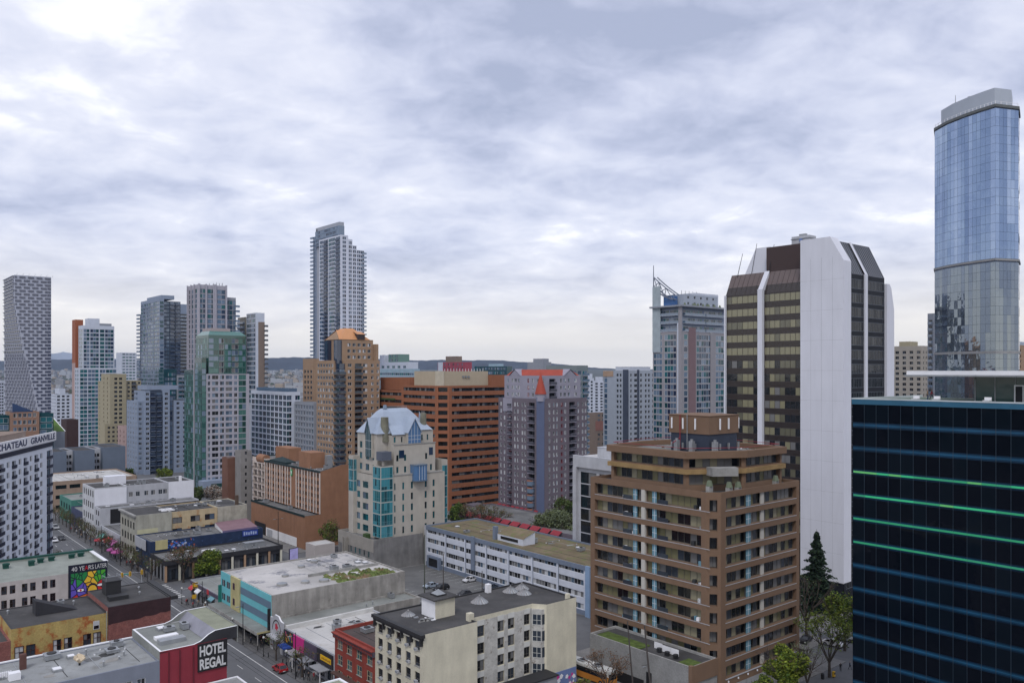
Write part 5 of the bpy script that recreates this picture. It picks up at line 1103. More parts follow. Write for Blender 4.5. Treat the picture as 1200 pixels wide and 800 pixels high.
# ---- white and brown office tower
b = Bld('white_slab_office', 'tall office tower with blank white concrete slab between brown glass and black glass faces', u=109, v=204.5, zcut=2)
WS = mat('white_slab', (.66, .67, .73), .7, .04, .05, streak=.05)
BRG = glass('bronze_spandrel', (.03, .022, .02), .15, 1.5); OLG = glass('olive_reflection_glass', (.225, .21, .125), .12, 1.7); OLG2 = glass('olive_glass', (.115, .11, .07), .1, 1.7); BRS = mat('bronze_sloped_panel', (.13, .10, .095), .35, .06)
sty('wo', mat('bronze_frame', (.05, .04, .04), .5, 0), [OLG, OLG, OLG, OLG2], rec=.08, pitch=1.75, ft=.12, part='window_band', nv=10)
sty('wo2', MATS['bronze_frame'], [g0, OLG2, OLG, g0, b3], rec=.08, pitch=1.75, ft=.12, part='window_band', nv=10)
NGW = glass('near_black_glass', (.004, .005, .008), .06, 1.4)
sty('woR', mat('slate_mullion', (.10, .115, .14), .5, 0), [NGW, NGW, NGW, g0], rec=.08, pitch=.9, ft=.13, part='window_band', nv=10)
D = 37.2; ze = 82; fh = 3.75
vol(b, rect(.6, 12.6, 22, D), 0, ze-5*3.75, BRG, {'L': spec([('w', .2, 11.4, {}), ('w', 13.0, 24.5, {})], fh=fh, sill=1.1, wh=2.3, z0=ze-18*3.75, zmax=ze-5*3.75, st='wo2')}, rooftop=False, name='lower_wall_face')
vol(b, rect(.6, 12.6, 22, D), ze-5*3.75, ze, BRG, {'L': spec([('w', .2, 11.4, {}), ('w', 13.0, 24.5, {})], fh=fh, sill=1.1, wh=2.3, z0=0, st='wo')}, roof=ROOF, par=.2, name='upper_wall')
slabs(b, 'white_pier', -.5, .58, D-13.0, D-11.5, 0, ze+1, WS); slabs(b, 'white_edge', -.1, .59, D-.35, D+.1, 0, ze, WS)
m = MB()                                              # sloped glass attic, left side
def slope(m, s0, s1, n, mm):
    for i in range(n):
        a, c_ = s0+(s1-s0)*i/n+.06, s0+(s1-s0)*(i+1)/n-.06
        m.poly([(.6, a, ze), (.6, c_, ze), (1.6, c_, ze+2.3), (1.6, a, ze+2.3)], BRG); m.poly([(1.6, a, ze+2.3), (1.6, c_, ze+2.3), (3.6, c_, ze+6.2), (3.6, a, ze+6.2)], mm)
    m.poly([(.62, s0, ze-.0), (.62, s1, ze), (3.62, s1, ze+6.15), (3.62, s0, ze+6.15)], MATS['bronze_frame'])
slope(m, 12.7, 24.2, 7, BRS); slope(m, 25.7, D-.1, 7, BRS); m.poly([(.6, D-.05, ze), (3.6, D-.05, ze+6.2), (22, D-.05, ze+6.2), (22, D-.05, ze)], BRG); m.poly([(3.6, 12.7, ze+6.2), (22, 12.7, ze+6.2), (22, D, ze+6.2), (3.6, D, ze+6.2)], ROOF)
b.part('sloped_attic', m)
b.part('white_pier_cap', MB().poly([(-.2, 24.2, ze+1), (-.2, 25.7, ze+1), (3.2, 25.7, ze+6.4), (3.2, 24.2, ze+6.4)], WS).poly([(-.2, 24.2, ze+1), (3.2, 24.2, ze+6.4), (3.2, 24.2, ze)], WS))
ws = MB(); prof = [(0, 4.6), (12.4, 4.6), (12.4, 95.3), (3.8, 95.3), (0, 88.7)]
f0 = [(-.35, y, z) for y, z in prof]; f1 = [(3.5, y, z) for y, z in prof]
ws.poly(f0, WS); ws.poly(f1, WS)
for y in (3.1, 6.2, 9.3): ws.box(-.358, -.352, y, y+.06, 5, 90, PALEG)
for z in range(12, 92, 8): ws.box(-.357, -.353, .1, 12.3, z, z+.05, PALEG)
for i in range(5): j = (i+1) % 5; ws.poly([f0[i], f0[j], f1[j], f1[i]], WS)
b.part('white_slab', ws); b.part('slab_foot', MB().poly([(-.35, 0, 4.6), (-.35, 12.4, 4.6), (3.4, 12.4, 1.8), (3.4, 0, 1.8)], WS).box(1, 2.4, 4, 5, 0, 4.5, WS).box(1, 2.4, 9, 10, 0, 4.5, WS).box(3.5, 20, .5, 12.4, 0, 4.6, g0))
# right face
zr = 85.5
vol(b, rect(.0, .02, 21.9, 12.55), 0, zr, mat('slate_spandrel', (.014, .016, .022), .55, .1, spec=.15), {'R': spec([('w', .9, 10.2, {}), ('w', 11.9, 21.6, {})], fh=3.75, sill=.9, wh=2.6, z0=2, st='woR')}, roof=ROOF, par=.1)
slabs(b, 'white_pier', 10.3, 11.7, -.4, -.0, 0, zr+.3, WS)
m = MB()
for s0, s1 in ((.3, 10.2), (11.8, 21.9)):
    k = 9
    for i in range(k): a, c_ = s0+(s1-s0)*i/k+.05, s0+(s1-s0)*(i+1)/k-.22; m.poly([(a, 0, zr), (c_, 0, zr), (c_, 4.4, zr+9.2), (a, 4.4, zr+9.2)], mat('slate_sloped_panel', (.035, .04, .055), .5, spec=.2))
    m.poly([(s0, .04, zr-.02), (s1, .04, zr-.02), (s1, 4.42, zr+9.1), (s0, 4.42, zr+9.1)], mat('pale_mullion', (.55, .56, .6), .5))
m.poly([(21.9, 0, zr), (21.9, 4.4, zr+9.2), (21.9, 12.5, zr+9.2), (21.9, 12.5, zr)], BRG); m.poly([(.3, 4.4, zr+9.2), (21.9, 4.4, zr+9.2), (21.9, 12.5, zr+9.2), (.3, 12.5, zr+9.2)], ROOF)
b.part('sloped_attic', m); b.part('white_pier_cap', MB().poly([(10.3, -.3, zr+.3), (11.7, -.3, zr+.3), (11.7, 4.3, zr+9.5), (10.3, 4.3, zr+9.5)], WS))
ws = MB(); prof = [(0, 0), (4.3, 0), (4.3, 77), (2.6, 83), (1.6, 84), (0, 84)]
f0 = [(22.1+x, -.6, z) for x, z in prof]; f1 = [(22.1+x, 12, z) for x, z in prof]
ws.poly(f0, WS); ws.poly(f1, WS)
for i in range(6): j = (i+1) % 6; ws.poly([f0[i], f0[j], f1[j], f1[i]], WS)
b.part('white_fin', ws)
slabs(b, 'brown_plant_room', 3.7, 18, 13, 25.5, ze+5, ze+13.2, mat('dark_brown_panel', (.06, .04, .038), .7, .04))
b.part('white_rear_slab', MB().poly([(6, 26, ze+5), (6, 35, ze+5), (6, 30.5, ze+13.8), (6, 26, ze+13.8)], WS).box(6.02, 17, 26, 30, ze+5, ze+13.8, WS))
b.part('roof_tank', MB().box(4.5, 8, 12.6, 18, ze+13.3, ze+15.4, PALEG).box(4.3, 8.2, 12.4, 18.2, ze+14.6, ze+14.75, METAL).box(5, 6, 14, 16, ze+15.4, ze+16, METAL).cyl((4.4, 15, ze+14.2), (4.2, 15, ze+14.2), .5, .5, GRAF, 12))
for x, y, h in ((4.5, 34, 4.5), (5, 29.5, 7), (4.5, 23.5, 6), (6, 6, 3.5)): b.part('mast', MB().cyl((x-1.5, y+1.2, ze+4), (x, y, ze+8+h), .12, .07, BLACK, 5))
b.done()

# ---- curved blue glass tower
CX0, CY0 = 175, 315; SHX = -1.1
CY = [(x_-CX0, y_-CY0) for x_, y_ in [(171, 290), (181, 293), (187.5, 303), (189.5, 316), (187, 330), (182, 336), (176, 336), (170, 329), (164.5, 319), (164.6, 310), (166.5, 301.5), (168.7, 295.3)]]
b = Bld('curved_glass_tower', 'very tall curved blue glass tower with pale drum on top at the right edge', loc=(CX0+SHX, CY0, 0), rot=0, zcut=30)
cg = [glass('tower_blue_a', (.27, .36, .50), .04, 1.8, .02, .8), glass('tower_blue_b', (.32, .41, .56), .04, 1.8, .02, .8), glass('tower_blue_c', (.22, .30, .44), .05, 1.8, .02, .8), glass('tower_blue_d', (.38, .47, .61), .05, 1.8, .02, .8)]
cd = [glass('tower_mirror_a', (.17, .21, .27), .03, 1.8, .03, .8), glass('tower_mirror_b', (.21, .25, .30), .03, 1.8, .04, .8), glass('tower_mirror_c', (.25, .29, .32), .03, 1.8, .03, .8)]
TL = mat('tower_joint', (.16, .20, .28), .4, 0)
sty('cg', TL, cg, rec=.03, pitch=1.75, ft=.05, part='window_band', nv=1); sty('cd', TL, cd, rec=.03, pitch=1.75, ft=.05, part='window_band', nv=1)
n = len(CY)
rr = random.Random(12)
def curved(z0, z1, gl, fh, nm):
    for i in range(n):
        p, q = CY[i], CY[(i+1) % n]; L = math.hypot(q[0]-p[0], q[1]-p[1]); k = max(2, round(L/1.75)); strip = [gl[min(len(gl)-1, int(rr.random()**1.3*len(gl)))] for _ in range(k)]
        if i in (3, 4, 5, 6, 7): strip = [gl[0]]*k
        nf = int((z1-z0)/fh)
        for f in range(nf):
            m = MB(); za, zb = z0+f*fh, z0+(f+1)*fh
            nx, ny = (q[1]-p[1])/L, -(q[0]-p[0])/L
            for j in range(k):
                if rr.random() < .05: strip[j] = rr.choice(gl)
                a = j/k; c_ = (j+1)/k; g_ = .03/L; tl = rr.uniform(-.02, .02)
                A = (p[0]+(q[0]-p[0])*(a+g_), p[1]+(q[1]-p[1])*(a+g_)); Bq = (p[0]+(q[0]-p[0])*(c_-g_), p[1]+(q[1]-p[1])*(c_-g_))
                m.poly([(A[0]+nx*tl, A[1]+ny*tl, za+.04), (Bq[0]-nx*tl, Bq[1]-ny*tl, za+.04), (Bq[0]-nx*tl, Bq[1]-ny*tl, zb-.03), (A[0]+nx*tl, A[1]+ny*tl, zb-.03)], strip[j])
            if len(wb) < 100 and i in (0, 1, 8, 9, 10, 11) and za > 58: wb.append(1); b.part('window_band', m)
            else: rest.add(m)
wb = []; rest = MB()
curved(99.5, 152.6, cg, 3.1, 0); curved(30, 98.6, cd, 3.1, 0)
b.part('window_band', rest, kind='stuff')
def ring(name, z0, z1, d, mm): b.part(name, MB().prism(inset(CY, d), z0, z1, mm))
ring('core', 0, 152.5, .12, TL); ring('belt', 98.7, 99.4, -.35, mat('belt_pale', (.28, .28, .28), .6)); ring('belt', 66.0, 66.9, -.3, MATS['belt_pale']); ring('cornice', 152.6, 153.6, -.3, mat('belt_dark', (.12, .13, .13), .6))
DRM = mat('drum_panel', (.42, .46, .52), .5, .03)
pn = inset(CY, 2.2); b.part('crown', MB().prism(pn, 153.4, 160.2, DRM))
m = MB(); o = inset(CY, .2)
for i in range(n):
    p, q = o[i], o[(i+1) % n]
    for j in range(4): x, y = p[0]+(q[0]-p[0])*j/4, p[1]+(q[1]-p[1])*j/4; m.cyl((x, y, 153.6), (x, y, 154.8), .1, .1, WHITE, 4)
    m.cyl((*p, 154.7), (*q, 154.7), .06, .06, WHITE, 4)
b.part('railing', m); b.part('mast', MB().cyl((-3, 3, 160), (-3, 3, 166), .18, .1, METAL)); b.part('dish', MB().cyl((-3.2, -7, 160), (-3.2, -7, 161.6), .1, .1, METAL).cyl((-3.2, -7, 161.2), (-3.5, -7.4, 162), .7, .5, METAL)); b.done()

# ---- dark glass building with green light lines, right edge
b = Bld('green_lined_glass_block', 'dark blue glass block with glowing green lines and white terrace canopy at the right edge', u=20, v=124.7)
D = 45.1; zt = 55.7; ft_ = 3.67
NG = glass('midnight_glass', (.0015, .003, .007), .04, 1.27, .02); NG2 = glass('midnight_glass_b', (.0018, .005, .010), .04, 1.28, .03)
MUL = mat('fine_mullion', (.025, .045, .065), .4, 0)
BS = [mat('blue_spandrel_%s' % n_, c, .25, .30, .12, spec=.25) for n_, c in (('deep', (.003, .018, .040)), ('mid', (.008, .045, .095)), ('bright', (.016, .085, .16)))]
GRL = mat('green_light_line', (.02, .3, .15), .4, 0, emis=(.05, .45, .17, .34)); GRL2 = mat('dim_green_light_line', (.02, .2, .1), .4, 0, emis=(.03, .30, .13, .36))
b.part('core', MB().box(.3, 24, 0.3, D-.3, 0, zt-1, DKW)); b.part('roof', MB().box(.05, 24.5, .05, D-.05, zt-.99, zt-.4, mat('terrace_green', (.12, .16, .12), .9, .2, .4)))
GRS3 = [GRL, GRL, mat('warm_green_light_line', (.1, .3, .1), .4, 0, emis=(.10, .46, .13, .34)), GRL2, GRL2, mat('dusky_green_light_line', (.02, .2, .1), .4, 0, emis=(.04, .27, .16, .33))]
n_f = 15
for k in range(n_f):
    zb = zt-1.0-(k+1)*ft_
    if zb < -1: break
    m = MB(); r = random.Random(k)
    npn = 24
    for i in range(npn):
        y0, y1 = D*i/npn+.04, D*(i+1)/npn-.04; t = r.uniform(-.012, .012)
        m.poly([(t, y0, zb+.9), (-t, y1, zb+.9), (-t, y1, zb+ft_), (t, y0, zb+ft_)], r.choice([NG, NG, NG2]))
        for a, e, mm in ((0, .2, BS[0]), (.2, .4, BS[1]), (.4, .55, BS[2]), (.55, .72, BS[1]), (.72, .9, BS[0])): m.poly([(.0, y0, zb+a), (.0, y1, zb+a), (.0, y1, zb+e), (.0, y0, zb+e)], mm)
        m.poly([(.02, D*i/npn-.04, zb), (.02, D*i/npn+.04, zb), (.02, D*i/npn+.04, zb+ft_), (.02, D*i/npn-.04, zb+ft_)], MUL)
    b.part('window_band', m)
    if 2 <= k <= 5: b.part('light_line', (lambda m, r_: [m.box(-.05, -.02, .1+i*1.87, .1+(i+1)*1.87-.03, zb+.30, zb+.58, (r_.choice(GRS3) if k < 4 else r_.choice(GRS3[3:]))) for i in range(24)] and m)(MB(), random.Random(k*7)))
for f_, pl_ in (('side', ((0, D), (24.5, D))), ('end', ((0, 0), (24.5, 0)))):
    m = MB(); m.poly([(*pl_[0], 0), (*pl_[1], 0), (*pl_[1], zt-1), (*pl_[0], zt-1)], NG); b.part('side_wall', m)
b.part('parapet', MB().box(-.12, .1, -.1, D+.1, zt-.98, zt-.2, mat('blue_parapet_glass', (.03, .12, .2), .2)).box(-.16, .16, -.14, D+.14, zt-.198, zt, mat('pale_coping', (.5, .55, .56), .6)).box(.17, 24.5, D-.1, D+.14, zt-.6, zt, MATS['pale_coping']))
b.part('terrace_canopy', MB().box(4.0, 24, -4, 38.5, 59.35, 59.95, WHITE).box(3.8, 24.2, -4.2, 38.7, 59.1, 59.34, METAL))
PG = glass('pavilion_glass', (.05, .09, .085), .08, 1.5)
m = MB().box(8.5, 20, 0, 30.5, zt-.4, 59.08, PG)
for i in range(12): m.box(8.4, 8.49, i*2.75, i*2.75+.1, zt-.4, 59.08, PALEG); 
m.box(8.36, 8.39, 22.6, 25.0, 55.35, 57.9, WHITE).box(8.33, 8.355, 22.8, 23.7, 55.4, 57.7, DKW).box(8.33, 8.355, 23.9, 24.8, 55.4, 57.7, DKW); b.part('pavilion', m)
for y in (33, 36, 26): b.part('terrace_seat', MB().box(2, 2.9, y, y+.9, zt-.4, zt+.1, b2).box(2.7, 2.9, y, y+.9, zt+.1, zt+.5, WHITE))
b.part('planter', MB().box(1, 1.6, 5, 43, zt-.4, zt-.05, mat('shrub_green', (.05, .09, .03)))); b.done()
# ================================================================== SKYLINE TOWERS
def TW(name, label, px, Y, xl, xr, ytop, cut=None, cat='tower', **k):
    u0, v0 = uvY(px, Y); D = u_on(xl, v0)-u0; Wd = v_on(xr, u0)-v0; H = zpy(ytop, u0, v0)
    b = Bld(name, label, cat, u=u0, v=v0, zcut=(CAMH-(cut-HZ)/F*Y) if cut else -1, **k)
    b.W, b.D, b.H, b.Y = Wd, D, H, Y; b.px = lambda p: v_on(p, u0)-v0; b.py = lambda p: u_on(p, v0)-u0
    b.z = lambda y, Y_=Y: CAMH-(y-HZ)/F*Y_
    return b
def pat(L, seq, **o):
    tot = sum(w for _, w, *_x in seq); c = 0; out = []
    for s in seq:
        w = s[1]*L/tot; oo = dict(o); oo.update(s[2] if len(s) > 2 else {})
        if s[0] != '.': out.append((s[0], c, c+w, oo))
        c += w
    return out
CW = mat('tower_white_concrete', (.54, .58, .66), .8, .05); CG = mat('tower_grey_concrete', (.28, .30, .34), .85, .06); CL = mat('tower_lilac_concrete', (.40, .39, .44), .85, .05)
CGB = mat('tower_grey_blue', (.25, .30, .39), .8, .05); CT = mat('tower_tan', (.33, .222, .145), .85, .07); CB = mat('tower_beige', (.36, .32, .22), .85, .05); CBR = mat('tower_brown', (.22, .17, .14), .85, .06)
def S2(n, *a, **k): return sty(n, *a, **k)
S2('f_res', FRAME_W, [g0, g1, g2, b3, gb2], rec=.2, nm=1, ft=.1)
S2('f_dark', FRAME_G, [g0, g1, g0], rec=.3, nm=1, ft=.08)
S2('f_blue', FRAME_W, [gb1, g2, gt3, gb3, g3, gb2], rec=.12, pitch=2.2, ft=.13, part='window_band')
S2('f_navy', FRAME_G, [gb3, gb1, g2, gb2], rec=.12, pitch=2.4, ft=.16, part='window_band')
S2('f_green', mat('green_frame', (.13, .24, .23), .5, 0), [gg1, gg2, gg3, gg1, gb2], rec=.12, pitch=2.0, ft=.2, part='window_band')
S2('f_teal', FRAME_W, [gt3, g2, gb1, gt1], rec=.12, pitch=2.2, ft=.2, part='window_band')
S2('balw', FRAME_G, [g0, g1], d=1.7, slab=CW, rail=gb1, rec=.2, nm=1)
S2('balg', FRAME_G, [g0, g1], d=1.3, slab=CG, rail=gb2, rec=.2, nm=1)
S2('baln', FRAME_G, [g0, gb3], d=1.4, slab=CGB, rail=gb3, rec=.2, nm=1)
S2('balt', FRAME_G, [g0, gb3], d=1.2, slab=CBR, rail=mat('tinted_rail', (.08, .10, .12), .3, 0), rec=.2, nm=1)
S2('balgr', FRAME_G, [gg3, gg1], d=1.0, slab=MATS['green_frame'], rail=gg2, rec=.2, nm=1)

# twisting white tower
Yt = 777; u0, v0 = uvY(17, Yt); vr = v_on(60, u0)
b = Bld('twisting_tower', 'white chequered twisting tower that leans at its lower left, far left of the skyline', 'tower', u=u0, v=v0, lod=2)
H = zpy(322, u0, v0); TWM = mat('chequer_frame_white', (.42, .44, .51), .7, .04); TWD = glass('chequer_dark_glass', (.055, .062, .10), .15, 1.8); TWE = glass('chequer_mid_glass', (.14, .15, .2), .15, 1.7)
Wr = vr-v0; Dl = u_on(5, v0)-u0
def cx(z): t = max(0, min(1, (H*.83-z)/(H*.83-0))); return Wr*.80*(t**1.1)
def cyl_(z): return Dl
levels = [H*i/47 for i in range(48)]
m = MB()
for z0, z1 in zip(levels, levels[1:]):
    a, c_ = cx(z0), cx(z1)
    m.poly([(a, 0, z0), (Wr, 0, z0), (Wr, 0, z1), (c_, 0, z1)], TWM); m.poly([(0, Dl, z0), (a, 0, z0), (c_, 0, z1), (0, Dl, z1)], TWM); m.poly([(Wr, 0, z0), (Wr, Dl, z0), (Wr, Dl, z1), (Wr, 0, z1)], TWM); m.poly([(Wr, Dl, z0), (0, Dl, z0), (0, Dl, z1), (Wr, Dl, z1)], TWM)
m.poly([(0, 0, H), (Wr, 0, H), (Wr, Dl, H), (0, Dl, H)], ROOF); b.part('wall', m)
ca = MB().box(0, 4.9, -.5, -.05, 0, 1.65, TWD); cb_ = MB().box(0, 5.6, -.25, -.05, 0, 2.0, TWE)
rest = MB(); cnt = 0; protoA = ca.mesh('window'); r = random.Random(1)
for k in range(46, 4, -1):
    z = levels[k]+.55; a = cx(levels[k]); x = Wr-.5-(3.5 if k % 2 else 0)-4.9
    if k % 2: rest.box(Wr-3.2, Wr-.1, -.5, -.05, z, z+2, TWD)
    while x > a-4.4:
        if x < a: rest.box(a+.15, x+4.9, -.5, -.05, z, z+1.65, TWD); break
        if cnt < 100 and z > 20: mkobj('window', protoA, b.root, (x, 0, z)); cnt += 1
        else: rest.add(ca, (x, 0, z))
        x -= 7.1
    # left side
    Ls = math.hypot(a, Dl); dx_, dy_ = a/Ls, -Dl/Ls; ang_ = math.atan2(dy_, dx_); s = (3.0 if k % 2 else .3)
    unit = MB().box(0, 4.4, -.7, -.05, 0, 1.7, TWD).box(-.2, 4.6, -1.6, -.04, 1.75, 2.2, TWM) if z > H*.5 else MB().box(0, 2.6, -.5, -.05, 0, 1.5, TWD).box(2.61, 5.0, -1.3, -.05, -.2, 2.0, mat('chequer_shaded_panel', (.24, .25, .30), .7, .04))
    while s < Ls-4.6: rest.add(unit, (dx_*s, Dl+dy_*s, z), ang_); s += 6.2
b.part('window', rest, kind='stuff')
m = MB()
for i in range(7): m.cyl((2+i*5, 3, H), (2+i*5+1, 3, H+2.2), .15, .15, METAL, 4)
b.part('aerials', m); b.done()
b = TW('edge_tower', 'pale grey tower sliver cut by the left edge beside the chequered twisting tower', -2, 820, -25, 5, 446, 500, lod=2)
vol(b, rect(0, 0, b.W, b.D), 0, b.H, CW, {'R': spec(ev(b.W, 2, 1.6, .4), fh=3, sill=.8, wh=1.6, st='f_dark')}); b.done()
b = TW('far_white_block', 'white gridded mid-rise beside the foot of the chequered twisting tower', 66, 720, 60, 85, 462, 510)
vol(b, rect(0, 0, b.W, b.D), 0, b.H, CW, {'R': spec(ev(b.W, 6, 2.2, .8), fh=3, sill=.6, wh=1.6, st='f_dark'), 'L': spec(ev(b.D, 4, 2), fh=3, sill=.6, wh=1.6, st='f_dark')}); vol(b, rect(3, 3, b.W*.6, b.D), b.H, b.H+5, CW); b.done()
# blue roofed brick block behind the balcony hotel
b = TW('navy_roofed_brick_block', 'brick and teal glass block with slanted navy roof just above the lettered roof band', 12, 400, 0, 46, 483, 510)
vol(b, rect(0, 0, b.W, 14), 0, b.H, mat('tan_brick', (.28, .17, .12), .85, .08), {'R': spec(ev(b.W, 5, 1.5, 1), fh=3.4, sill=.6, wh=2, z0=b.H-10, st='f_res'), 'L': spec(ev(14, 2, 1.5, 1), fh=3.4, sill=.6, wh=2, z0=b.H-10, st='f_res')})
b.part('navy_roof', MB().prism([(1, 1), (b.W*.8, 1), (b.W*.8, 9), (1, 9)], b.H-.1, b.H+.1, mat('navy_roof', (.03, .06, .14), .6)).poly([(1, 1, b.H+4.5), (b.W*.8, 1, b.H+.3), (b.W*.8, 9, b.H+.3), (1, 9, b.H+4.5)], MATS['navy_roof']).poly([(1, 1, b.H), (b.W*.8, 1, b.H), (b.W*.8, 1, b.H+.3), (1, 1, b.H+4.5)], MATS['navy_roof']))
vol(b, rect(b.W+.02, 1, b.W+6.5, 12), 0, b.H-1, gt3, {'R': spec(ev(6.48, 1, 5.5, .3), fh=3.2, sill=.3, wh=2.5, z0=b.H-12, st='f_teal')}, name='glass_wing'); vol(b, rect(-9, 2, -.02, 12), 0, b.H-1.5, gt3, {'R': spec(ev(8.98, 1, 8, .3), fh=3.2, sill=.3, wh=2.5, z0=b.H-12, st='f_teal')}, name='glass_wing'); b.done()
b = TW('green_roofed_house_block', 'low block with bright green sloping roof right of the navy roofed block', 57, 420, 56, 76, 506, 520, cat='building')
vol(b, rect(0, 0, b.W, 16), 0, b.H, CG); b.part('green_roof', MB().poly([(0, 0, b.H+.1), (b.W, 0, b.H+.1), (b.W*.5, 16, b.H+8), (0, 16, b.H+8)], mat('lime_roof', (.09, .16, .03), .8, .1)).poly([(0, 0, b.H), (0, 16, b.H), (0, 16, b.H+8), (0, 0, b.H+.1)], WHITE).poly([(b.W, 0, b.H+.1), (b.W+.4, 0, b.H+.1), (b.W*.5+.4, 16, b.H+8), (b.W*.5, 16, b.H+8)], WHITE)); b.done()
b = TW('maroon_block', 'small dark maroon block at the foot of the orange edged tower', 78, 470, 74, 92, 492, 520, cat='building')
vol(b, rect(0, 0, b.W, 14), 0, b.H, mat('maroon', (.06, .035, .035), .85)); b.done()

# orange edged tower
b = TW('orange_edged_tower', 'white framed glass tower with an orange edge panel at its left', 97, 590, 86, 134, 381, 540)
W_, D_, H = b.W, b.D, b.H
orange = mat('orange_panel', (.32, .105, .05), .7, .05)
g_ = lambda L, s='f_blue', **k: pat(L, [('.', .3), ('w', 2, {}), ('.', .25), ('w', 3, {}), ('.', .35), ('w', 1.6, {}), ('.', .2), ('w', 3, {}), ('.', .3)], st=s, sill=.35, wh=2.3)
vol(b, rect(0, 0, W_, D_*.45), 0, H, CW, {'R': spec(g_(W_), fh=2.9, st='f_blue'), 'L': spec([('w', .8, D_*.45-.8, dict(sill=.4, wh=2.2))], fh=2.9, st='f_blue')}); 
vol(b, rect(-1.0, D_*.62, W_*.2, D_*.98), 0, b.z(373), orange, {'R': None}); slabs(b, 'pink_strip', -1.05, -1.005, D_*.62, D_*.98, 0, b.z(425), mat('pinkish_panel', (.42, .30, .28), .8))
vol(b, rect(-2.8, -1.8, W_+1.5, D_*.4), 0, b.z(431), CW, {'R': spec(g_(W_+4.3, 'f_teal'), fh=2.9, st='f_teal'), 'L': spec(ev(D_*.4+1.8, 2, 3, .6), fh=2.9, sill=.4, wh=2.2, st='f_teal')}, name='lower_wall')
vol(b, rect(4, 2, W_*.55, D_*.4), H, b.z(372.5), CW); vol(b, rect(W_*.55, 1.5, W_-1.5, D_*.4), H, b.z(378), CG)
STY['bal1'] = dict(STY['balw']); b.done()
b = TW('far_pale_block', 'distant pale office block peeking between the orange edged tower and the blue fin-balcony tower', 142, 950, 136, 160, 413, 450, cat='building')
vol(b, rect(0, 0, b.W, b.D), 0, b.H, CW, {'R': spec(ev(b.W, 4, 3, 1), fh=3.5, sill=.8, wh=1.8, st='f_blue')}); b.done()
# beige tower
b = TW('beige_tower', 'plain beige concrete tower with small square windows', 129, 530, 112, 166, 438, 532)
W_, D_, H = b.W, b.D, b.H; xm = b.px(148)
vol(b, rect(0, 0, xm, D_*.6), 0, H, CB, {'R': spec(ev(xm, 2, 1.8, 2), fh=2.8, sill=.7, wh=1.5, st='f_dark'), 'L': spec(ev(D_*.6, 2, 1.8, 2), fh=2.8, sill=.7, wh=1.5, st='f_dark')})
vol(b, rect(xm+.01, 1.5, W_, D_*.6), 0, b.z(446), CB, {'R': spec([('w', 1.2, 2.6, {}), ('b', 3.6, 6.4, dict(sill=.1, wh=2.2, bst='balt')), ('w', 7.6, 9, {})], fh=2.8, sill=.8, wh=1.3, st='f_dark')})
vol(b, rect(1.5, D_*.6+.01, xm, D_), 0, b.z(447), CB, {'L': spec(ev(D_*.4, 2, 1.3, 1.5), fh=2.8, sill=.8, wh=1.3, st='f_dark')}); vol(b, rect(-5, -8, 5, -1), 0, b.z(496), CB, {'R': spec(ev(10, 3, 1.4), fh=2.8, sill=.8, wh=1.3, st='f_dark')}, name='lower_wing'); b.done()
# blue tower with fin balconies
b = TW('blue_fin_balcony_tower', 'blue glass tower with balcony slabs sticking out left and a dark navy right half', 187, 640, 165, 213, 349, 480)
W_, D_, H = b.W, b.D, b.H
vol(b, rect(0, 0, W_*.2, D_), 0, H, CGB, {'L': spec([('w', .4, D_*.33, {}), ('w', D_*.35, D_*.66, {}), ('w', D_*.68, D_-.5, {})], fh=3.0, sill=.45, wh=2.25, st='f_blue'), 'R': spec([('w', .3, W_*.2-.3, {})], fh=3, sill=.45, wh=2.25, st='f_blue')})
vol(b, rect(W_*.2+.01, 3, W_, D_), 0, b.z(352), mat('navy_core', (.05, .07, .11), .5, .05), {'R': spec([('w', .5, W_*.3, {}), ('b', W_*.32, W_*.52, dict(bst='baln')), ('b', W_*.56, W_*.78, dict(bst='baln'))], fh=3.0, sill=.35, wh=2.4, st='f_navy')})
stb = []
for k in range(34):
    z = 6+k*3.0+.0
    if z < b.z(478) or z > b.z(362): continue
    b.item('B', 'balw', 6.0, 1, -.1, D_+5.9, z, -math.pi/2)
b.zcut = b.z(480); slabs(b, 'crown', 2, W_*.7, 2, D_*.8, H-.5, H+2.5, CGB); b.part('rear_core', MB().box(1.0, W_*.6, D_, D_+6, 0, b.z(364), mat('navy_core', (.05, .07, .11)))); b.done()
b = TW('white_ribbed_balcony_tower', 'tower end with stacked white curved balconies between the navy half and the finned glass tower', 207, 690, 203, 222, 356, 470)
vol(b, rect(0, 0, b.W, b.D+6), 0, b.H, CGB, {'R': spec([('b', .6, b.W-.4, dict(bst='balw', sill=.1, wh=2.3))], fh=3.0, z0=0, zmax=b.z(366), st='f_dark')}); b.done()
b = TW('teal_low_tower', 'short teal glass block low between the blue tower and the grey blue apartments', 192, 560, 186, 219, 436, 482)
vol(b, rect(0, 0, b.W*.55, b.D), 0, b.H+2, gt3, {'R': spec([('w', .5, b.W*.55-.5, {})], fh=3.1, sill=.4, wh=2.2, st='f_teal')}); vol(b, rect(b.W*.55+.01, -1, b.W, b.D), 0, b.H-2, CG, {'R': spec([('b', .8, b.W*.45-.8, dict(bst='balg', sill=.2, wh=2.3))], fh=3.1, st='f_teal')}); b.done()
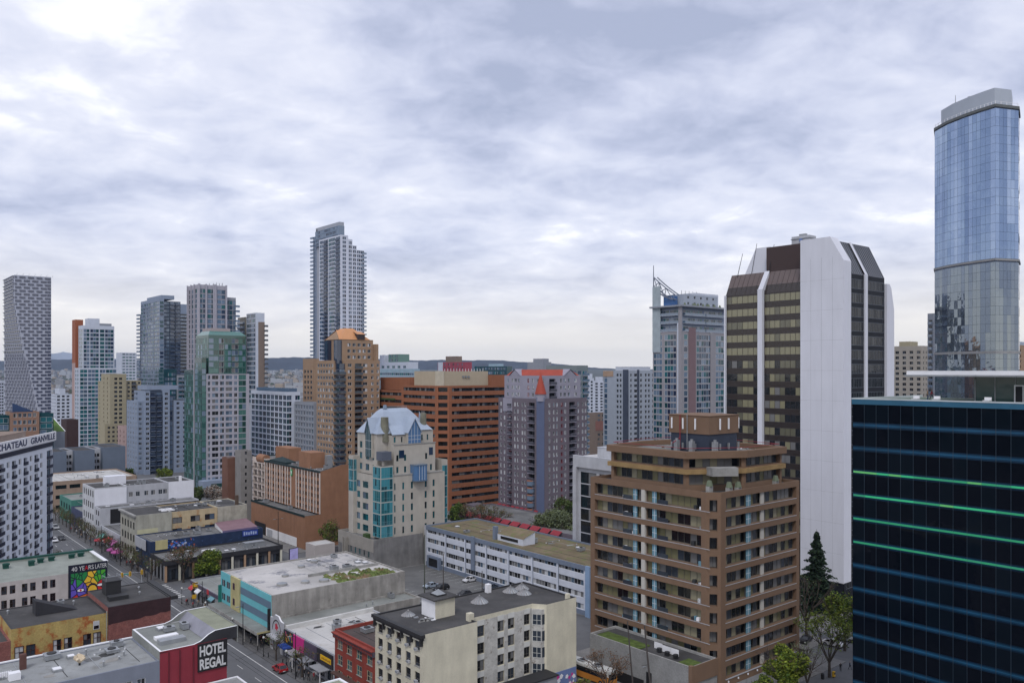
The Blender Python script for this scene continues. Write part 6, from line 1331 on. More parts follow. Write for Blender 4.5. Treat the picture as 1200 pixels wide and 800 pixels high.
# finned tower and its annex
b = TW('finned_glass_tower', 'grey glass tower with pale vertical fins and slightly lower right part', 232, 500, 220, 265, 333, 440)
W_, D_, H = b.W, b.D, b.H
vol(b, rect(0, 0, W_, D_), 0, H, CL, {'R': spec(pat(W_, [('.', .4), ('w', 3.2, {}), ('.', .5), ('w', 3.4, {}), ('.', 1.0), ('w', 3.6, {}), ('.', .4)], st='f_blue', sill=.3, wh=2.5), fh=3.05), 'L': spec(pat(D_, [('.', .6), ('w', 1, dict(st='f_dark')), ('.', .8), ('w', 3, {}), ('.', .5)], st='f_blue', sill=.3, wh=2.5), fh=3.05)}, par=.3)
for x in (0, .25, .52, .58, .97): slabs(b, 'fin', W_*x, W_*x+.9, -.9, -.02, 10, H+.4, CL)
for y in (.3, .62, .96): slabs(b, 'fin', -.9, -.02, D_*y-.5, D_*y, 10, H+.4, CL)
W2 = b.px(281)-W_
vol(b, rect(W_+.01, 2, W_+W2*.8, D_), 0, b.z(346), CG, {'R': spec([('w', .4, W2*.55, {}), ('w', W2*.6, W2*.78, {})], fh=3.05, sill=.3, wh=2.5, st='f_blue')})
for k in range(30):
    z = b.z(440)+k*3.05
    if z < b.z(352): b.item('B', 'balw', 2.6, 1, W_+W2*.72, 2.0, z, 0)
m = MB(); r = random.Random(2)
for i in range(9): x = r.uniform(1, W_-1); m.cyl((x, 2, H), (x, 2, H+r.uniform(.6, 2)), .2, .2, METAL, 5)
b.part('aerials', m); b.done()
b = TW('brown_sided_tower', 'grey and brown apartment tower with white framed middle strip right of the finned tower', 300, 520, 280, 310, 370, 460)
W_, D_, H = b.W, b.D, b.H
vol(b, rect(0, 0, W_, D_*.55), 0, H+2, CW, {'L': spec([('w', .8, D_*.55-1, {})], fh=3, sill=.4, wh=2.2, st='f_blue'), 'R': None}, par=.3)
slabs(b, 'brown_side', 1.5, W_+.02, -.25, -.004, 0, b.z(377), CBR); vol(b, rect(-.8, D_*.55+.01, W_, D_), 0, H, mat('olive_grey', (.22, .21, .18), .85), {'L': spec([('b', 1, D_*.45-1, dict(bst='balg', sill=.2, wh=2.2))], fh=3, st='f_dark')})
for k in range(28):
    z = b.z(455)+k*3
    if z < b.z(380): b.item('B', 'balt', 2.2, 1, W_-.4, -.25, z, 0)
vol(b, rect(1, 1, W_*.8, D_*.5), H+2, b.z(366), CG, par=.1) if b.z(366) > H+2.2 else None; b.done()
# green glass tower
b = TW('green_glass_tower', 'green glass and lilac concrete apartment tower with pale roof box, left of centre', 242, 405, 221, 292, 392, 580)
W_, D_, H = b.W, b.D, b.H; zs = b.z(438)
vol(b, rect(1.5, 1.5, W_-1, D_*.75), zs-1, H, gg1, {'R': spec(pat(W_-2.5, [('.', .1), ('w', 3, {}), ('.', .15), ('w', 1.6, dict(st='f_res')), ('.', .3), ('w', 2, dict(st='f_green')), ('.', .15), ('w', 2.2, dict(st='f_res')), ('.', .2), ('w', 2.2, {}), ('.', .1)], st='f_green', sill=.3, wh=2.45), fh=2.95, z0=1.2), 'L': spec([('w', .4, D_*.75-2, {})], fh=2.95, sill=.3, wh=2.45, z0=1.2, st='f_green')}, par=.2)
vol(b, rect(0, 0, W_, D_*.85), 0, zs, CL, {'R': spec(pat(W_, [('.', .4), ('w', .9, dict(st='f_res')), ('.', .5), ('w', 2.2, dict(st='f_res')), ('.', .5), ('w', 1.4, dict(st='f_res')), ('.', .5), ('w', 2.3, dict(st='f_res')), ('.', .6), ('w', 1.1, dict(st='f_res')), ('.', .4), ('w', 2.6, dict(st='f_green', sill=.2, wh=2.6)), ('.', 1.1)], sill=.5, wh=2.0), fh=2.95, z0=2), 'L': None}, par=.3)
for y0, y1 in ((.02, .40), (.46, 1.0)):
    yy0, yy1 = D_*y0, D_*y1
    vol(b, [(-2.2, yy0), (0, yy0), (0, yy1), (-2.2, yy1)], 0, zs+(8 if y0 < .1 else 2), gg3, {'L': spec([('w', .15, yy1-yy0-.15, {})], fh=2.95, sill=.25, wh=2.6, z0=2, st='f_green'), 'R': spec([('w', .1, 2.1, {})], fh=2.95, sill=.25, wh=2.6, z0=2, st='f_green')}, name='glass_bay', par=.2)
slabs(b, 'fin', -2.5, -2.0, D_*.42, D_*.44, 0, zs+4, CL); slabs(b, 'roof_box', 3.5, W_*.62, 4, D_*.6, H-.5, b.z(383.5), mat('pale_mauve_box', (.38, .33, .33), .85, .03))
b.part('pitched_glass_edge', MB().poly([(1.5, 1.5, H), (W_-1, 1.5, H), (W_-3, 4, H+2), (3, 4, H+2)], gg2).poly([(1.5, D_*.7, H), (1.5, 1.5, H), (3, 4, H+2), (3, D_*.6, H+2)], gg2).poly([(W_-1, 1.5, H), (W_-1, D_*.7, H), (W_-3, D_*.6, H+2), (W_-3, 4, H+2)], gg2))
slabs(b, 'podium', -4, W_+1, -6, -.01, 0, 6.5, CGB); slabs(b, 'podium_glazing', 0, W_-1, -6.06, -6.01, 1.5, 5, gg3); b.done()
# grey blue apartments in front
b = TW('grey_blue_apartments', 'grey blue stepped apartment block with dark balcony columns, left of the green glass tower', 170, 475, 157, 221, 458, 562)
W_, D_, H = b.W, b.D, b.H
segs = [(0, b.px(176), 458, 0), (b.px(176), b.px(191), 458, 1), (b.px(191), b.px(199), 457, 0), (b.px(199), b.px(204), 464, 1), (b.px(204), W_, 470, 0)]
for x0, x1, yt, dk in segs:
    L = x1-x0-.02
    if dk: cols = [('b', L*i/2+.4, L*(i+1)/2-.4, dict(bst='baln', sill=.15, wh=2.3, st='f_navy')) for i in range(2 if L > 5 else 1)] if L > 5 else [('w', .3, L-.3, dict(st='f_navy', sill=.2, wh=2.4))]
    else: cols = ev(L, max(1, int(L/3.2)), 1.9, .4)
    vol(b, rect(x0+.01, 1.5 if dk else 0, x1-.01, D_), 0, b.z(yt), CGB if not dk else mat('navy_core', (.05, .07, .11)), {'R': spec(cols, fh=2.85, sill=.8, wh=1.6, z0=2, st='f_res'), 'L': spec([('w', .6, 3, {}), ('w', 4, 7, dict(st='f_navy'))], fh=2.85, sill=.8, wh=1.6, z0=2, st='f_res') if x0 == 0 else None}, par=.3)
vol(b, rect(2, 3, W_*.8, D_), b.z(457), b.z(452), CGB, par=.2); vol(b, rect(-3, 4, -.01, D_+4), 0, b.z(470), CGB, {'L': spec(ev(D_, 4, 1.8, .5), fh=2.85, sill=.7, wh=1.6, z0=2, st='f_res'), 'R': spec(ev(2.99, 1, 1.8, .3), fh=2.85, sill=.7, wh=1.6, z0=2, st='f_res')}, par=.2); b.done()
b = TW('pink_small_block', 'small pinkish block between the beige tower and the grey blue apartments', 148, 500, 138, 156, 500, 550, cat='building')
vol(b, rect(0, 0, b.W, b.D), 0, b.H, mat('pinkish_panel', (.42, .30, .28)), {'L': spec(ev(b.D, 2, 1.6), fh=3, sill=.8, wh=1.6, st='f_dark'), 'R': spec(ev(b.W, 1, 1.4), fh=3, sill=.8, wh=1.6, st='f_dark')}); b.done()

# tallest tower left of centre
b = TW('tallest_balcony_tower', 'tallest slim white and blue tower ringed with balcony slabs, left of centre', 399, 620, 368, 427, 277, 440)
W_, D_, H = b.W, b.D, b.H
WHF = mat('white_grid', (.62, .65, .74), .6, .03)
sty('tg', WHF, [g0, gb3, g2, gb1], rec=.35, nm=1, ft=.35)
xs_ = [(0, b.px(408), 275), (b.px(408), b.px(413), 279), (b.px(413), b.px(418), 286), (b.px(418), W_, 291)]
for x0, x1, yt in xs_:
    L = x1-x0-.02; vol(b, rect(x0+.01, 0, x1-.01, D_*.8), 0, b.z(yt), WHF, {'R': spec(ev(L, max(1, round(L/4.3)), min(2.9, L*.7), .2), fh=3.1, sill=.5, wh=2.1, st='tg'), 'L': spec(pat(D_*.8, [('.', .3), ('w', 2, dict(st='f_navy')), ('.', .1), ('b', 2, dict(st='f_dark', bst='baln')), ('.', .3), ('w', 3.2, dict(st='f_blue')), ('.', .3), ('b', 2.0, dict(bst='baln', st='f_navy')), ('.', .2)], sill=.3, wh=2.4), fh=3.1) if x0 == 0 else None}, par=.2, rooftop=True)
vol(b, rect(1.0, 4, b.px(408)-1, D_), b.z(277)-3, b.z(263), gb1, {'L': spec([('w', 1, D_-6, {})], fh=3, sill=.5, wh=2, st='f_navy'), 'R': spec([('w', .5, 6, {})], fh=3, sill=.5, wh=2, st='f_navy')}, par=.2)
vol(b, rect(2.5, 6.5, b.px(408), D_+2), 0, b.z(258), mat('tower_crown', (.36, .38, .43), .7, .04), par=.3); slabs(b, 'crown_slot', 2.44, 2.49, D_-1, D_+1, b.z(263), b.z(260), BLACK)
for k in range(60):
    z = b.z(440)+k*3.1
    if z < b.z(268): b.item('B', 'balw', 4.5, 1, 1.4, D_+6.4, z, -math.pi/2)
    if z < b.z(292): b.item('B', 'balw', 3.6, 1, W_-2.0, 1.0, z, 0)
b.part('rear_core', MB().box(2.4, 12, D_+.1, D_+6.3, 0, b.z(268), CGB)); b.done()

# tan tower with orange roof
b = TW('tan_tower', 'tan brick apartment tower with orange copper hipped roof and dark balcony columns', 397, 375, 371, 445, 422, 545)
W_, D_, H = b.W, b.D, b.H
OR = mat('orange_copper_roof', (.56, .27, .12), .55, .05)
S2('tanw', FRAME_W, [g0, g1, b2, g1, b3], rec=.2, nm=1, ft=.1)
vol(b, rect(3.5, 0, W_, D_), 0, H, CT, {'R': spec([('w', W_*.05, W_*.05+2, {}), ('b', W_*.22, W_*.22+3.6, dict(st='f_dark', bst='balt', sill=.1, wh=2.3)), ('w', W_*.42, W_*.42+2.3, {}), ('w', W_*.62, W_*.62+1.4, {}), ('w', W_*.76, W_*.76+1.2, {})], fh=2.85, sill=.8, wh=1.5, z0=1, st='tanw')}, par=.4)
vol(b, rect(0, 4.5, 3.49, D_), 0, H, CT, {'L': spec(ev(D_-4.5, 6, 2.0, .5), fh=2.85, sill=.7, wh=1.6, z0=1, st='tanw')}, par=.4)
vol(b, rect(.8, .8, 3.48, 4.48), 0, H-1.5, gb3, {'R': spec([('b', .1, 2.5, dict(bst='balt', ext=.2))], fh=2.85, sill=.3, wh=2.2, z0=1, st='f_blue'), 'L': spec([('b', .1, 3.4, dict(bst='balt', ext=.1))], fh=2.85, sill=.3, wh=2.2, z0=1, st='f_blue')}, name='glass_bay', par=.2)
zp = b.z(397); vol(b, rect(2.6, 3, W_-1.8, D_-3), H-.4, zp, CT, {'R': spec(ev(W_-4.4, 5, 1.7, 3, .8), fh=2.85, sill=1.2, wh=1.5, st='tanw'), 'L': spec(ev(D_-6, 2, 3.2, 1), fh=2.85, sill=1.2, wh=1.5, st='f_dark')}, par=.3)
zr = b.z(383)
m = MB(); e = [(2.4, 2.8, zp), (W_-3.5, 2.8, zp), (W_-3.5, D_-3, zp), (2.4, D_-3, zp)]; t = [(8, 8.5, zr), (W_-9.5, 8.5, zr), (W_-9.5, D_-8, zr), (8, D_-8, zr)]
for i in range(4): j = (i+1) % 4; m.poly([e[i], e[j], t[j], t[i]], OR)
m.poly(t, OR); m.poly([(2.2, 4, zp), (2.2, D_-4.5, zp), (4.6, (D_)/2, zp+4.2)], CT); m.poly([(2.1, 3.6, zp), (4.4, D_/2, zp+4.6), (12, D_/2, zp+4.6), (9, 3.6, zp)], OR); m.poly([(2.1, D_-4, zp), (4.4, D_/2, zp+4.6), (12, D_/2, zp+4.6), (9, D_-4, zp)], OR)
b.part('hipped_roof', m); b.part('dormer', MB().box(W_*.52, W_*.70, 2.6, 6, zp+.2, zp+2.6, mat('dark_dormer', (.05, .04, .04), .6)).poly([(W_*.5, 2.3, zp+2.5), (W_*.72, 2.3, zp+2.5), (W_*.70, 7, zp+4), (W_*.52, 7, zp+4)], OR))
vol(b, rect(W_-1.7, .5, W_-.4, D_-2), H-.4, b.z(402), CT, par=.1); slabs(b, 'corner_glass', .6, 3.2, 3.0, 6.0, H-1.4, b.z(398), gb3); slabs(b, 'corner_glass', .6, 3.2, 12, 15, H-.4, b.z(398), gb3); b.done()
b = TW('tan_rear_tower', 'narrow tan and grey apartment tower tucked behind the left side of the tan tower', 367, 450, 355, 374, 420, 540)
vol(b, rect(0, 0, b.W, b.D), 0, b.H, CT, {'L': spec(ev(b.D, 3, 2.2, .6), fh=2.9, sill=.6, wh=1.6, zmax=b.z(430), st='f_dark')}); slabs(b, 'frame', -.4, -.01, .5, b.D-.5, b.z(470), b.z(432), CG) if 0 else None; b.done()
b = TW('white_grid_block', 'white gridded glass mid-rise with terrace steps between the green glass tower and the tan tower', 336, 430, 294, 352, 459, 548, cat='building')
W_, D_, H = b.W, b.D, b.H
S2('grid', CW, [g1, gb3, g2, g0, gt3], rec=.4, nm=1, ft=.15)
vol(b, rect(0, 0, W_, D_), 0, H, CW, {'L': spec(ev(D_, 9, (D_-.6)/9-.55, .3), fh=3.1, sill=.25, wh=2.55, z0=.8, st='grid'), 'R': spec(ev(W_, 3, 2.8, .3), fh=3.1, sill=.25, wh=2.5, z0=.8, st='grid')}, par=.3)
vol(b, rect(2, 2, W_-1, D_-3), H-.2, b.z(455), gb1, par=.2); vol(b, rect(0, -7, W_, -.01), 0, b.z(530), CW, {'L': spec(ev(6.98, 2, 2.6, .3), fh=3.1, sill=.25, wh=2.5, z0=.8, st='grid'), 'R': spec(ev(W_, 3, 2.8, .3), fh=3.1, sill=.25, wh=2.5, z0=.8, st='grid')}, par=.3); clutter(b, 2, W_, 2, D_-3, H+1, 5, 3); b.done()
b = TW('white_grid_annex', 'lower grey gridded annex between the white gridded mid-rise and the tan tower', 368, 415, 345, 385, 472, 548, cat='building')
vol(b, rect(0, 0, b.W, b.D), 0, b.H, CG, {'L': spec(ev(b.D, 7, 2.2, .3), fh=3.0, sill=.35, wh=2.2, z0=.8, st='grid')}, par=.3); b.done()

# beyond the orange office
b = TW('teal_banded_ring', 'low building with pale blue and teal horizontal bands left of the beige roof storey', 486, 470, 440, 492, 432, 446, cat='building')
BLP2 = mat('pale_blue_band', (.30, .42, .50), .6)
vol(b, rect(0, 0, b.W, b.D), 0, b.H, BLP2, {'L': spec([('w', 1, b.D-1, {})], fh=3.2, sill=1.0, wh=1.5, z0=b.H-8, st='f_teal')}); b.done()
b = TW('stepped_white_glass_block', 'stepped pale glass apartment block on the horizon above the teal banded building', 478, 640, 445, 490, 424, 440, cat='building')
vol(b, rect(0, 0, b.W, b.D), 0, b.H, CW, {'L': spec(ev(b.D, 5, 4, 1), fh=3.3, sill=.6, wh=2, z0=b.H-12, st='f_teal')}); vol(b, rect(0, b.D*.3, b.W, b.D*.68), b.H, b.z(414.5), gg2, {'L': spec(ev(b.D*.38, 2, 4, .6), fh=3.3, sill=.6, wh=2, st='f_teal')}); vol(b, rect(0, b.D*.85, b.W, b.D), b.H, b.z(415), CW); b.done()
b = TW('pink_brick_far_block', 'distant block with pink brick front and grey top on the horizon at picture centre', 545, 700, 513, 553, 424, 440, cat='building')
vol(b, rect(0, 0, b.W, b.D), 0, b.H, mat('pink_red_brick', (.33, .07, .10), .85), {'L': spec(ev(b.D, 6, 2, 1), fh=3.3, sill=.6, wh=1.6, z0=b.H-10, st='f_res')}); vol(b, rect(0, b.D*.35, b.W, b.D*.7), b.H, b.z(417), CBR); slabs(b, 'white_column', -.5, -.01, b.D*.8, b.D*.97, 0, b.H, CW); b.done()
b = TW('teal_far_block', 'long low teal glass block on the horizon left of the red roofed tower', 594, 620, 556, 600, 429, 440, cat='building')
vol(b, rect(0, 0, b.W, b.D), 0, b.H, gt3, {'L': spec(ev(b.D, 5, 7, 1), fh=3.3, sill=.6, wh=2, z0=b.H-10, st='f_teal')}); vol(b, rect(0, b.D*.25, b.W, b.D*.55), b.H, b.z(426), BLP2); b.done()
b = TW('grey_green_tower', 'grey green glass tower right behind the red roofed purple tower', 676, 410, 640, 689, 428, 530)
W_, D_, H = b.W, b.D, b.H
vol(b, rect(0, 0, W_, D_), 0, H, mat('grey_green_wall', (.20, .24, .25), .8, .05), {'L': spec([('w', D_*.6, D_*.78, dict(st='f_green')), ('w', D_*.8, D_-.5, {})], fh=3.0, sill=.4, wh=2.1, z0=.5, st='f_navy'), 'R': spec([('w', .5, W_*.45, {}), ('b', W_*.5, W_-.5, dict(bst='balw', sill=.1, wh=2.3))], fh=3.0, sill=.4, wh=2.1, z0=.5, st='f_teal')}, par=.3); b.done()
b = TW('grey_plant_box_tower', 'plain grey stepped rooftop block showing above the red roof', 636, 460, 618, 646, 424, 440, cat='building')
vol(b, rect(0, 0, b.W, b.D), 0, b.H, CG); vol(b, rect(1, 1, b.W-1, b.D*.7), b.H, b.z(420), CG); b.done()
for i, (x0, x1, yt, Y, lab) in enumerate(((686, 696, 443, 760, 'far pale tower just right of the grey green tower, the nearer of two white ones'), (696, 708, 446, 840, 'far white ribbed tower against the left edge of the grey blue double tower'))):
    b = TW('far_white_tower', lab, (x0+x1)/2, Y, x0, x1, yt, 500)
    vol(b, rect(0, 0, b.W, b.D), 0, b.H, CW, {'R': spec(ev(b.W, 1, b.W*.5, .3), fh=3, sill=.6, wh=1.8, st='f_dark'), 'L': spec(ev(b.D, 1, b.D*.5, .3), fh=3, sill=.6, wh=1.8, st='f_dark')}); vol(b, rect(1, 1, b.W-1, b.D-1), b.H, b.H+4, CW); b.done()
b = TW('low_tan_block', 'low tan and red block in the gap left of the grey blue double tower', 698, 520, 688, 716, 484, 520, cat='building')
vol(b, rect(0, 0, b.W, b.D), 0, b.H, CBR, {'R': spec(ev(b.W, 3, 2), fh=3, sill=.8, wh=1.6, st='f_res')}); slabs(b, 'red_band', -.2, b.W, -.2, -.01, b.H-11, b.H-5, mat('dull_red', (.25, .12, .10), .8)); b.done()
b = TW('grey_blue_double_tower', 'grey blue apartment tower with two dark vertical strips below the horizon, right of centre', 737, 470, 707, 768, 434, 525)
W_, D_, H = b.W, b.D, b.H; dks = mat('charcoal_strip', (.06, .075, .11), .7)
CGL = mat('tower_pale_blue_grey', (.36, .40, .46), .8, .04)
vol(b, rect(0, 0, W_, D_), 0, H, CGL, {'L': spec([('w', .8, 3.2, dict(st='f_navy', sill=.2, wh=2.5)), ('w', 10.5, 12, {}), ('w', 13, 14.3, {}), ('w', D_-6, D_-4.6, {})], fh=3.05, sill=.7, wh=1.6, z0=1, st='f_dark'), 'R': spec([('w', 1.2, 2.4, {}), ('w', 4.5, 7, {}), ('w', W_*.42, W_*.42+1.5, {}), ('w', W_*.6, W_*.6+1.5, {}), ('w', W_*.72, W_*.72+1.5, {}), ('w', W_*.88, W_*.88+1.5, {})], fh=3.05, sill=.7, wh=1.6, z0=1, st='f_dark')}, par=.3)
slabs(b, 'dark_strip', -.15, -.004, .3, 4.5, 0, H+.5, dks); slabs(b, 'dark_strip', W_*.3, W_*.38, -.15, -.004, 0, H+.5, dks); slabs(b, 'tan_top', -.2, -.005, D_*.6, D_, H-3.5, H-.2, mat('tan_panel', (.40, .28, .2), .8)); mech(b, 4, W_-1, 3, D_*.7, H-.2, H+2, CW); b.done()

# glass tower with lattice spire
b = TW('spire_glass_tower', 'glass apartment tower with lattice spire at its top left corner and terraced roof', 798, 400, 765, 852, 359, 512)
W_, D_, H = b.W, b.D, b.H
CLG = mat('tower_warm_grey', (.30, .29, .31), .85, .05); MV = mat('mauve_brick_strip', (.21, .14, .15), .85, .05)
S2('sp', FRAME_W, [gt3, g2, gb1, gb2, gt1, gb3], rec=.12, pitch=2.0, ft=.16, part='window_band', nv=9)
vol(b, rect(0, 0, W_, D_), 0, H-12, CLG, {'L': spec(pat(D_, [('.', .15), ('w', 2.4, {}), ('.', .6), ('w', 3.2, {}), ('.', 1.2)], st='sp', sill=.25, wh=2.6), fh=3.05, z0=1.6), 'R': spec(pat(W_, [('.', .8), ('w', 1.0, {}), ('.', 2.4), ('w', 4.0, {}), ('.', 1.4), ('w', 3.0, {}), ('.', .3)], st='sp', sill=.25, wh=2.6), fh=3.05, z0=1.6)}, par=.3)
slabs(b, 'mauve_strip', W_*.155, W_*.30, -.3, -.005, 0, H-10, MV); slabs(b, 'white_pier', -.35, -.005, D_*.03, D_*.12, 0, H-8, CW); slabs(b, 'grey_pier', -.5, .4, -.5, 1.2, 0, H+1, CLG); slabs(b, 'white_pier', W_*.62, W_*.68, -.4, -.005, 0, H-12, CLG); slabs(b, 'white_edge', W_-.5, W_+.1, -.3, -.005, 0, H-11, WHITE)
vol(b, rect(1.5, 1.5, W_-.5, D_-3), H-12, H, CGB, {'L': spec(pat(D_-4.5, [('.', .2), ('b', 3, dict(bst='balw', ext=.5)), ('.', .3), ('b', 3, dict(bst='balw', ext=.5)), ('.', .3)], st='sp', sill=.25, wh=2.6), fh=3.9), 'R': spec(pat(W_-2, [('.', .4), ('b', 3, dict(bst='balw', ext=.4)), ('.', .3), ('b', 3, dict(bst='balw', ext=.4)), ('.', .3)], st='sp', sill=.25, wh=2.6), fh=3.9)}, par=.3)
slabs(b, 'roof_slab', -1.5, W_+1, -1.5, D_+1, H, H+.8, CG); vol(b, rect(6, 3, W_-4, D_-3), H+.8, b.z(343), CGL, {'R': spec(ev(W_-10, 5, 1.5, 1), fh=3, sill=.8, wh=1.2, st='f_dark')}, par=.3); slabs(b, 'roof_box', 16, W_-2, 4, D_-4, H+.8, b.z(340), CW)
slabs(b, 'blue_box', 1.5, 5.5, 6.5, 12, H+.8, b.z(345), mat('bright_blue_box', (.07, .16, .36), .5)); yc = D_-.5
b.part('glass_fin', MB().box(-.4, .1, yc-4.5, yc+.4, H-22, b.z(333), mat('pale_teal_fin', (.36, .42, .45), .5)))
m = MB(); mt = mat('spire_steel', (.17, .19, .24), .5, .05)
zt0, ztop = b.z(333), b.z(307)
m.cyl((0, yc, H), (0, yc, ztop), .45, .18, mt, 6)
A = [(0, yc, zt0), (0, yc-3.5, b.z(341)), (0, yc-7, b.z(346)), (0, yc-12, b.z(350))]; B_ = [(0, yc, b.z(321)), (0, yc-3.5, b.z(328)), (0, yc-8, b.z(336)), (0, yc-13.5, b.z(344.5))]
for P_ in (A, B_):
    for p, q in zip(P_, P_[1:]): m.cyl(p, q, .3, .3, mt, 5); m.cyl((p[0]+3, p[1], p[2]), (q[0]+3, q[1], q[2]), .3, .3, mt, 5)
for p, q in zip(A, B_): m.cyl(p, q, .2, .2, mt, 5)
for i in range(3): m.cyl(A[i], B_[i+1], .2, .2, mt, 5); m.cyl(B_[i], A[i+1], .2, .2, mt, 5); m.cyl(A[i], (3, *A[i+1][1:]), .2, .2, mt, 5)
b.part('lattice_spire', m)
m = MB(); r = random.Random(3)
for i in range(10): x, y = r.uniform(6, W_-3), r.uniform(1.5, 3); m.cyl((x, y, H+.8), (x, y, H+2.4), .9, .3, mat('terrace_shrub', (.16, .19, .13)), 6)
b.part('terrace_planting', m); m = MB()
for i in range(5): m.cyl((8+i*3, 6, b.z(343)), (8+i*3, 6, b.z(338)), .12, .12, METAL, 4)
b.part('aerials', m); b.done()
# right side distance
b = TW('beige_slab_tower', 'beige slab apartment tower with roof box seen right of the white office tower', 1080, 430, 1048, 1091, 405, 465)
vol(b, rect(0, 0, b.W, b.D), 0, b.H, mat('tower_cream_grey', (.34, .31, .27), .85, .05), {'L': spec(ev(b.D, 7, 1.9, .6), fh=2.8, sill=.7, wh=1.5, z0=b.H-30, st='f_dark'), 'R': spec(ev(b.W, 3, 1.2, 1), fh=2.8, sill=.7, wh=1.4, z0=b.H-30, st='f_dark')}); vol(b, rect(1, b.D*.45, b.W-1, b.D*.85), b.H, b.z(399.5), CB); b.done()
b = TW('slim_grey_tower', 'slim grey tower squeezed against the left side of the curved glass tower', 1094, 380, 1087, 1104, 367, 450)
vol(b, rect(0, 0, b.W, b.D), 0, b.H, CG, {'L': spec([('b', .5, b.D-.5, dict(bst='balg', sill=.2, wh=2.0))], fh=2.9, z0=b.H-40, st='f_dark')}); b.done()
b = TW('tan_edge_block', 'tan block at the right edge beyond the curved glass tower', 1192, 470, 1188, 1230, 404, 450, cat='building')
vol(b, rect(0, 0, b.W, b.D), 0, b.H, CT, {'R': spec(ev(b.W, 6, 1.8), fh=3, sill=.8, wh=1.6, z0=b.H-20, st='f_dark')}); b.part('grey_blue_roof', MB().box(1, b.W, 1, b.D, b.H, b.H+2, SILV)); b.done()
# ================================================================== TREES
BARK = mat('tree_bark', (.075, .06, .05), .95, .3, 2)
def leafmat(n, c, c2):
    m = mat(n, c, .7, .45, .5, spec=.2); return m
LF1 = leafmat('leaf_fresh_green', (.13, .19, .025), 0); LF1b = leafmat('leaf_fresh_dark', (.055, .095, .018), 0); LF2 = leafmat('leaf_yellow_green', (.20, .24, .03), 0); LF3 = leafmat('leaf_olive', (.10, .12, .04), 0)
LFP = leafmat('leaf_blossom_pale', (.42, .38, .34), 0); LFD = leafmat('leaf_conifer', (.018, .035, .022), 0); LFD2 = leafmat('leaf_conifer_light', (.035, .06, .03), 0); LFR = leafmat('leaf_reddish', (.16, .09, .05), 0); LFG = leafmat('leaf_grey_green', (.16, .19, .11), 0)
def tree(name, label, loc, h, rad, trunk_h, leaves, nleaf, lsize, seed, group=None, shape='round', density=1.0, twigs=60):
    r = random.Random(seed); t = MB(); c = MB()
    t.cyl((0, 0, -.05), (0, 0, trunk_h), h*.022+.06, h*.015+.04, BARK, 8)
    tips = []
    def grow(p, d, L, rr, lv):
        q = p+d*L; t.cyl(p, q, rr, rr*.62, BARK, 5 if lv < 2 else 3, caps=False)
        if lv >= 3: tips.append(q); return
        for _ in range(r.choice([2, 3, 3]) if lv else 3):
            nd = (d+Vector((r.uniform(-1, 1), r.uniform(-1, 1), r.uniform(-.35, .7)))*.72).normalized()
            grow(q, nd, L*r.uniform(.62, .85), rr*.6, lv+1)
        tips.append(q)
    ch = h-trunk_h
    if shape != 'cone':
        for i in range(4 if twigs < 60 else 6):
            a = i*6.283/(4 if twigs < 60 else 6)+r.uniform(-.4, .4); d = Vector((math.cos(a)*.75*rad/ch*1.6, math.sin(a)*.75*rad/ch*1.6, r.uniform(.7, 1.1))).normalized()
            grow(Vector((0, 0, trunk_h*r.uniform(.8, 1))), d, ch*.36, h*.011+.03, 0)
    else: t.cyl((0, 0, trunk_h), (0, 0, h*.98), h*.015+.03, .03, BARK, 6)
    cz = trunk_h+ch*.52
    clumps = []
    ncl = max(8, int(26*density))
    for i in range(ncl):
        while True:
            v = Vector((r.uniform(-1, 1), r.uniform(-1, 1), r.uniform(-1, 1)))
            if v.length < 1: break
        v = v.normalized()*(.35+.62*r.random()**.5); clumps.append((Vector((v.x*rad*.85, v.y*rad*.85, cz+v.z*ch*.44)), rad*r.uniform(.22, .42)))
    for i in range(nleaf):
        if shape == 'cone':
            f = min(1, r.random()**.75+.06); a0 = r.uniform(0, 6.28); z = trunk_h*.6+(h-trunk_h*.6)*(1-f); lay = .7+.3*math.cos(z*3.3+1.3*math.sin(a0*2)); rr = rad*f*lay*(1 if r.random() < .3 else r.uniform(.45, 1.1)); a = a0; rr *= (.78+.3*math.sin(a*5+z)+.12*math.sin(a*3-z*2)); p = Vector((math.cos(a)*rr, math.sin(a)*rr, z-rr*.25))
        elif shape == 'bare':
            q = r.choice(tips); p = q+Vector((r.gauss(0, .35), r.gauss(0, .35), r.gauss(0, .3)))
        else:
            cc, cr = r.choice(clumps); v = Vector((r.gauss(0, 1), r.gauss(0, 1), r.gauss(0, .8))).normalized()*cr*r.uniform(.55, 1.08); p = cc+v
        s = lsize*r.uniform(.6, 1.4); n1 = Vector((r.uniform(-1, 1), r.uniform(-1, 1), r.uniform(-.6, .6))).normalized(); n2 = n1.cross(Vector((r.uniform(-1, 1), r.uniform(-1, 1), r.uniform(-1, 1)))).normalized()
        c.poly([p-n1*s, p+n2*s*.55, p+n1*s, p-n2*s*.55], r.choice(leaves))
    root = empty(name, loc, r.uniform(0, 6.28), label, 'tree', group); mkobj('trunk', t.mesh('trunk'), root)
    if c.v: mkobj('crown', c.mesh('crown'), root)
    return root
def at(px, Y, z=0): return Vector((kk(px)*Y, Y, z))
def atg(px, py, z=0): Y = (CAMH-z)*F/(py-HZ); return Vector((kk(px)*Y, Y, z))
tree('street_tree', 'round bright green tree in full leaf behind the low corner shops', W(237.8, 85.5), 8.2, 4.3, 1.6, [LF1, LF2, LF1, LF1b], 6500, .30, 1)
tree('street_tree', 'sparse reddish bare-topped tree left of the round bright green tree', W(239, 79), 11, 3.6, 3, [LFR, LFR, LF1b], 1300, .2, 2, shape='bare')
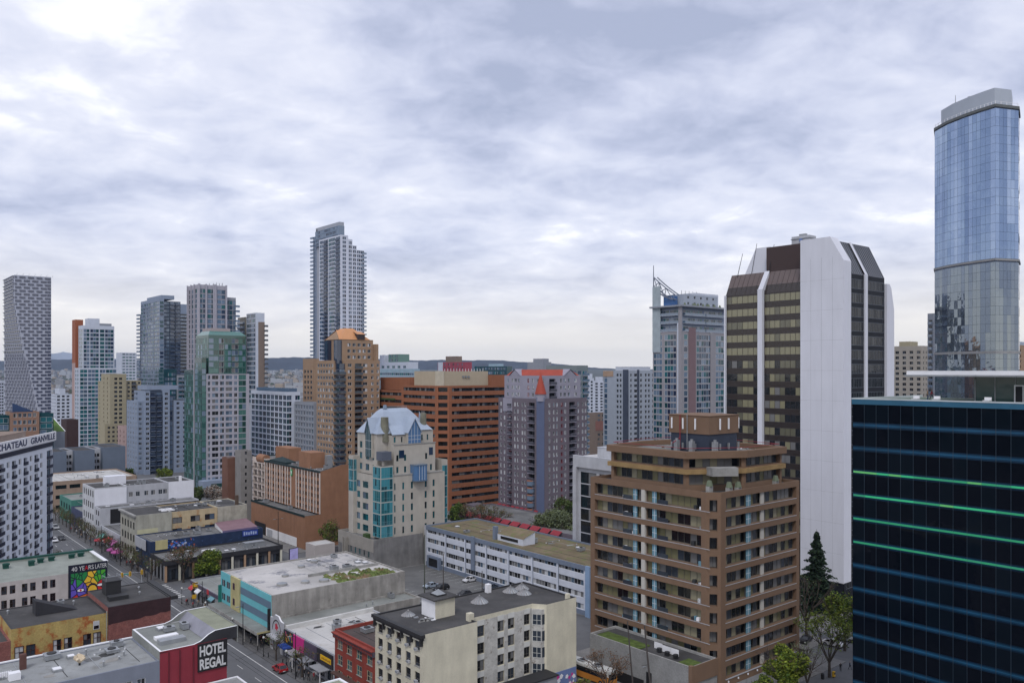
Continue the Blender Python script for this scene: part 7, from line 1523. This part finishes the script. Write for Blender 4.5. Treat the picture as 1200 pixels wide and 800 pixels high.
tree('street_tree', 'half bare yellow green tree against the brown end wall of the hotel', atg(388, 647), 10, 4.5, 3, [LF3, LF1b, LFR, LF1], 3200, .24, 3, density=.7)
tree('conifer_tree', 'tall dark conifer in front of the blank white slab', atg(957, 716), 21, 6.4, 2.5, [LFD, LFD, LFD2], 12000, .36, 4, shape='cone')
tree('plaza_tree', 'bare dark branched tree left of the conifer foot', atg(945, 748), 15, 4.2, 4, [LFD2, LF3], 260, .2, 5, shape='bare')
tree('plaza_tree', 'open yellow green tree beside the dark glass block', atg(972, 793), 13, 4.3, 3.2, [LF1, LF2, LF3], 2400, .2, 6, shape='bare')
tree('plaza_tree', 'yellow green leafy tree just left of the dark glass block, behind the open one', atg(990, 762), 13, 4.2, 4, [LF1, LF2, LF1b], 3600, .26, 66)
tree('plaza_tree', 'thin pale leafless tree right of the dense egg shaped green tree', atg(946, 812), 9.5, 1.8, 2, [LFG], 500, .14, 7, shape='bare')
tree('corner_tree', 'dense egg shaped green tree at the right foot of the brown banded tower', at(921, 150), 10.6, 3.9, 1.2, [LF2, LF1, LF2, LF1b], 8000, .26, 8)
tree('corner_tree', 'small green tree cut by the bottom edge left of the egg shaped tree', at(893, 146), 6.2, 2.4, 1.2, [LF2, LF1, LF1b], 3600, .22, 9)
tree('lane_tree', 'bare reddish brown tree beside the bus', at(712, 152), 8.6, 3.2, 1.6, [LFR], 1100, .14, 10, shape='bare')
tree('lane_tree', 'olive tree at the bottom edge right of the graffiti wall', at(683, 148), 5.0, 2.2, 1, [LF3, LFR, LF2], 2000, .2, 11)
tree('street_tree', 'bright green bushy tree between the castle tower and the orange office', at(536, 308), 10, 4.0, 1.5, [LF1, LF1b, LF1b], 3500, .34, 12)
for i, (px, Y, h, lab) in enumerate(((552, 300, 12, 'bare brown tree right of the bright green bushy tree'), (567, 296, 12.5, 'second bare brown tree right of the bright green bushy tree'), (581, 300, 11, 'bare brown tree close to the left foot of the purple tower'))):
    tree('street_tree', lab, at(px, Y), h, 4.2, 3, [LFR, LF3], 900, .22, 20+i, shape='bare', group='bare trees behind the mossy roof')
for i, (px, Y, h, r_, lab) in enumerate(((640, 287, 11.5, 5.5, 'leftmost grey green tree at the foot of the purple tower'), (655, 283, 12, 6, 'middle grey green tree at the foot of the purple tower'), (671, 280, 12, 5.6, 'rightmost grey green tree near the black glass block'), (662, 300, 15, 4.5, 'darker green tree standing behind the grey green trees'))):
    tree('street_tree', lab, at(px, Y), h, r_, 3, [LFG, LF3, LFG] if i < 3 else [LF1b, LF3], 3800, .34, 30+i)
tree('street_tree', 'olive green tree beside the blank white panel of the white fronted block', at(229, 365), 9, 4.2, 1.5, [LF3, LF1b], 2600, .4, 41)
for i, (px, Y, lab) in enumerate(((248, 372, 'leftmost pale blossom tree below the green glass tower'), (262, 368, 'second pale blossom tree below the green glass tower'), (275, 364, 'rightmost pale blossom tree near the brown shaft of the hotel'))): tree('blossom_tree', lab, at(px, Y), 8, 5, 1.5, [LFP, LFP, LFR], 1900, .36, 45+i, density=.8)
tree('street_tree', 'small bright green tree at the foot of the pinkish block', at(151, 430), 9, 4, 1.5, [LF1, LF1b], 2000, .45, 50)
tree('street_tree', 'yellow green shrubby tree at the foot of the grey blue apartments', at(193, 440), 8, 4.5, 1, [LF2, LF1], 2200, .4, 51)
base_t = None
for i, (u, v) in enumerate([(246+6.2*i, 72.3) for i in range(21)]+[(150+12*i, 72.3) for i in range(6)]+[(262+16*i, 53.2) for i in range(6)]):
    lab = 'slim dark bare street tree on the pavement of the shopping street'
    if base_t is None: base_t = tree('sidewalk_tree', lab, W(u, v, .13), 6.2, 1.9, 2.2, [LFR, LF1b, LF3], 420, .14, 60, shape='bare', group='bare street trees lining the shopping street', twigs=20)
    elif v > 60 and 200 < u < 245: continue
    elif 165 < u < 200: continue
    else: copy_tree(base_t, W(u, v, .13), i*1.3)

# ================================================================== VEHICLES
TYRE = mat('tyre_rubber', (.015, .015, .015), .9, 0); RIM = mat('wheel_rim', (.35, .36, .38), .4, 0, metal=.6); CGL_ = glass('car_glass', (.01, .012, .015), .05, 1.6, 0)
HLM = mat('headlight_lens', (.6, .62, .65), .2, 0); TLM = mat('tail_light_lens', (.35, .01, .01), .3, 0)
def car(label, loc, rz, col, kind='sedan', name='parked_car', group=None):
    pm = mat('car_paint_'+col[0], col[1], .28, 0, spec=.6)
    L = 4.5 if kind == 'sedan' else (3.9 if kind == 'hatch' else 4.6); H = dict(sedan=1.42, hatch=1.5, suv=1.68)[kind]; Wd = 1.8
    if kind == 'sedan': low = [(-.5, .30), (-.495, .55), (-.47, .78), (-.27, .90), (.22, .93), (.47, .90), (.5, .72), (.495, .30)]; top = [(-.24, .90), (-.09, H), (.18, H), (.37, .93)]
    elif kind == 'hatch': low = [(-.5, .30), (-.495, .55), (-.46, .80), (-.24, .95), (.3, .98), (.48, .96), (.5, .7), (.495, .30)]; top = [(-.22, .95), (-.06, H), (.32, H-.02), (.46, .97)]
    else: low = [(-.5, .34), (-.495, .62), (-.46, .95), (-.26, 1.03), (.3, 1.05), (.48, 1.05), (.5, .8), (.495, .34)]; top = [(-.22, 1.03), (-.08, H), (.38, H-.03), (.47, 1.05)]
    def loft(mb, prof, ws, m, pts=None):
        a = [(x*L, -w/2, z) for (x, z), w in zip(prof, ws)]; b_ = [(x*L, w/2, z) for (x, z), w in zip(prof, ws)]; n = len(prof)
        mb.poly(a, m); mb.poly(b_[::-1], m)
        for i in range(n): j = (i+1) % n; mb.poly([a[j], a[i], b_[i], b_[j]], m)
    root = empty(name, loc, rz, label, 'car', group)
    bm_ = MB(); loft(bm_, low, [Wd*.95, Wd, Wd, Wd*.96, Wd*.96, Wd*.96, Wd, Wd*.95], pm); tw = [Wd*.9, Wd*.74, Wd*.74, Wd*.88]
    roof = [(top[1][0]-.005, H-.06), (top[1][0]+.01, H+.02), (top[2][0]-.01, top[2][1]+.02), (top[2][0]+.01, top[2][1]-.06)]
    loft(bm_, roof, [Wd*.75, Wd*.72, Wd*.72, Wd*.76], pm)
    for x in (-.5, .5): bm_.box(x*L-.03, x*L+.03, -Wd*.46, Wd*.46, .3, .48, mat('bumper_dark', (.04, .04, .045), .6, 0))
    for x in (-.30, .305):
        for s in (-1, 1):
            bm_.poly([(x*L+math.cos(t)*.42, s*(Wd/2+.004), .33+max(-.05, math.sin(t)*.42)) for t in [i*math.pi/6 for i in range(13)]], BLACK)
    mkobj('body', bm_.mesh('body'), root)
    gm = MB(); loft(gm, top, tw, CGL_); 
    o = mkobj('window', gm.mesh('window'), root)
    pp = MB()
    for s in (-1, 1):
        for (i, j) in ((0, 1), (3, 2)):
            a, c_ = top[i], top[j]; pp.cyl((a[0]*L, s*tw[i]/2, a[1]), (c_[0]*L, s*tw[j]/2, c_[1]-.02), .05, .05, pm, 4)
        xm_ = (top[1][0]+top[2][0])/2*L+.1; pp.cyl((xm_, s*tw[0]/2, top[0][1]), (xm_, s*tw[1]/2+s*.01, H-.03), .05, .05, pm, 4)
        pp.box(-.2*L, -.2*L+.2, s*(Wd/2)-(.0 if s > 0 else .16), s*(Wd/2)+(.16 if s > 0 else .0), .92, 1.06, pm)
    mkobj('pillar', pp.mesh('pillar'), root)
    wm = MB().cyl((0, -.11, 0), (0, .11, 0), .32, .32, TYRE, 16).mesh('tyre'); rm = MB().cyl((0, -.125, 0), (0, .125, 0), .2, .2, RIM, 10).mesh('rim')
    for x in (-.30, .305):
        for s in (-1, 1): w = mkobj('wheel', wm, root, (x*L, s*(Wd/2-.1), .32)); mkobj('rim', rm, w)
    hm = MB().box(-.03, .03, -.17, .17, 0, .14, HLM).mesh('headlight'); tm_ = MB().box(-.03, .03, -.15, .15, 0, .16, TLM).mesh('tail_light')
    for s in (-1, 1): mkobj('headlight', hm, root, (-.494*L, s*.62, .62)); mkobj('tail_light', tm_, root, (.494*L, s*.66, .74))
    mkobj('number_plate', MB().box(.5*L+.031, .5*L+.04, -.25, .25, .5, .62, WHITE).mesh('number_plate'), root)
    return root
angA = math.atan2(AY, AX); angB = math.atan2(BY, BX)
car('red hatchback parked on the kerb strip opposite the arched hall', atg(328, 786), angA+math.pi, ('red', (.38, .015, .02)), 'hatch')
car('white car driving beside the foot of the lettered balcony hotel', atg(63.5, 634.5), angA, ('white', (.7, .7, .72)), 'sedan', 'street_car'); car('black car on the street just right of the white car', atg(72, 632), angA, ('black', (.012, .012, .014)), 'sedan', 'street_car')
car('silver car farthest up the street', atg(65, 619.5), angA, ('silver', (.4, .41, .42)), 'suv', 'street_car')
car('white sedan alone in the middle of the parking lot', atg(551, 681), angB, ('white', (.7, .7, .72)), 'sedan'); car('silver blue car at the far left of the parking lot', atg(505, 688), angB, ('silver_blue', (.34, .40, .47)), 'sedan')
car('black suv beside the silver blue car in the parking lot', atg(517, 691), angB, ('black', (.012, .012, .014)), 'suv'); car('dark grey hatchback at the near edge of the parking lot behind the cream roof', atg(544, 698), angB, ('dark_grey', (.03, .03, .035)), 'hatch')
car('grey blue estate car in shadow beside the low parking lot wall', atg(575, 690), angB+.1, ('slate', (.06, .08, .11)), 'sedan')
car('silver suv by the brown hotel end wall and the pale box building', atg(378, 649), angB, ('silver', (.4, .41, .42)), 'suv'); car('black car half hidden behind the right edge of the brown banded tower', atg(944, 752), angB+.2, ('black', (.012, .012, .014)), 'sedan')
car('white car behind the open yellow green tree', atg(976, 756), angA+.1, ('white', (.7, .7, .72)), 'sedan'); car('silver sedan right of the white car behind the trees', atg(991, 750), angA+.1, ('silver', (.4, .41, .42)), 'sedan')
# bus
root = empty('transit_bus', atg(693, 795), angA+.05, 'white roofed bus with orange side in the lane right of the graffiti wall', 'bus')
BO = mat('bus_orange', (.55, .22, .04), .4, .05)
mkobj('body', MB().box(-5.4, 5.4, -1.25, 1.25, .35, 2.0, BO).box(-5.4, 5.4, -1.25, 1.25, 2.01, 2.9, mat('bus_white', (.65, .65, .62), .5, .12, 1)).box(-5.3, 5.3, -1.15, 1.15, 2.9, 3.02, MATS['bus_white']).mesh('body'), root)
for s in (-1, 1): mkobj('window', MB().box(-5.0, 5.0, s*1.26-.01, s*1.26+.01, 1.5, 2.5, CGL_).mesh('window'), root)
for s in (-1, 1): mkobj('window', MB().box(s*5.41-.01, s*5.41+.01, -1.1, 1.1, 1.3, 2.5, CGL_).mesh('window'), root)
for x in (-2.5, 1.5): mkobj('roof_unit', MB().box(x, x+1.6, -.7, .7, 3.021, 3.3, METAL).box(x+.3, x+1.2, -.4, .4, 3.301, 3.36, BLACK).mesh('roof_unit'), root)
for x in (-3.4, 3.2):
    for s in (-1, 1): w = mkobj('wheel', MB().cyl((0, -.15, 0), (0, .15, 0), .48, .48, TYRE, 16).mesh('tyre'), root, (x, s*1.12, .48)); mkobj('rim', MB().cyl((0, -.16, 0), (0, .16, 0), .25, .25, RIM, 10).mesh('rim'), w)

# ================================================================== STREET FURNITURE
LAMPG = mat('globe_glass', (.7, .7, .66), .3, 0)
def lamp(loc, label, group):
    root = empty('street_lamp', loc, 0, label, 'street lamp', group)
    mkobj('post', MB().cyl((0, 0, 0), (0, 0, .5), .16, .12, BLACK).cyl((0, 0, .5), (0, 0, 3.6), .07, .05, BLACK).cyl((0, 0, 3.6), (0, 0, 3.75), .12, .16, BLACK).mesh('post'), root)
    m = MB(); n = 10
    rings = [(.02, 3.75), (.17, 3.82), (.24, 4.0), (.17, 4.18), (.02, 4.25)]
    for (r0, z0), (r1, z1) in zip(rings, rings[1:]): m.cyl((0, 0, z0), (0, 0, z1), r0, r1, LAMPG, n, caps=False)
    mkobj('globe', m.mesh('globe'), root); return root
l0 = lamp(W(155, 71.3, .13), 'black post lamp with white globe on the kerb of the shopping street', 'globe lamps along the shopping street')
for u in (166, 183, 200, 217, 246, 262, 278, 294, 310, 326, 342): copy_tree(l0, W(u, 71.3, .13))
def pole(name, label, loc, h, r0=.16, arm=None, lean=(0, 0), cat='pole', m_=None):
    m_ = m_ or mat('pole_wood', (.08, .07, .065), .9, .1)
    root = empty(name, loc, TH, label, cat); m = MB().cyl((0, 0, 0), (lean[0], lean[1], h), r0, r0*.65, m_, 8); mkobj('shaft', m.mesh('shaft'), root)
    if arm:
        for z, a in arm: mkobj('arm', MB().cyl((lean[0]*z/h, lean[1]*z/h, z), (lean[0]*z/h+a, lean[1]*z/h, z+.15), .06, .04, m_, 6).box(lean[0]*z/h+a-.4, lean[0]*z/h+a+.4, -.12, .12, z+.08, z+.22, METAL).mesh('arm'), root)
    return root
GPOLE = mat('pole_galvanised', (.22, .24, .24), .6, .1)
pole('lamp_pole', 'tall double armed lamp pole in front of the brown hotel podium', atg(326, 640), 12, .14, [(9.3, -1.4), (9.3, 1.4)], m_=BLACK)
pole('utility_pole', 'tall wooden pole at the left end of the long white block', atg(497.5, 702), 17, .17, m_=mat('pole_green', (.08, .09, .07), .8)); pole('utility_pole', 'dark pole standing by the black suv in the parking lot', atg(519.5, 705), 12.5, .15)
pole('utility_pole', 'short pole behind the cream hotel roof right of the parked hatchback', atg(565, 697), 6.5, .13); pole('utility_pole', 'short pole between the low wall and the long white block', atg(587, 687), 6.8, .13)
pole('utility_pole', 'pale topped leaning pole at the left of the painted block podium', at(743, 151), 14.2, .16, lean=(-.9, .8)); pole('utility_pole', 'dark leaning pole with side arm at the painted block podium', at(764, 150), 13.6, .2, [(6.6, -1.8)], lean=(-.9, 1.0))
p0 = pole('street_pole', 'tall dark pole with short arm on the kerb of the shopping street', W(150, 70.9, .13), 9, .11, [(8.3, -1.2)], m_=BLACK); p0['group'] = 'tall dark poles along the shopping street'
for u in (176, 201, 250, 272, 294, 316, 338): copy_tree(p0, W(u, 70.9, .13), TH)
WIRE = mat('wire_black', (.01, .01, .01), .6, 0)
wm_ = MB()
for v in (64.2, 65.0, 59.4, 60.2): wm_.cyl(tuple(W(60, v, 6.4)), tuple(W(380, v, 6.4)), .022, .022, WIRE, 4)
for u in (150, 176, 201, 250, 272, 294, 316, 338): wm_.cyl(tuple(W(u, 70.9, 8.2)), tuple(W(u, 59, 6.45)), .02, .02, WIRE, 4)
put('overhead_wires', wm_, 'thin dark overhead wires strung above the shopping street', 'wires')
# traffic signal
YSG = mat('signal_yellow', (.65, .38, .03), .5, 0)
root = empty('traffic_signal', atg(166, 694), TH, 'traffic signal with yellow heads on a pale mast arm at the crossing', 'traffic light')
mkobj('post', MB().cyl((0, 0, 0), (0, 0, 6.6), .12, .09, PALEG).cyl((0, 0, 5.6), (-5.2, 0, 6.0), .07, .05, PALEG, 6).mesh('post'), root)
for x in (-5.0, -3.0, .0): h_ = mkobj('signal_head', MB().box(x-.28, x+.28, -.32, -.06, 5.0, 6.2, YSG).mesh('signal_head'), root); mkobj('lens', MB().cyl((x, -.33, 5.25), (x, -.36, 5.25), .12, .12, BLACK, 8).cyl((x, -.33, 5.6), (x, -.36, 5.6), .12, .12, BLACK, 8).cyl((x, -.33, 5.95), (x, -.36, 5.95), .12, .12, BLACK, 8).mesh('lens'), h_)
mkobj('street_name_board', MB().box(-4.6, -3.4, -.08, -.05, 5.5, 5.8, mat('sign_teal', (.05, .35, .3), .5)).mesh('street_name_board'), root)
root = empty('traffic_signal', atg(226.5, 712), TH, 'yellow backed sign heads on a dark post before the low corner shops', 'traffic light'); mkobj('post', MB().cyl((0, 0, 0), (0, 0, 6.4), .1, .08, BLACK).mesh('post'), root); mkobj('yellow_board', MB().box(-.2, 1.1, -.16, -.1, 5.0, 6.4, YSG).box(-.1, 1.0, -.18, -.161, 5.1, 6.3, BLACK).box(0, .9, -.2, -.181, 5.3, 6.1, YSG).mesh('yellow_board'), root); mkobj('yellow_board', MB().box(-.3, .7, -.16, -.1, 2.4, 3.4, YSG).mesh('yellow_board'), root)
# pink umbrellas / stall
def parasol(loc, label, m_, r_=2.0, group=None):
    root = empty('parasol', loc, 0, label, 'parasol', group); mkobj('pole', MB().cyl((0, 0, 0), (0, 0, 3), .05, .05, WHITE, 6).mesh('pole'), root)
    m = MB()
    for i in range(8): t0, t1 = i*.7854, (i+1)*.7854; m.poly([(math.cos(t0)*r_, math.sin(t0)*r_, 2.4), (math.cos(t1)*r_, math.sin(t1)*r_, 2.4), (0, 0, 3.2)], m_).poly([(math.cos(t0)*r_, math.sin(t0)*r_, 2.4), (math.cos(t1)*r_, math.sin(t1)*r_, 2.4), (math.cos(t1)*r_, math.sin(t1)*r_, 2.15), (math.cos(t0)*r_, math.sin(t0)*r_, 2.15)], m_)
    mkobj('canopy', m.mesh('canopy'), root); return root
PKP = mat('parasol_pink', (.65, .14, .42), .7, .05); RDP = mat('parasol_red', (.45, .05, .07), .7, .05)
parasol(atg(132, 652), 'left one of the two big pink parasols before the grey shop front', PKP, 1.9, 'pink parasols'); parasol(atg(137, 655), 'right one of the two big pink parasols before the grey shop front', PKP, 1.9, 'pink parasols'); parasol(atg(118, 640), 'red parasol farther up the street than the pink ones', RDP, 2.2)
# litter bins, bollards, lot fence
bn = put('litter_bin', MB().cyl((0, 0, 0), (0, 0, 1.0), .3, .34, BLACK, 10).cyl((0, 0, 1.0), (0, 0, 1.12), .36, .25, BLACK, 10), 'black litter bin left of the yellow box under the open tree', 'bin', atg(964, 795)); put('newspaper_box', MB().box(-.25, .25, -.22, .22, .15, 1.15, YSG).box(-.2, .2, -.24, -.221, .6, 1.0, BLACK).box(-.2, .2, -.18, .18, 0, .15, BLACK), 'yellow street box at the foot of the open tree', 'street box', atg(977, 793), TH)
b0 = put('bollard', MB().cyl((0, 0, 0), (0, 0, .9), .11, .09, BLACK, 8).cyl((0, 0, .9), (0, 0, 1.0), .12, .05, BLACK, 8), 'short black bollard on the kerb near the red hatchback', 'bollard', W(151, 71.6, .13), group='bollards along the kerb')
for i in range(14): c_ = b0.copy(); C.objects.link(c_); c_.location = W(143+i*5.5 if i < 12 else 240+i, 71.9 if i % 3 else 72.6, .13)
FEN = mat('fence_dark', (.035, .037, .04), .8, .1)
fr = empty('lot_fence', W(128, 110.9), TH, 'dark board fence with blue graffiti along the near side of the parking lot', 'fence')
mkobj('panel', MB().box(-.05, .05, 0, 84, 0, 2.1, FEN).mesh('panel'), fr)
mkobj('graffiti', (lambda m, r: [m.poly([(-.06-i*.0005, y+s*math.cos(t)*r.uniform(.5, 1.2), 1.1+s*.8*math.sin(t)) for t in (0, 1.2, 2.4, 3.6, 5)], r.choice([mat('graffiti_blue', (.16, .22, .42)), mat('graffiti_pale', (.3, .34, .45), .8), mat('graffiti_indigo', (.06, .07, .2), .8)])) for i in range(60) for y, s in [(62+r.random()*20, r.uniform(.3, .9))]] and m)(MB(), random.Random(3)).mesh('graffiti'), fr)
for i in range(15): mkobj('post', MB().cyl((0, 0, 0), (0, 0, 2.3), .07, .07, METAL, 6).mesh('post'), fr, (.1, i*6, 0))
put('lot_wall', MB().box(0, 10, 0, .35, 0, 1.5, mat('low_wall_black', (.03, .03, .032), .9, .1)).box(0, 10, -.05, .4, 1.5, 1.6, WHITE), 'low dark wall with pale top at the near side of the parking lot', 'wall', atg(565, 704), TH)
put('lit_poster_box', MB().box(-1.6, 1.6, -.2, .2, .3, 4.8, BLACK).box(-1.5, 1.5, -.23, -.201, .5, 4.7, mat('lilac_screen', (.35, .33, .6), .4, .3, .6, emis=(.35, .32, .6, .2))), 'glowing lilac poster box behind the white patched roof', 'advertising screen', atg(344, 660), TH+.2)

# ================================================================== PEOPLE
SK = mat('skin', (.42, .26, .19), .6, 0); HAIRM = mat('hair_dark', (.03, .02, .018), .8, 0)
def person_mesh(pose, top, bot):
    J = {'pel': (0, 0, .95), 'che': (0, .0, 1.28), 'nek': (0, 0, 1.47), 'hd0': (0, -.02, 1.58), 'hd1': (0, -.02, 1.70)}
    st = dict(walk=.27, stand=.03, stride=.36)[pose]
    for s, sg in (('l', 1), ('r', -1)):
        k = st*sg
        J['hip'+s] = (sg*.10, 0, .90); J['kne'+s] = (sg*.10, -k*.55-.03, .50); J['ank'+s] = (sg*.10, -k*.9+(.06 if sg < 0 else 0), .09); J['toe'+s] = (sg*.11, -k*.9-.15, .04)
        J['sho'+s] = (sg*.19, 0, 1.42); J['elb'+s] = (sg*.25, k*.5+.03, 1.14); J['wri'+s] = (sg*.25, k*.9-.08, .90); J['han'+s] = (sg*.245, k*.95-.12, .81)
    names = list(J); E_ = [('pel', 'che'), ('che', 'nek'), ('nek', 'hd0'), ('hd0', 'hd1')]
    for s in 'lr': E_ += [('pel', 'hip'+s), ('hip'+s, 'kne'+s), ('kne'+s, 'ank'+s), ('ank'+s, 'toe'+s), ('che', 'sho'+s), ('sho'+s, 'elb'+s), ('elb'+s, 'wri'+s), ('wri'+s, 'han'+s)]
    R_ = dict(pel=(.15, .11), che=(.17, .12), nek=(.06, .06), hd0=(.085, .095), hd1=(.07, .085), hip=(.095, .1), kne=(.06, .065), ank=(.045, .05), toe=(.045, .035), sho=(.07, .07), elb=(.047, .047), wri=(.032, .032), han=(.035, .03))
    me = bpy.data.meshes.new('p'); me.from_pydata([J[n] for n in names], [(names.index(a), names.index(c_)) for a, c_ in E_], [])
    o = bpy.data.objects.new('p', me); C.objects.link(o); o.modifiers.new('s', 'SKIN')
    sv = me.skin_vertices[0].data
    for i, n in enumerate(names): sv[i].radius = R_.get(n, R_.get(n[:3])); sv[i].use_root = (n == 'pel')
    sb = o.modifiers.new('b', 'SUBSURF'); sb.levels = 1; sb.render_levels = 1
    dg = bpy.context.evaluated_depsgraph_get(); m2 = bpy.data.meshes.new_from_object(o.evaluated_get(dg)); bpy.data.objects.remove(o)
    m2.materials.clear()
    for mm in (SK, top, bot, HAIRM, BLACK): m2.materials.append(mm)
    for p in m2.polygons:
        c_ = p.center; p.use_smooth = True
        p.material_index = 4 if c_.z < .1 else 2 if c_.z < .98 and abs(c_.x) < .2 else 0 if c_.z > 1.48 or c_.z < .88 else 1
        if c_.z > 1.66 or (c_.z > 1.55 and c_.y > .02): p.material_index = 3
    m2.name = 'person'; return m2
tops = [('black_coat', (.02, .02, .022)), ('grey_jacket', (.14, .14, .15)), ('white_shirt', (.55, .55, .55)), ('navy_coat', (.03, .04, .08)), ('red_jacket', (.32, .03, .04)), ('tan_coat', (.28, .2, .13))]
bots = [('dark_trousers', (.02, .02, .025)), ('blue_jeans', (.05, .07, .12)), ('grey_trousers', (.1, .1, .1))]
pv = []
for i in range(8):
    t_, b_ = tops[(i*5) % 6], bots[i % 3]; pv.append((person_mesh(('walk', 'stand', 'stride')[i % 3], mat(*t_, .8, 0), mat(*b_, .8, 0)), t_[0].replace('_', ' '), ('walking', 'standing', 'striding')[i % 3]))
r = random.Random(17)
spots = []
for i in range(66):
    u = r.choice([r.uniform(246, 345), r.uniform(246, 345), r.uniform(146, 218)]); spots.append((u, r.uniform(71.6, 74.4)))
spots += [(r.uniform(150, 330), r.uniform(51, 54)) for _ in range(7)]
for i, (u, v) in enumerate(spots):
    me, tp, ac = pv[i % 8]
    tag(mkobj('person', me, None, W(u, v, .13), r.choice([angA+math.pi/2, angA-math.pi/2])+r.uniform(-.3, .3)), '%s person in %s on the pavement of the shopping street' % (ac, tp), 'person', 'people in %s on the shopping street' % tp)
for px, py, i, lab in ((985, 786, 0, 'person in dark clothes walking left of another beside the dark glass block'), (996, 784, 3, 'person in dark clothes walking closest to the dark glass block'), (306, 752, 2, 'person in a pale shirt walking below the aqua canopy'), (258, 748, 7, 'person standing by a bench right of the white lettered black sign')):
    tag(mkobj('person', pv[i][0], None, atg(px, py), r.uniform(0, 6)), lab, 'person')
for px, i, lab in ((1087, 1, 'person on the green terrace of the dark glass block, left one'), (1092, 2, 'person on the green terrace of the dark glass block, right one')):
    u_ = 52; v_ = v_on(px, u_); tag(mkobj('person', pv[i][0], None, W(u_+4, v_on(px, u_+4), 55.35), 1), lab, 'person')
# ================================================================== AIR
hz = mat('haze_air', (.8, .8, .8)); nt = hz.node_tree; 
for n in list(nt.nodes): nt.nodes.remove(n)
o_ = nt.nodes.new('ShaderNodeOutputMaterial'); v_ = nt.nodes.new('ShaderNodeVolumePrincipled'); v_.inputs['Color'].default_value = (.60, .74, 1.0, 1); v_.inputs['Density'].default_value = 3.2e-5
nt.links.new(v_.outputs[0], o_.inputs['Volume'])
m = MB(); m.box(-16500, 16500, -800, 16000, -6.5, 430, hz)
tag(mkobj('haze', m.mesh('haze')), kind='stuff')
